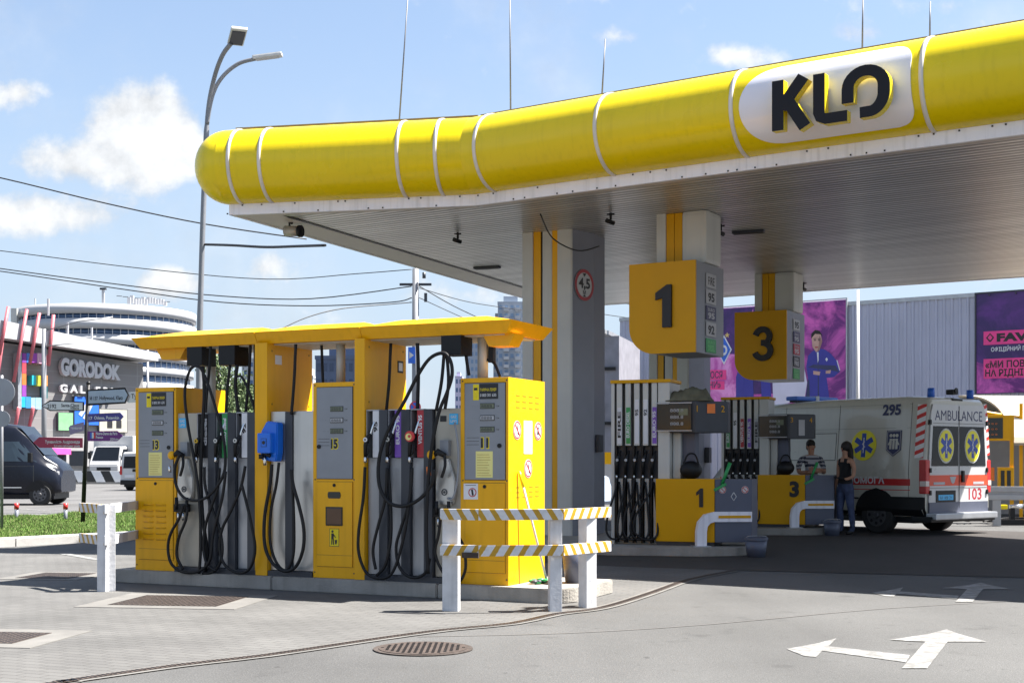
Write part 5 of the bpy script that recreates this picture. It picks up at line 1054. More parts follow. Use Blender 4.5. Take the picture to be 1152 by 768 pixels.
# --- small white van, rear to us
WV = thing('small_van', 'small white panel van seen from behind next to the left dispenser', 'van', V((-17.45, 62.0, 0)), rad(78))
secs = [(0, .35, 1.0, 1.72, .82, .72), (.1, .32, 1.0, 1.80, .85, .75), (2.4, .32, 1.0, 1.82, .85, .75), (2.9, .32, 1.0, 1.6, .84, .68), (3.4, .32, .95, 1.12, .82, .64), (4.1, .36, .8, .92, .72, .6)]
C_ = Van(WV, secs, vanwht)
for s_ in (-1, 1): mb = MB(glassd); mb.prism([(s_ * .03, 1.05), (s_ * .68, 1.05), (s_ * .62, 1.6), (s_ * .03, 1.6)], 0, .006, rf(0, 0, -.002)); mb.build('window', WV)
for s_ in (-1, 1):
    for q in ([(.5, 1.05), (1.4, 1.05), (1.4, 1.6), (.5, 1.6)], [(1.6, 1.05), (2.9, 1.05), (2.5, 1.5), (1.6, 1.6)]): mb = MB(glassd); C_.patch(mb, q, side=s_); mb.build('window', WV)
if 0: C_.patch(mb, [(.5, 1.05), (1.4, 1.05), (1.4, 1.6), (.5, 1.6)]); C_.patch(mb, [(1.6, 1.05), (2.9, 1.05), (2.5, 1.5), (1.6, 1.6)]); C_.patch(mb, [(.5, 1.05), (1.4, 1.05), (1.4, 1.6), (.5, 1.6)], side=-1); C_.patch(mb, [(1.6, 1.05), (2.9, 1.05), (2.5, 1.5), (1.6, 1.6)], side=-1)
mb = MB(blk); mb.bx(-.08, .1, -.8, .8, .28, .5, .02); mb.bx(.2, 3.9, -.75, .75, .18, .34); mb.box((-.02, .05, .95), (.04, .3, .12)); mb.build('bumper', WV)
for s_ in (1, -1): MB(vred).bx(-.03, .08, s_ * .74, s_ * .85, .75, 1.15, .01).build('tail_light', WV)
mb = MB(wl_); mb.bx(-.03, 0, .1, .6, .62, .75); mb.build('number_plate', WV)
for x in (.7, 3.3):
    for s_ in (1, -1): wheel(WV, x, s_ * .72, .31, .2, s_)
# --- white truck facing us
TK = thing('truck', 'white box truck parked facing the road below the shopping centre', 'truck', V((-27.5, 91, 0)), rad(-100))
secs = [(0, .5, 1.3, 2.5, 1.1, 1.05), (.05, .5, 1.3, 2.55, 1.1, 1.05)]
mb = MB(vanwht); mb.bx(-4.5, -.6, -1.45, 1.45, .8, 3.1, .05); mb.build('box_body', TK); mb = MB(vanwht); mb.prism([(-1.2, .6), (.75, .6), (.8, 1.1), (.55, 1.4), (.1, 2.35), (-1.2, 2.45)], -1.05, 1.05, frame((0, 0, 0), (1, 0, 0), (0, 0, 1)), bev=.05); mb.build('cab', TK)
mb = MB(glassd); mb.faces([(.575, -.95, 1.42), (.575, .95, 1.42), (.125, .85, 2.33), (.125, -.85, 2.33)], [(0, 1, 2, 3)]); mb.build('windscreen', TK); mb = MB(glassd); mb.faces([(-.6, 1.056, 1.45), (.4, 1.056, 1.45), (.05, 1.056, 2.2), (-.6, 1.056, 2.2)], [(0, 1, 2, 3)]); mb.build('window', TK); mb = MB(glassd); mb.faces([(-.6, -1.056, 1.45), (.4, -1.056, 1.45), (.05, -1.056, 2.2), (-.6, -1.056, 2.2)], [(3, 2, 1, 0)]); mb.build('window', TK)
mb = MB(blk); mb.bx(.74, .86, -.95, .95, .35, .62, .02); mb.bx(.76, .81, -.5, .5, .75, .95); [mb.box((.35, s_ * 1.25, 1.75), (.12, .2, .45), bev=.03) for s_ in (-1, 1)]; mb.bx(-4.4, .6, -.8, .8, .4, .8); mb.build('grille_and_mirrors', TK)
for x in (-.1, -3.5):
    for s_ in (1, -1): wheel(TK, x, s_ * .95, .42, .26, s_)
# --- pale blue car glimpsed between first column and pump 1
PC = thing('parked_car', 'pale blue car glimpsed between the front column and pump 1', 'car', V((2.35, 36.0, 0)), rad(150))
secs = [(0, .3, .7, .95, .75, .65), (.15, .28, .75, 1.0, .82, .7), (.9, .28, .8, 1.38, .85, .62), (1.6, .28, .8, 1.46, .86, .64), (2.6, .28, .8, 1.42, .86, .62), (3.3, .28, .78, 1.0, .84, .66), (4.1, .32, .65, .78, .74, .6)]
D_ = Van(PC, secs, pbr('pale_blue_paint', (.45, .55, .68), .3, 0, .05, coat=.5), round_=.2); 
for s_ in (-1, 1): mb = MB(glassd); D_.patch(mb, [(.75, .86), (2.9, .86), (2.5, 1.25), (1.1, 1.28)], side=s_); mb.build('window', PC)
for x in (.8, 3.3):
    for s_ in (1, -1): wheel(PC, x, s_ * .74, .3, .2, s_)

# ------------------------------------------------------------------ people
def figure(name, label, loc, rz, J, E_, R, zones, hairmb, face=True):
    me = bpy.data.meshes.new(name + '_s'); me.from_pydata([V(p) for p in J], E_, []); o = bpy.data.objects.new('s', me); COL.objects.link(o)
    sk = o.modifiers.new('skin', 'SKIN'); sk.use_smooth_shade = True; ss = o.modifiers.new('sub', 'SUBSURF'); ss.levels = 2; ss.render_levels = 2
    for i, r in enumerate(R):
        me.skin_vertices[0].data[i].radius = r if isinstance(r, tuple) else (r, r)
    me.skin_vertices[0].data[0].use_root = True
    m2 = bpy.data.meshes.new_from_object(o.evaluated_get(bpy.context.evaluated_depsgraph_get())); bpy.data.objects.remove(o)
    b = bpy.data.objects.new(name, m2); COL.objects.link(b); b.location = loc; b.rotation_euler = (0, 0, rz); tag(b, label, 'person')
    m2.materials.clear(); mats = []
    for p in m2.polygons:
        mt = zones(p.center)
        if mt not in mats: mats.append(mt); m2.materials.append(mt)
        p.material_index = mats.index(mt); p.use_smooth = True
    h = hairmb.build('hair', b); return b
def skel(arms):
    J = [(0, 0, .95), (0, 0, 1.10), (0, 0, 1.28), (0, .0, 1.40), (0, 0, 1.47), (0, .01, 1.54), (0, .015, 1.63), (0, .01, 1.70)]
    E_ = [(i, i + 1) for i in range(7)]; R = [(.155, .115), (.125, .095), (.15, .105), (.13, .085), (.052, .052), (.062, .075), (.078, .095), (.06, .075)]
    def add(parent, pts, rs):
        nonlocal J, E_, R
        k = parent
        for p, r in zip(pts, rs): J.append(p); R.append(r); E_.append((k, len(J) - 1)); k = len(J) - 1
        return k
    return J, E_, R, add
# woman: seen from the side, facing left of the picture; local -y is her front
J, E_, R, add = skel(None)
for s_ in (-1, 1):
    f_ = .05 * s_
    add(0, [(s_ * .095, 0, .88), (s_ * .10, .0 + f_ * .4, .68), (s_ * .10, .0 + f_, .48), (s_ * .10, .03 + f_, .28), (s_ * .10, .04 + f_, .10), (s_ * .10, -.01 + f_, .045), (s_ * .10, -.13 + f_, .03)], [.105, .088, .066, .062, .046, .045, .034])
kR = add(3, [(-.17, .01, 1.385), (-.215, .03, 1.25), (-.235, .035, 1.10), (-.235, -.02, .96), (-.23, -.06, .86), (-.228, -.07, .81)], [.058, .045, .036, .030, .026, .028])
kL = add(3, [(.17, .01, 1.385), (.21, .03, 1.25), (.215, .0, 1.10), (.17, -.12, 1.05), (.10, -.19, 1.07), (.07, -.215, 1.075)], [.058, .045, .036, .030, .026, .028])
for k, base, dr_ in ((kR, V(J[kR]), V((0, -.25, -1))), (kL, V(J[kL]), V((-1, -.5, .15)))):
    dr_.normalize(); sd = V((0, 1, 0)).cross(dr_).normalized() if abs(dr_.y) < .9 else V((1, 0, 0)); sd = dr_.cross(sd).normalized()
    for q in range(4): add(k, [tuple(base + dr_ * .035 + sd * (.022 * (q - 1.5))), tuple(base + dr_ * .07 + sd * (.022 * (q - 1.5))), tuple(base + dr_ * (.10 if q in (1, 2) else .09) + sd * (.02 * (q - 1.5)) + V((0, -.012, .0)))], [.0095, .0088, .0075])
    add(k, [tuple(base + sd * .035 + dr_ * .02), tuple(base + sd * .045 + dr_ * .05)], [.010, .008])
def zw(c):
    if c.z < .07: return blk
    if c.z < .97 and abs(c.x) < .2: return jeans
    if .97 <= c.z < 1.36 and abs(c.x) < .165: return topb
    if 1.36 <= c.z < 1.43 and .06 < abs(c.x) < .115: return topb
    return skin
hb = MB(hair); hb.ell((0, .03, 1.66), (.098, .115, .115), 18); hb.ell((0, .07, 1.56), (.10, .085, .14), 16); hb.ell((.0, .085, 1.46), (.095, .06, .10), 14)
for i in range(26):
    a = random.uniform(-1.7, 1.7); x, y = math.sin(a) * .09, .03 + math.cos(a) * .09; hb.tube([(x * .8, y * .8 + .0, 1.70), (x * 1.12, y * 1.1, 1.6), (x * 1.1, y * 1.1 + .01, 1.46), (x * .9, y + .02, 1.36 + random.random() * .05)], [.02, .028, .024, .008], 6)
wl0 = G(951, 601)
WM = figure('person', 'person with long dark hair in black sleeveless top and jeans standing by the ambulance', (wl0.x, wl0.y, 0), rad(-62), J, E_, R, zw, hb)
mb = MB(skin); mb.ell((0, -.085, 1.625), (.012, .016, .018), 8); mb.m(dred); mb.ell((0, -.078, 1.585), (.022, .008, .008), 8); mb.m(ink); [mb.ell((s_ * .03, -.076, 1.65), (.010, .006, .006), 8) for s_ in (-1, 1)]; mb.build('face', WM)
# man standing behind the body of pump 3, arms folded
J, E_, R, add = skel(None)
for s_ in (-1, 1):
    add(0, [(s_ * .10, 0, .88), (s_ * .12, .0, .68), (s_ * .12, .0, .48), (s_ * .12, .03, .28), (s_ * .12, .04, .10), (s_ * .12, -.01, .045), (s_ * .13, -.14, .03)], [.11, .092, .07, .066, .048, .047, .036])
    k = add(3, [(s_ * .19, .01, 1.39), (s_ * .25, .02, 1.25), (s_ * .25, -.02, 1.13), (s_ * .14, -.17, 1.16 + .02 * s_), (s_ * .0 - s_ * .05, -.20, 1.18 + .02 * s_)], [.068, .055, .045, .038, .03])
    b0 = V(J[k])
    for q in range(4): add(k, [tuple(b0 + V((-s_ * .03, -.01, .02 * (q - 1.5)))), tuple(b0 + V((-s_ * .06, -.005, .02 * (q - 1.5)))), tuple(b0 + V((-s_ * .085, .01, .02 * (q - 1.5))))], [.0098, .009, .0078])
    add(k, [tuple(b0 + V((-s_ * .02, -.01, .045))), tuple(b0 + V((-s_ * .04, -.01, .065)))], [.010, .008])
tee = [pbr('tee_light', (.42, .42, .44), .9), pbr('tee_dark', (.05, .055, .08), .9)]
def zm_(c):
    if c.z < .07: return blk
    if c.z < .97 and abs(c.x) < .22: return dgrey
    if c.z < 1.455 and c.z > .95 and not (c.y < -.13 and c.z < 1.26) and not (abs(c.x) > .2 and c.z < 1.2): return tee[int(c.z * 28) % 2]
    return skin
hb = MB(hair); hb.ell((0, .03, 1.68), (.085, .10, .09), 18); hb.ell((0, .06, 1.62), (.08, .07, .08), 14)
ml0 = V((5.88, 26.2, 0))
MN = figure('person', 'person with short dark hair in a striped t-shirt standing with folded arms behind pump 3', ml0, rad(10), J, E_, R, zm_, hb); MN.scale = (1.03, 1.03, 1.03)
mb = MB(skin); mb.ell((0, -.085, 1.625), (.014, .018, .02), 8); [mb.ell((s_ * .078, .01, 1.625), (.012, .02, .03), 8) for s_ in (-1, 1)]; mb.m(ink); [mb.ell((s_ * .032, -.077, 1.65), (.012, .006, .006), 8) for s_ in (-1, 1)]; mb.m(dred); mb.ell((0, -.075, 1.58), (.026, .006, .006), 8); mb.build('face', MN)

# ------------------------------------------------------------------ fence and billboards on the right
FA = V((4.0, 49.4)); FB = V((14.6, 42.0)); fd = (FB - FA).normalized(); fn = V((fd.y, -fd.x))   # fn towards camera
fmat = pbr('fence_lavender', (.40, .41, .50), .5, .1, .08, .6, streak=.12)
def corr(name, a, b, z0, z1, mat, pitch=.25, dep=.04, label=None, cat='fence'):
    mb = MB(mat); d = (b - a).normalized(); n = V((d.y, -d.x)); L_ = (b - a).length; k = int(L_ / pitch); pts = []
    for i in range(k):
        s_ = i * pitch
        for q, o_ in ((0, 0), (.55, 0), (.65, dep), (.9, dep)): p = a + d * (s_ + q * pitch) + n * o_; pts.append(p)
    pts.append(b); N0 = len(pts); vs_ = [(p.x, p.y, z0) for p in pts] + [(p.x, p.y, z1) for p in pts]; mb.faces(vs_, [(i, i + 1, N0 + i + 1, N0 + i) for i in range(N0 - 1)])
    q = [p - n * .03 for p in pts]; vs_ = [(p.x, p.y, z0) for p in q] + [(p.x, p.y, z1) for p in q]; mb.faces(vs_, [(N0 + i, N0 + i + 1, i + 1, i) for i in range(N0 - 1)])
    return mb
t = thing('corrugated_fence', 'tall lavender corrugated metal fence behind the ambulance', 'fence')
mb = corr('f', FA, FA + fd * 30, 0, 6.55, fmat); mb.build('corrugated_sheet', t)
mb = MB(galv); a = FA; b_ = FA + fd * 30
mb.prism([(a.x + fn.x * .06, a.y + fn.y * .06), (b_.x + fn.x * .06, b_.y + fn.y * .06), (b_.x - fn.x * .08, b_.y - fn.y * .08), (a.x - fn.x * .08, a.y - fn.y * .08)], 6.55, 6.68)
for s_ in range(0, 31, 3): p = FA + fd * s_ - fn * .12; mb.box((p.x, p.y, 3.2), (.12, .12, 6.4))
mb.build('rail_and_posts', t)
def fpt(px, off=.12):
    k = (px - 576) / F; b0 = FA + fn * off; s_ = (k * b0.y - b0.x) / (fd.x - k * fd.y); return s_
def nodecloud(name, dark, light, sc):
    m = bpy.data.materials.new(name); m.use_nodes = True; N = m.node_tree.nodes; L = m.node_tree.links; b = N['Principled BSDF']; b.inputs['Roughness'].default_value = .45
    tc = N.new('ShaderNodeTexCoord'); n = N.new('ShaderNodeTexNoise'); n.inputs['Scale'].default_value = sc; n.inputs['Detail'].default_value = 9; n.inputs['Distortion'].default_value = .6; L.new(tc.outputs['Object'], n.inputs['Vector'])
    r = N.new('ShaderNodeValToRGB'); r.color_ramp.elements[0].position = .44; r.color_ramp.elements[1].position = .60; n.inputs['Roughness'].default_value = .65; r.color_ramp.elements[0].color = (*dark, 1); r.color_ramp.elements[1].color = (*light, 1); L.new(n.outputs['Fac'], r.inputs[0]); L.new(r.outputs[0], b.inputs['Base Color']); return m
mag = nodecloud('poster_magenta', (.13, .012, .16), (.60, .10, .42), .9); vio = nodecloud('poster_violet', (.035, .012, .10), (.10, .02, .20), .8); mag2 = nodecloud('poster_pink', (.45, .06, .33), (.75, .30, .62), 1.1)
zp = lambda py, s_, off=.12: CZ - (py - 518) / F * (FA + fd * s_ + fn * off).y
def fence_frame(s_, z, off): p = FA + fd * s_ + fn * off; return frame((p.x, p.y, z), (fd.x, fd.y, 0), (0, 0, 1))
sa, sb_ = fpt(797), fpt(952); B1t = thing('billboard', 'purple football billboard with a player in a blue tracksuit', 'billboard', (0, 0, 0), 0, 'billboards on the corrugated fence')
za, zb_ = 2.7, 6.75; Wd = sb_ - sa; M0 = fence_frame(sa, 0, .12)
mb = MB(mag2); mb.prism([(0, za), (Wd, za), (Wd, zb_), (0, zb_)], -.10, 0, M0); mb.build('poster_panel', B1t)
mb = MB(mag); mb.prism([(Wd * .60, za + .02), (Wd - .02, za + .02), (Wd - .02, zb_ - .02), (Wd * .52, zb_ - .02)], 0, .006, M0); mb.m(vio); mb.prism([(.0, 5.2), (Wd * .25, 5.1), (Wd * .34, zb_ - .03), (0.0, zb_ - .02)], 0, .007, M0); mb.prism([(Wd * .33, 3.7), (Wd * .52, 3.7), (Wd * .52, zb_ - .03), (Wd * .34, zb_ - .03)], 0, .0065, M0); mb.build('poster_background', B1t)
pb = pbr('poster_blue', (.035, .035, .28), .5, 0, .15, 1.5); psk = pbr('poster_skin', (.50, .30, .24), .5, 0, .15, 3); pw = pbr('poster_white', (.62, .60, .72), .5, 0, .12, 1); 
def px2(px, py, off=.13): 
    s_ = fpt(px, off); return (s_ - sa, zp(py, s_, off))
def ppoly(mb, pts, h, T=None): mb.prism([(T or px2)(*p) for p in pts], .0, h, M0 if T is None else T.M)
mb = MB(pb); ppoly(mb, [(906, 448), (909, 425), (907, 412), (909, 400), (914, 395), (921, 392), (928, 393), (935, 398), (943, 408), (945, 418), (938, 424), (930, 425), (933, 448)], .012)
ppoly(mb, [(828, 450), (828, 424), (832, 412), (838, 418), (836, 452)], .011); ppoly(mb, [(838, 420), (847, 422), (848, 452), (836, 452)], .0115); ppoly(mb, [(856, 428), (866, 424), (868, 452), (857, 452)], .011)
mb.m(pw); ppoly(mb, [(869, 425), (882, 400), (903, 405), (908, 430), (905, 450), (870, 456)], .0105)
mb.m(psk); ppoly(mb, [(913, 378), (917, 373), (923, 375), (925, 384), (922, 394), (918, 396), (914, 390)], .014); ppoly(mb, [(915, 417), (923, 418), (922, 422), (915, 421)], .0145); ppoly(mb, [(929, 417), (935, 416), (934, 420), (929, 420)], .0145)
mb.m(hair); ppoly(mb, [(912.5, 381), (913, 375), (917, 371), (922, 372), (925.5, 378), (923, 376), (917, 375.5)], .016); mb.m(wl_); ppoly(mb, [(919, 396), (921, 396), (921, 405), (920, 408)], .0155)
mb.m(pbr('poster_shadow', (.30, .16, .13), .5)); ppoly(mb, [(922, 377), (925, 384), (922, 394), (919.5, 395.5), (921, 388)], .0148); mb.m(ink)
for x_ in (915.6, 920.2): ppoly(mb, [(x_, 382.2), (x_ + 2.4, 382), (x_ + 2.2, 383.2), (x_ + .2, 383.3)], .0155); ppoly(mb, [(x_ - .2, 380.6), (x_ + 2.8, 380.2), (x_ + 2.8, 380.9), (x_ - .1, 381.4)], .0158)
mb.m(dred); ppoly(mb, [(916.6, 390), (920.6, 389.8), (920, 391.2), (917.2, 391.3)], .0157); mb.m(MATS['navy_text'])
ppoly(mb, [(909, 413), (915, 410), (940, 411), (944, 419), (941, 417.5), (916, 414)], .0142); ppoly(mb, [(920.2, 404), (920.8, 404), (921.5, 447), (920, 447)], .0143); ppoly(mb, [(906.5, 447), (908.8, 427), (910.5, 427), (911, 447)], .0144)
mb.m(wl_); ppoly(mb, [(930, 402), (931.5, 404), (930, 406.5), (928.5, 404)], .0145); ppoly(mb, [(941, 405), (942, 405), (945.2, 416), (944.4, 417)], .0146)
mb.build('player_figure', B1t)
mb = MB(wl_); cs = px2(814.5, 393.5); Mc = M0 @ Matrix.Translation((cs[0], cs[1], .009)); mb.prism([(0, .52), (.30, 0), (0, -.52), (-.30, 0)], 0, .002, Mc); mb.m(blue); mb.prism([(0, .44), (.25, 0), (0, -.44), (-.25, 0)], 0, .004, Mc); mb.m(wl_); mb.text('D', Mc @ Matrix.Translation((0, -.18, .0045)), .36, .26, bold=.04, align='c'); mb.m(pbr('gold', (.6, .42, .12), .4)); cs2 = px2(818, 377); Mc2 = M0 @ Matrix.Translation((cs2[0], cs2[1], .009)); mb.prism([((.11 if i % 2 == 0 else .045) * math.sin(i * PI / 5), (.11 if i % 2 == 0 else .045) * math.cos(i * PI / 5)) for i in range(10)], 0, .003, Mc2); mb.build('club_crest', B1t)
pk = pbr('text_pink', (.80, .05, .25), .5)
mb = MB(pk); a = px2(799, 415); b_ = px2(815, 424.5); 
mb.prism([(0.02, px2(799, 427)[1]), (px2(817, 427)[0], px2(817, 427)[1]), (px2(817, 416)[0], px2(817, 416)[1]), (.02, px2(799, 416)[1])], .009, .012, M0); mb.prism([(0.02, px2(799, 438)[1]), (px2(815, 438)[0], px2(815, 438)[1]), (px2(815, 428.5)[0], px2(815, 428.5)[1]), (.02, px2(799, 428.5)[1])], .009, .0125, M0)
mb.m(MATS['navy_text']); mb.text('ЮСЯ', M0 @ Matrix.Translation((.03, px2(799, 425.5)[1], .0135)), .24, .52, bold=.02); mb.text('НИ»', M0 @ Matrix.Translation((.03, px2(799, 436.5)[1], .014)), .24, .46, bold=.02); mb.build('poster_text', B1t)
mb = MB(galv); mb.prism([(-.03, za), (-.0, za), (0, zb_ + .03), (Wd, zb_ + .03), (Wd, za), (Wd + .04, za), (Wd + .04, zb_ + .06), (-.03, zb_ + .06)], -.08, .03, M0); mb.build('frame', B1t)
# billboard 2
s2a = fpt(1098.5); s2b = s2a + 7; B2t = thing('billboard', 'dark purple billboard with pink captions at the right picture edge', 'billboard', (0, 0, 0), 0, 'billboards on the corrugated fence')
M2 = fence_frame(s2a, 0, .12); zt2, zb2 = 6.62, 3.5
mb = MB(vio); mb.prism([(0, zb2), (7, zb2), (7, zt2), (0, zt2)], -.10, 0, M2); mb.build('poster_panel', B2t)
mb = MB(mag); mb.prism([(0.01, zb2 + .01), (6.99, zb2 + .01), (6.99, zb2 + .75), (4, zb2 + .6), (2, zb2 + .85), (.8, zb2 + .7), (.01, zb2 + 1.0)], 0, .005, M2); mb.build('poster_background', B2t)
def pz(px, py): s_ = fpt(px, .13); return s_ - s2a, zp(py, s_, .13)
mb = MB(pk); yy = pz(1108, 388)[1]; mb.prism([(.22, yy), (6.2, yy), (6.2, yy + .42), (.22, yy + .42)], 0, .009, M2); y2 = pz(1108, 408 + 8)[1]; 
mb.prism([(.22, y2), (1.95, y2), (1.95, y2 + .34), (.22, y2 + .34)], 0, .0095, M2); mb.prism([(1.9, y2), (6, y2), (6, y2 + .34), (1.9, y2 + .34)], 0, .009, M2); y3 = pz(1108, 424.5)[1]; mb.prism([(.22, y3 - .04), (4, y3 - .04), (4, y3 + .30), (.22, y3 + .30)], 0, .0092, M2)
mb.m(ink); mb.text('FAV', M2 @ Matrix.Translation((.62, yy + .1, .0105)), .24, .95, bold=.06); mb.stroke([(.42, yy + .1), (.52, yy + .22), (.42, yy + .34), (.32, yy + .22), (.42, yy + .1)], .05, .0095, .011, M2); mb.text('«МИ ПОВЕ', M2 @ Matrix.Translation((.27, y2 + .06, .011)), .21, 1.35, bold=.03); mb.text('НА РІДНІ', M2 @ Matrix.Translation((.27, y3 + .03, .011)), .21, 1.15, bold=.03)
mb.m(wl_); mb.text('ОФІЦІЙНИЙ ПА', M2 @ Matrix.Translation((.45, pz(1112, 395.5)[1], .011)), .13, 1.15, bold=.02); mb.build('poster_text', B2t)
mb = MB(dgrey); mb.prism([(-.05, zb2), (0, zb2), (0, zt2), (7, zt2), (7, zt2 + .05), (-.05, zt2 + .05)], -.08, .03, M2)
for k in range(6): mb.box((0, 0, 0), (.04, .04, .08), M=M2 @ Matrix.Translation((.4 + k * .8, zt2 - .05, .04)))
mb.build('frame', B2t)
# thin white pole
t = thing('thin_pole', 'thin white pole standing behind the ambulance against the corrugated fence', 'pole', (P(965, 500, 33).x, 33, 0)); MB(wht).cyl((0, 0, 0), (0, 0, 5.62), .05, .035, 10).build('shaft', t); MB(wht).cyl((0, 0, 0), (0, 0, .05), .14, n=14).build('base_plate', t)
# car wash corner
t = thing('arched_shelter', 'cream arched canopy roof over yellow machines at the right edge', 'shelter', (11.0, 32.4, 0), rad(-22))
mb = MB(pbr('tent_cream', (.40, .36, .285), .6, 0, .12, 1)); inv = (Matrix.Translation((11.0, 32.4, 0)) @ Matrix.Rotation(rad(-22), 4, 'Z')).inverted()
C1 = catmull([P(x_, y_, Y_) for x_, y_, Y_ in ((1078, 444.5, 33.2), (1100, 446, 32.7), (1115, 452, 32.2), (1126, 462, 31.7), (1134, 475, 31.3), (1139, 487, 31), (1141, 498, 30.9))], 3); C1 = [inv @ p for p in C1]; dv = inv.to_3x3() @ V((4.2, .5, 0)); up_ = V((0, .02, -.05))
for p, q in zip(C1, C1[1:]):
    mb.faces([p, q, q + dv, p + dv], [(0, 1, 2, 3)], True); mb.faces([p + up_, q + up_, q + dv + up_, p + dv + up_], [(3, 2, 1, 0)], True); mb.faces([p, q, q + up_, p + up_], [(3, 2, 1, 0)])
mb.build('curved_roof', t)
mb = MB(pbr('tent_back', (.30, .28, .23), .7)); p = C1[0]; mb.faces([p, p + dv, p + dv + V((0, 2.5, -.4)), p + V((0, 2.5, -.4))], [(0, 1, 2, 3)]); mb.build('rear_roof', t)
mb = MB(yel); mb.bx(1.25, 1.33, -.5, -.4, 0, 2.75); mb.bx(1.25, 1.33, 3.8, 3.9, 0, 2.75); mb.bx(-1.5, -1.42, 3.8, 3.9, 0, 2.9); mb.tube([(-.7, -.5, 2.75), (1.3, -.45, 2.4)], .05, 6); mb.tube([(2.3, -.45, 0), (3.0, -.4, 1.9)], .05, 6); mb.m(beige); mb.ell((.05, -.3, 2.62), (.28, .2, .12), 12); mb.build('frame', t)
MB(pbr('wash_wall', (.34, .33, .33), .7, 0, .1)).bx(-1.8, 5, 3.2, 3.3, 0, 2.6).build('rear_wall', t)
t = thing('payment_machine', 'yellow machine with a black display under the cream arched roof', 'machine', (P(1106, 500, 30).x, 30, 0), rad(-15))
MB(yel).bx(.0, .66, 0, .35, 1.85, 2.42, .01).build('cabinet', t); mb = MB(lcdd); mb.bx(.03, .42, -.01, .02, 1.9, 2.36, .004); mb.m(orange); [mb.text('0 0 0', fr(.1, -.013, 1.97 + k * .12), .04, .2) for k in range(3)]; mb.build('display', t)
mb = MB(yel); mb.bx(.32, .66, .05, .3, .7, 1.25, .01); mb.m(lcdd); [mb.bx(.38 + .13 * k, .46 + .13 * k, .04, .06, .78, 1.18) for k in range(2)]; mb.build('lower_box', t); MB(yel).bx(.58, .66, .1, .2, 0, 1.85).build('post', t); mb = MB(orange); mb.bx(.02, .25, .1, .12, .95, 1.25); mb.build('notice', t)
t = thing('crash_barrier', 'grey steel crash barrier behind the rear of the ambulance', 'guard rail', (P(1112, 540, 28.6).x, 28.6, 0), rad(-12)); mb = MB(galv)
for k in range(2): mb.box((.45, 0, .62 + k * .17), (1.7, .06, .12), bev=.02)
mb.box((.45, .03, .70), (1.7, .02, .28)); mb.build('beam', t); MB(galv).bx(.1, .26, .03, .15, 0, .72, .01).build('post', t)
mb = MB(rub)
for i in range(7):
    x0_ = P(1060 + i * 13, 590, 29.5).x; mb.tube(catmull([V((x0_ + random.uniform(-.3, .3) + k * .25, 29.5 + random.uniform(-.4, .6), .03 + .12 * random.random())) for k in range(6)]), .018, 6)
tag(mb.build('rubber_hose'), 'tangled black hoses on the lit ground behind the ambulance', 'hose')
mb = MB(lem); c = P(1128, 570, 29); mb.box(c, (.18, .12, .10), bev=.02); mb.m(chrome); mb.cyl(c + V((.15, 0, 0)), c + V((.5, 0, .02)), .05); mb.m(galv); mb.box(c + V((.55, 0, 0)), (.14, .14, .2), bev=.02); mb.m(blk); mb.box(c - V((-.2, 0, .32)), (.7, .3, .1)); mb.box(c - V((-.2, 0, .18)), (.1, .1, .3)); c_ = c.z; mb.box(V((c.x + .2, c.y, (c.z - .3) / 2)), (.5, .25, max(.05, c.z - .3)));
tag(mb.build('pump_motor'), 'small yellow and chrome pump motor behind the crash barrier', 'machine')
# shed between column and fence
t = thing('metal_shed', 'grey shed with a corrugated roof edge glimpsed left of pump 1', 'shed', V((P(683, 400, 43).x - .6, 43, 0)), rad(-15))
MB(pbr('shed_wall', (.20, .20, .23), .7, 0, .2)).bx(0, 1.0, 0, 4, 1.4, 5.4).build('wall', t); MB(pbr('shed_low', (.45, .43, .42), .7, 0, .15)).bx(-.2, 1.0, .1, 4, 0, 2.6).build('lower_wall', t); mb = MB(galv); [mb.bx(-.3 + .12 * k, -.24 + .12 * k, -.3, 4, 5.42 + .04 * (k % 2), 5.55 + .04 * (k % 2)) for k in range(9)]; mb.build('roof', t)
mb = MB(blk); mb.cyl((-.05, -.1, 1.2), (.05, -.1, 5.4), .05); mb.tube([(-.1, -.1, 2.0), (.5, -.1, 3.0), (-.1, -.1, 4.0)], .04, 6); mb.bx(-.1, .9, -.1, -.02, 2.55, 2.65); mb.bx(-.1, .9, -.1, -.02, 4.3, 4.4); mb.build('dark_frame', t)
t = thing('yellow_board', 'low yellow board seen between the front column and pump 1', 'board', V((P(680, 515, 39).x - .6, 39, 0))); MB(sign_y).bx(0, 1.2, 0, .08, 1.3, 1.65).build('panel', t); MB(galv).bx(.1, .16, 0, .06, 0, 1.3).bx(1.0, 1.06, 0, .06, 0, 1.3).build('post', t)

# ------------------------------------------------------------------ left background: shopping centre, round tower, signs, poles
ML0 = V((-42.2, 110.0)); ML1 = V((-33.2, 120.0)); md = (ML1 - ML0).normalized(); mnv = V((md.y, -md.x))
def mfr(s_, z, off=0.): p = ML0 + md * s_ + mnv * off; return frame((p.x, p.y, z), (md.x, md.y, 0), (0, 0, 1))
def mpx(px, py, off=.3):
    k = (px - 576) / F; b0 = ML0 + mnv * off; s_ = (k * b0.y - b0.x) / (md.x - k * md.y); Y = (b0 + md * s_).y; return s_, CZ - (py - 518) / F * Y
MALL = thing('shopping_centre', 'grey shopping centre with white eave and big white letters behind the road', 'building')
M = mfr(0, 0); sR = (ML1 - ML0).length
mw = bpy.data.materials.new('mall_cladding'); mw.use_nodes = True; N = mw.node_tree.nodes; L = mw.node_tree.links; b = N['Principled BSDF']; b.inputs['Roughness'].default_value = .6
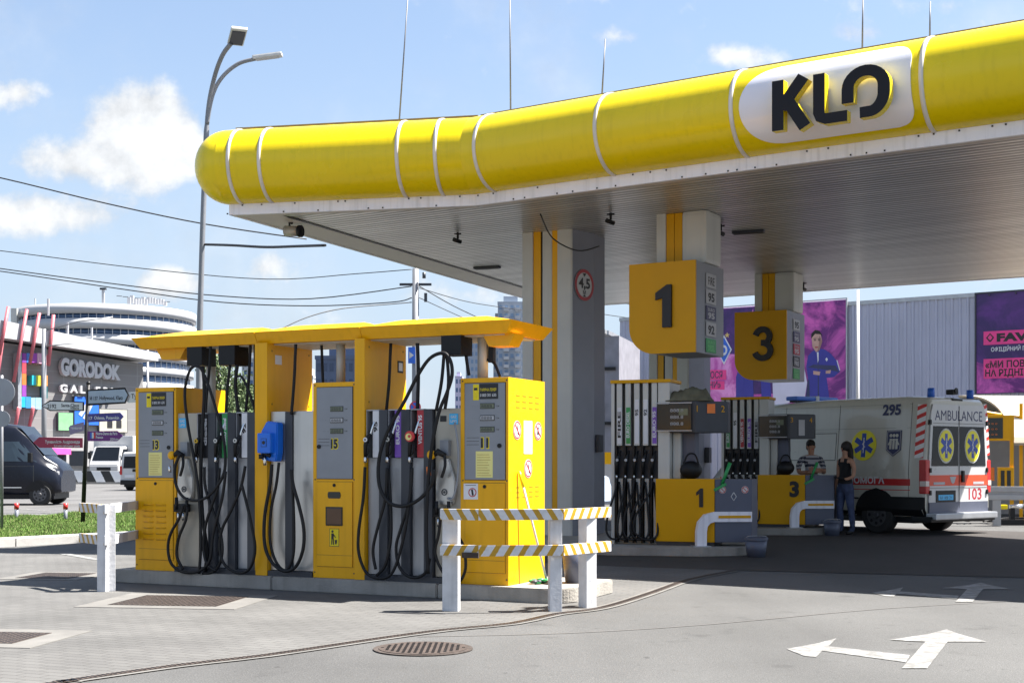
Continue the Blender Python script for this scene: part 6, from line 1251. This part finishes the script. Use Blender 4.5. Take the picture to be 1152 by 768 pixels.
tc = N.new('ShaderNodeTexCoord'); mp = N.new('ShaderNodeMapping'); mp.inputs['Rotation'].default_value = (PI / 2, 0, 0); L.new(tc.outputs['Object'], mp.inputs[0]); br = N.new('ShaderNodeTexBrick'); br.inputs['Scale'].default_value = 1; br.inputs['Brick Width'].default_value = 2.4; br.inputs['Row Height'].default_value = 1.0; br.inputs['Mortar Size'].default_value = .03; br.offset = 0
br.inputs['Color1'].default_value = (.165, .162, .162, 1); br.inputs['Color2'].default_value = (.185, .18, .18, 1); br.inputs['Mortar'].default_value = (.22, .22, .22, 1); L.new(mp.outputs[0], br.inputs['Vector']); L.new(br.outputs['Color'], b.inputs['Base Color'])
eL, eR = 11.2, 10.3
mb = MB(mw); mb.prism([(-30, 0), (sR, 0), (sR, eR - .2), (-.2, eL), (-30, eL + 2)], -22, 0, M); mb.build('wall', MALL)
mb = MB(facadew); mb.prism([(-30, eL + 1.5), (0, mpx(0, 380, 1.5)[1]), (sR + .6, mpx(161, 405, 1.5)[1]), (sR + .6, mpx(161, 396, 1.5)[1]), (0, mpx(0, 361, 1.5)[1]), (-30, eL + 4.5)], -23, 1.5, M); mb.build('eave', MALL)
mb = MB(facadew); tl = mpx(68, 421, .5); Wt = mpx(135, 421, .5)[0] - tl[0]
vs, fs, x0_, x1_, y0_, y1_ = text_data('GORODOK', .05); kx = Wt / (x1_ - x0_)
def put(mb, st, s0, z0, hl, hr, W, sl0, off0, off1, bold=.05):
    vs, fs, x0_, x1_, y0_, y1_ = text_data(st, bold); kx = W / (x1_ - x0_)
    for o_, flip in ((off1, 0), (off0, 1)):
        mb.faces([(s0 + (v.x - x0_) * kx, z0 + sl0 * (v.x - x0_) / (x1_ - x0_) + v.y / .73 * (hl + (hr - hl) * (v.x - x0_) / (x1_ - x0_)), o_) for v in vs], fs, M=M)
    from collections import Counter
    ec = Counter(tuple(sorted((f[i], f[(i + 1) % len(f)]))) for f in fs for i in range(len(f)))
    P_ = lambda v, o_: (s0 + (v.x - x0_) * kx, z0 + sl0 * (v.x - x0_) / (x1_ - x0_) + v.y / .73 * (hl + (hr - hl) * (v.x - x0_) / (x1_ - x0_)), o_)
    for f in fs:
        for i in range(len(f)):
            a, b_ = f[i], f[(i + 1) % len(f)]
            if ec[tuple(sorted((a, b_)))] == 1: mb.faces([P_(vs[a], off1), P_(vs[b_], off1), P_(vs[b_], off0), P_(vs[a], off0)], [(0, 1, 2, 3)], M=M)
zl = mpx(68, 420.5, .5)[1]; zr = mpx(135, 426.5, .5)[1]; put(mb, 'GORODOK', tl[0], zl, mpx(68, 402, .5)[1] - zl, mpx(135, 411.5, .5)[1] - zr, Wt, zr - zl, .15, .6, .06)
tl2 = mpx(68, 440.5, .5); W2 = mpx(133, 437, .5)[0] - tl2[0]; put(mb, 'G A L L E R Y', tl2[0], tl2[1], .66, .6, W2, mpx(133, 444, .5)[1] - tl2[1], .15, .5, .04); mb.build('facade_letters', MALL)
strut = pbr('mall_pink_strut', (.40, .10, .12), .5)
for (xa, ya, xb, yb) in ((9, 345, -8, 400), (30, 348, 8, 430), (44, 352, 26, 410), (60, 354, 47, 412), (22, 458, 15, 490), (38, 458, 33, 480), (3, 385, -5, 440)):
    a = mpx(xa, ya, 1.7); b_ = mpx(xb, yb, .5); mb = MB(strut); mb.tube([M @ V((a[0], a[1], 1.6 if ya > 380 else 1.75)), M @ V((b_[0], b_[1], .5 if ya > 380 else 1.6))], .15, 8); mb.build('pink_strut', MALL)
cols = [(.30, .06, .42), (.05, .22, .70), (.35, .05, .45), (.75, .45, .60), (.60, .07, .10), (.75, .22, .05), (.30, .06, .42), (.02, .45, .65), (.05, .30, .65), (.35, .60, .72), (.02, .50, .60), (.60, .65, .05), (.02, .14, .16), (.75, .3, .08)]
cells = [(25, 397, 30, 408, 0), (30, 397, 36, 408, 1), (36, 397, 42, 408, 2), (42, 397, 48, 409, 3), (25, 408, 30, 420, 4), (25, 420, 30, 433, 5), (25, 433, 30, 446, 6), (24, 446, 29, 458, 7), (29, 446, 35, 459, 8), (35, 447, 40, 459, 9), (40, 447, 47, 460, 9), (36, 422, 41, 433, 10), (41, 422, 46, 434, 11), (50, 422, 54, 434, 13), (50, 435, 54, 448, 12), (50, 399, 54, 410, 4)]
for (xa, ya, xb, yb, c) in cells:
    a = mpx(xa, ya, .9); b_ = mpx(xb, yb, .9); mb = MB(pbr('panel_colour_%d' % c, tuple(v * .72 for v in cols[c]), .4)); mb.prism([(a[0], b_[1]), (b_[0] - .03, b_[1]), (b_[0] - .03, a[1]), (a[0], a[1])], .1, .9, M); mb.build('coloured_panel', MALL)
mb = MB(galv); a = mpx(20, 396, .9); b_ = mpx(24, 460, .9); mb.prism([(a[0], b_[1]), (b_[0], b_[1]), (b_[0], a[1]), (a[0], a[1])], .1, .95, M); mb.build('panel_frame', MALL)
def ad(px0, py0, px1, py1, mat, off=.3):
    a = mpx(px0, py0, off); b_ = mpx(px1, py1, off); mb = MB(dgrey); mb.prism([(a[0] - .06, b_[1] - .06), (b_[0] + .06, b_[1] - .06), (b_[0] + .06, a[1] + .06), (a[0] - .06, a[1] + .06)], .05, off - .02, M); mb.m(mat); mb.prism([(a[0], b_[1]), (b_[0], b_[1]), (b_[0], a[1]), (a[0], a[1])], off - .03, off, M); return mb, a, b_
mb, a, b_ = ad(66, 464, 82, 484, pbr('ad_green', (.18, .40, .20), .5)); mb.build('advert_panel', MALL)
mb, a, b_ = ad(84, 446, 111, 478, blue); mb.m(facadew); mb.stroke([(a[0] + .5, b_[1] + .8), (a[0] + 1.3, b_[1] + 1.9)], .35, .3, .32, M); mb.stroke([(a[0] + .9, b_[1] + .5), (a[0] + 1.9, b_[1] + 2.4)], .3, .3, .325, M); mb.build('advert_panel', MALL)
mb, a, b_ = ad(112, 460, 143, 486, pbr('ad_pale', (.40, .38, .32), .5)); mb.m(ink); [mb.box((0, 0, 0), (.5, .7, .02), M=M @ Matrix.Translation((a[0] + 1 + k * .9, b_[1] + .7, .31))) for k in range(2)]; mb.build('advert_panel', MALL)
mb = MB(pbr('shop_band', (.30, .30, .30), .5)); a = mpx(45, 486, .6); b_ = mpx(161, 520, .6); mb.prism([(a[0], 0), (sR - .2, 0), (sR - .2, 3.6), (a[0], 3.4)], .05, .6, M); mb.m(glassd)
for k in range(5): mb.box((0, 0, 0), (1.6, 1.9, .03), M=M @ Matrix.Translation((a[0] + 1.6 + k * 1.9, 1.3, .61)))
mb.build('shop_front', MALL)
mb = MB(pbr('awning_pink', (.75, .08, .35), .5)); a = mpx(40, 503, 1.6); b_ = mpx(80, 511, 1.6); mb.prism([(a[0], b_[1]), (b_[0], b_[1]), (b_[0], a[1] - .1), (a[0], a[1])], .6, 1.6, M); mb.m(facadew); mb.text('LOUNGE', M @ Matrix.Translation((a[0] + 1.2, b_[1] + .15, 1.61)), .3) if False else None; mb.build('awning', MALL)
mb = MB(facadew); 
for px, py in ((57, 345), (79, 372), (106, 377)): s_, z = mpx(px, py, 1.4); mb.box(M @ V((s_, z, 1)), (.14, .14, 1.4)); 
mb.build('roof_vents', MALL)
# round tower
TW = thing('round_tower', 'round white office tower with bands of blue glass behind the shopping centre', 'building', (P(121, 400, 210).x, 210, 0))
Rr = 13.5; k_ = 210 / F; zz = lambda py: CZ - (py - 518) * (196.5 / F)
bands = [(341, 352, 13.6, 'w'), (352, 357.5, 13.1, 'g'), (357.5, 369, 13.6, 'w'), (369, 375, 13.0, 'g'), (375, 386, 13.4, 'w'), (386, 395, 12.6, 'g'), (395, 403, 13.2, 'w'), (403, 411, 12.6, 'g'), (411, 419.5, 13.2, 'w'), (419.5, 428, 12.6, 'g'), (428, 440, 13.2, 'w'), (440, 449, 12.6, 'g'), (449, 460, 13.2, 'w'), (460, 470, 12.6, 'g'), (470, 518.5, 13.0, 'w')]
gm_ = glassb
for ya, yb, r, kd in bands:
    mb = MB(facadew if kd == 'w' else glassb); mb.tube([(0, 0, zz(yb)), (0, 0, zz(ya))], [r, r], 72)
    if kd == 'g':
        mb.m(galv)
        for i in range(72): a = i * PI / 36; mb.box((math.cos(a) * r, math.sin(a) * r, (zz(ya) + zz(yb)) / 2), (.1, .12, zz(ya) - zz(yb) - .004), rz=a)
    mb.build('parapet_band' if kd == 'w' else 'glass_band', TW)
mb = MB(facadew)
for i in range(14): mb.box((6 + i * .35, -9 + i * .25, zz(341) + .7 + .5 * random.random()), (.5, .5, 1.2 - i * .04))
mb.build('roof_plant', TW); mb = MB(dgrey); [mb.box((4.5 + i * .8, -9 + i * .4, zz(341) + 1.6 - i * .06), (.8, .1, .1), rz=.4) for i in range(9)]; mb.build('roof_railing', TW); mb = MB(facadew); mb.box((-8, -9.5, zz(341) + .6), (.15, .15, 1.2)); mb.build('roof_post', TW); mb = MB(facadew); mb.box((3.0, -12, zz(341) + 1.1), (.35, .35, 2.4)); mb.m(dgrey); mb.box((3.0, -12, zz(341) + 2.3), (.9, .5, .3)); mb.build('roof_post', TW)
mb = MB(lgrey); mb.box((-11.3, -9.0, zz(364)), (.9, .6, 5.5)); mb.build('antenna_panel', TW)
# distant blocks
def block(px0, px1, pyt, Y, label, mat, rows, cols_, wm=glassb, dep=14, balc=False):
    x0_, x1_ = P(px0, 0, Y).x, P(px1, 0, Y).x; H = P(0, pyt, Y).z; t = thing('apartment_block', label, 'building', (x0_, Y, 0), 0, 'distant apartment and office blocks'); W = x1_ - x0_
    MB(mat).bx(0, W, 0, dep, 0, H).build('wall', t); MB(mat).bx(W * .2, W * .7, 2, dep - 2, H, H + 2.4).bx(-.1, W + .1, -.12, dep, H + .0, H + .5).build('roof', t)
    pw = pb_ = None
    def inst(src, mk, nm, x, z):
        if src is None: src = mk().build(nm, t); o = src
        else: o = src.copy(); COL.objects.link(o); o.parent = t
        o.location = (x, 0, z); return src
    for r in range(rows):
        z = H * (r + .5) / rows
        for c in range(cols_):
            x = W * (c + .5) / cols_; pw = inst(pw, lambda: MB(wm).box((0, -.02, 0), (W / cols_ * .55, .08, H / rows * .5)), 'window', x, z)
            if balc and c % 2 == 1: pb_ = inst(pb_, lambda: MB(facadew).box((0, -.9, 0), (W / cols_ * .95, 1.7, H / rows * .38)), 'balcony', x, z - H / rows * .3)
    return t
pale = pbr('block_pale', (.30, .34, .40), .7, 0, .08, .1); pale2 = pbr('block_white', (.38, .395, .41), .7, 0, .08, .1)
block(560, 592, 341, 420, 'tall pale blue apartment block with balconies just left of the front column', pale, 20, 5, balc=True, wm=pbr('win_blue', (.16, .24, .36), .4))
block(555, 564, 360, 424, 'narrow pale wing left of the tall apartment block', pale2, 20, 3, wm=MATS['win_blue'])
block(590, 600, 358, 432, 'narrow pale wing right of the tall apartment block, beside the column', pale2, 20, 3, wm=MATS['win_blue'])
block(524, 548, 385, 520, 'distant pale slab block above dispenser 11', pale, 16, 5, wm=MATS['win_blue'])
block(512, 520, 424, 600, 'small lilac block left of dispenser 11', pbr('block_lilac', (.48, .45, .58), .7), 10, 2)
block(272, 300, 405, 330, 'pale blue glass block seen above the nozzles of dispenser 13', pale2, 12, 4, wm=glassb)
block(232, 246, 436, 200, 'white low block right of dispenser 13 side', pale2, 6, 2)
block(355, 420, 404, 180, 'dark blue glazed office building above dispenser 15', pbr('office_blue', (.07, .10, .17), .5, 0, .2, .3), 7, 9, wm=pbr('office_glass', (.03, .05, .10), .2))
block(325, 352, 425, 260, 'light low building partly behind the upright partition', pale2, 6, 4)
block(676, 700, 470, 120, 'plain light wall building beyond the front column', pale2, 4, 2)
# lattice tower hint / fence over the office
# trees
def tree(name, label, loc, H, W, cols_, n, seed=0, trunk=.18, low=.25):
    rs = random.Random(seed); t = thing('tree', label, 'tree', loc, rs.random() * 6, 'trees seen in the gaps')
    mb = MB(bark); mb.tube([(0, 0, 0), (.05, 0, H * .4), (0, .05, H * .75)], [trunk, trunk * .7, trunk * .25], 8)
    tips = []
    for i in range(16):
        z = H * rs.uniform(low, .85); a = rs.random() * 6.28; l = W * .5 * rs.uniform(.6, 1) * (1.1 - abs(z / H - .55)); p = V((math.cos(a) * l, math.sin(a) * l, z + l * .5)); mb.tube([(0, 0, z * .85), tuple(p * .5 + V((0, 0, z * .45))), tuple(p)], [trunk * .35, trunk * .2, .02], 6); tips.append(p)
    mb.build('trunk', t); vs_ = []; fs_ = []; fm_ = []
    cl = tips + [V((rs.gauss(0, W * .18), rs.gauss(0, W * .18), H * rs.uniform(low + .1, .97))) for _ in range(22)]
    for k in range(n):
        c = rs.choice(cl); p = c + V((rs.gauss(0, W * .10), rs.gauss(0, W * .10), rs.gauss(0, H * .04))); s_ = rs.uniform(.6, 1.2) * W * .03; R_ = Euler((rs.random() * 6, rs.random() * 6, rs.random() * 6)).to_matrix()
        vs_ += [p + R_ @ V(q) * s_ for q in ((-1, -.6, 0), (1, -.6, 0), (1, .6, 0), (-1, .6, 0))]; q = len(vs_); fs_.append((q - 4, q - 3, q - 2, q - 1)); fm_.append(rs.randrange(len(cols_)))
    me = bpy.data.meshes.new('crown'); me.from_pydata(vs_, [], fs_); [me.materials.append(c) for c in cols_]; me.polygons.foreach_set('material_index', fm_); o = bpy.data.objects.new('crown', me); COL.objects.link(o); o.parent = t
lf = [pbr('leaf_dark', (.05, .085, .03), .7), pbr('leaf_mid', (.08, .13, .04), .7), pbr('leaf_light', (.13, .17, .07), .7)]
tree('t', 'slender grey-green tree in the gap above the dispenser 13 nozzles', P(250, 518, 75) * V((1, 1, 0)) if False else V((P(250, 0, 75).x, 75, 0)), 7.6, 2.4, lf, 4200, 3)
tree('t', 'broad light green tree lower in the gap above the green fuel strip', V((P(279, 0, 90).x, 90, 0)), 6.4, 3.6, lf[1:], 4200, 5)
tree('t', 'bushy green tree between both slim gaps left of the partition', V((P(262, 0, 82).x, 82, 0)), 5.6, 3.2, lf, 3600, 8)
# street lamp with two arms
galvp = pbr('lamp_pole_grey', (.22, .225, .24), .45, .4, .1)
LX = P(224, 500, 36).x; t = thing('street_lamp', 'tall grey street lamp with two curved arms behind the canopy end', 'street lamp', (LX, 36, 0))
def lpx(px, py, Y=36): p = P(px, py, Y); return V((p.x - LX, Y - 36, p.z))
mb = MB(galvp); a = lpx(224, 420); mb.tube(catmull([(a.x, 0, 0), tuple(a), tuple(lpx(227, 290)), tuple(lpx(231, 180)), tuple(lpx(234, 125)), tuple(lpx(241, 88, 35.8)), tuple(lpx(250, 63, 35.4)), tuple(lpx(260, 49, 35))]), [.085] * 10 + [.075] * 12 + [.06] * 21, 12); mb.build('pole', t)
mb = MB(galvp); mb.tube(catmull([tuple(lpx(233, 140)), tuple(lpx(239, 108)), tuple(lpx(250, 87)), tuple(lpx(268, 72)), tuple(lpx(287, 66.5))]), .055, 10); mb.build('side_arm', t)
mb = MB(wht); c = lpx(301, 63.5); mb.box(c, (.8, .28, .10), ry=-.13, bev=.04); mb.m(lp); mb.box(c - V((0, 0, .055)), (.6, .2, .02), ry=-.13); mb.build('lamp_head', t)
mb = MB(lgrey); c = lpx(267, 41, 34.8); mb.box(c, (.42, .8, .08), rx=-.25, rz=.35, bev=.03); mb.m(dgrey); mb.box(c - V((0, .0, .05)), (.34, .62, .03), rx=-.25, rz=.35); mb.build('lamp_head', t)
def mast(px, pyt, Y, r, label, mat=galvp, name='utility_pole', xt=None, extra=None, grp='poles along the road'):
    x = P(px, 0, Y).x; z = P(0, pyt, Y).z; t = thing(name, label, 'pole', (x, Y, 0), 0, grp); xt_ = P(xt if xt else px, 0, Y).x - x; MB(mat).cyl((0, 0, 0), (xt_, 0, z), r, r * .75, 12).build('shaft', t); return t, z
t, z = mast(467.5, 302, 46, .145, 'thick grey pole with a blue sign rising behind the shelter roof')
mb = MB(dgrey); mb.box((0, 0, z - .55), (1.1, .08, .08)); mb.box((.35, 0, z - 1.0), (.1, .1, .3)); mb.cyl((.3, -.1, z - .35), (.3, -.1, z - .15), .06); mb.build('crossarm', t)
mb = MB(blue); zz_ = P(0, 400, 46).z; mb.box((-.12, -.2, zz_), (.24, .03, .56)); mb.m(wht); mb.prism([(-.08, -.12), (.08, 0), (-.08, .12)], 0, .004, fr(-.12, -.217, zz_)); mb.build('sign_plate', t)
mb = MB(blue); z3 = P(0, 458, 46).z; mb.disc(fr(0, -.18, z3), .19, t=.02); mb.m(red); mb.disc(fr(0, -.205, z3), .20, .16, t=.002); mb.stroke([(-.12, -.12), (.12, .12)], .04, .0, .002, fr(0, -.205, z3)); mb.stroke([(-.12, .12), (.12, -.12)], .04, .0, .003, fr(0, -.205, z3)); mb.build('no_stopping_sign', t)
t, z = mast(49.5, 370, 62, .13, 'pale pole with two thin arms in front of the coloured panels')
MB(galvp).tube([(0, 0, z - .1), (1.6, 0, z + .35), (3.2, 0, z + .55)], .03, 6).tube([(0, 0, z - .8), (1.5, 0, z - .65)], .025, 6).build('arm', t)
t, z = mast(166, 385, 130, .16, 'slim grey pole between shopping centre and left dispenser')
t, z = mast(132, 330, 190, .0001 + .14, 'thin antenna mast above the round tower', pbr('mast', (.2, .2, .2), .5)) if False else (None, 0)
# overhead wires
def wire(pts, label, r=.018, Y=(40, 40)):
    P_ = [P(p[0], p[1], Y[0] + (Y[1] - Y[0]) * i / (len(pts) - 1)) for i, p in enumerate(pts)]; tag(MB(ink).tube(catmull(P_, 5), r, 5).build('overhead_wire'), label, 'wire', 'overhead wires')
wire([(-120, 175), (0, 200), (120, 229), (230, 252), (345, 269)], 'uppermost wire sloping down to the canopy from the left', .02, (38, 38))
wire([(-120, 268), (0, 282), (160, 302), (300, 314), (400, 308), (463, 303)], 'thin middle wire sagging to the thick grey pole', .016, (50, 46))
wire([(-120, 284), (0, 302), (150, 322), (250, 333), (350, 336), (463, 322)], 'upper wire of the close pair sagging to the pole', .02, (50, 46))
wire([(-120, 290), (0, 305), (150, 327), (250, 340), (350, 344), (440, 340), (463, 335)], 'lower wire of the close pair sagging to the pole', .02, (50, 46))
wire([(230, 275), (262, 276), (300, 278), (335, 277), (366, 276)], 'short thick cable from the lamp post to the canopy corner', .035, (36, 31))
wire([(472, 324), (520, 338), (560, 345), (640, 356)], 'wire running from the pole towards the front column', .016, (46, 60)); wire([(472, 322), (510, 344), (560, 368), (620, 400)], 'steep wire from the pole down behind the shelter roof', .018, (46, 60)); wire([(472, 335), (500, 348), (540, 366)], 'lowest wire behind the shelter roof', .016, (46, 60))
wire([(312, 372), (345, 357), (385, 347), (440, 342), (463, 340)], 'rising wire crossing above dispenser 15', .018, (40, 46)); wire([(690, 338), (740, 350), (800, 366)], 'dark wire seen right of sign 1', .02, (60, 60)); wire([(676, 353), (712, 358), (760, 362)], 'thin wire between column and sign 1', .016, (60, 60))
# signpost
SPY = 27.4; X0 = P(93, 594, SPY).x; t = thing('direction_signpost', 'black signpost with many coloured direction arms on the grass', 'signpost', (X0, SPY, .1)); top = P(99.5, 431, SPY) - V((X0, SPY, .1))
MB(blk).cyl((0, 0, 0), tuple(top), .045, .04, 14).ell(tuple(top), (.05, .05, .05), 10).build('post', t)
def arm(pts, mat, off, txts, tm, border=None, extra=None):
    Q = [P(p[0], p[1], SPY) for p in pts]; cx = sum(q.x for q in Q) / len(Q); Mx_ = frame((X0 * 0, -off, 0), (1, 0, 0), (0, 0, 1)); loc = [(q.x - X0, q.z - .1) for q in Q]
    if border:
        bx_ = sum(p[0] for p in loc) / len(loc); bz = sum(p[1] for p in loc) / len(loc); mb = MB(border); mb.prism([(bx_ + (p[0] - bx_) * 1.06, bz + (p[1] - bz) * 1.28) for p in loc], -.03, -.001, Mx_)
    else: mb = MB(mat)
    mb.m(mat); mb.prism(loc, -.02, .0015, Mx_)
    for (s_, px_, py_, h, w_) in txts:
        q = P(px_, py_, SPY); mb.m(tm); mb.text(s_, Mx_ @ Matrix.Translation((q.x - X0, q.z - .1, .004)), h * SPY / F, w_ * SPY / F, bold=.02)
    if extra: extra(mb, Mx_)
    mb.build('direction_arm', t)
arm([(100.5, 440), (141, 438), (144.5, 444.5), (141, 452), (100.5, 454)], pbr('arm_grey', (.36, .42, .52), .5), .06, [('М 137', 102, 450, 4.2, 9), ('Hollywood, Кіно', 113, 449.5, 4.2, 26)], ink, border=blk)
arm([(144, 441), (160, 440), (160, 452), (144, 453), (147, 446)], wl_, .02, [('Тут', 148, 448, 5, 9)], ink)
arm([(49, 456.5), (58, 451.5), (94, 453), (94, 461), (58, 461)], wl_, .06, [('2192', 54.5, 459, 4.5, 10), ('Santa-Claus', 70, 457.5, 3.5, 20), ('Village', 80, 461 - .8, 2.6, 10)], ink, border=blk)
arm([(99.5, 465.5), (136, 464), (140, 468.5), (136, 473), (99.5, 475)], pbr('arm_indigo', (.06, .05, .24), .5), .06, [('17', 101, 472, 3.6, 4), ('Odessa, Potemkin', 107, 471.5, 3.6, 28)], wl_)
arm([(78, 481), (80, 478.5), (95, 474.5), (95, 484), (80, 489)], pbr('arm_mauve', (.25, .20, .33), .5), .05, [('Чумацький', 81, 482.5, 2.6, 12)], wl_)
arm([(99.5, 485), (133, 484.5), (139, 490), (133, 496), (99.5, 496)], pbr('arm_purple', (.15, .025, .19), .5), .06, [('Notre-Dame de Paris', 109, 489, 3.4, 24), ('France', 109, 493, 3, 8), ('2024 км', 125, 495, 2.6, 9)], wl_)
def flag(mb, Mx_):
    for i, m_ in enumerate((blue, wl_, red)):
        q = P(102.5 + i * 2, 493, SPY); mb.m(m_); mb.bx(q.x - X0, q.x - X0 + .036, -.066, -.0625, q.z - .1, q.z - .1 + .12)
arm([(38.5, 497.5), (45.5, 491.5), (94, 492.5), (94, 503.5), (45.5, 503.5)], pbr('arm_crimson', (.33, .025, .07), .5), .065, [('Туманність Андромеди', 52, 498.5, 3.4, 39), ('2,5 млн світлових років', 62, 502.6, 2.3, 29)], wl_, extra=flag)
# round sign back at the left edge
t = thing('round_sign', 'grey back of a round road sign at the left picture edge', 'sign', (P(2, 0, 25).x, 25, 0)); MB(galvp).cyl((0, 0, 0), (0, 0, 3.0), .03, n=10).build('post', t); z = P(0, 441, 25).z; MB(pbr('sign_back', (.30, .31, .34), .5, .3)).disc(fr(0, -.03, z), .26, t=.012).build('plate', t); MB(MATS['sign_back']).disc(fr(.02, -.03, P(0, 471, 25).z), .15, t=.012).build('lower_plate', t)
for px, lb in ((18.6, 'left grey bollard with red top by the verge'), (73.7, 'right grey bollard with red top by the verge')):
    g = G(px, 590.5); t = thing('bollard', lb, 'bollard', g, 0, 'bollards with red tops'); MB(bgrey2).cyl((0, 0, 0), (0, 0, .40), .04, n=14).build('post', t); mb = MB(red); mb.cyl((0, 0, .35), (0, 0, .48), .05, n=14); mb.build('red_top', t)
# black and white barrier below the truck
bw = stripes_mat('black_white', (.75, .75, .75), (.02, .02, .02), .9, (1, 0, .5), .5)
t = thing('road_barrier', 'low black and white painted barrier in front of the truck', 'barrier', (P(68, 0, 80).x, 80, 0)); MB(bw).bx(0, 6.0, 0, .3, .12, .78).build('panel', t); MB(conc).bx(-.1, 6.1, -.1, .5, 0, .12).build('base', t)
g = P(150, 518, 85); t = thing('low_wall', 'low light concrete wall beyond the road', 'wall', (-45, 96, 0)); MB(kerbw).bx(0, 30, 0, .3, 0, .9).build('wall_body', t); MB(conc).bx(0, 30, -.05, .35, .9, 1.0).build('coping', t)
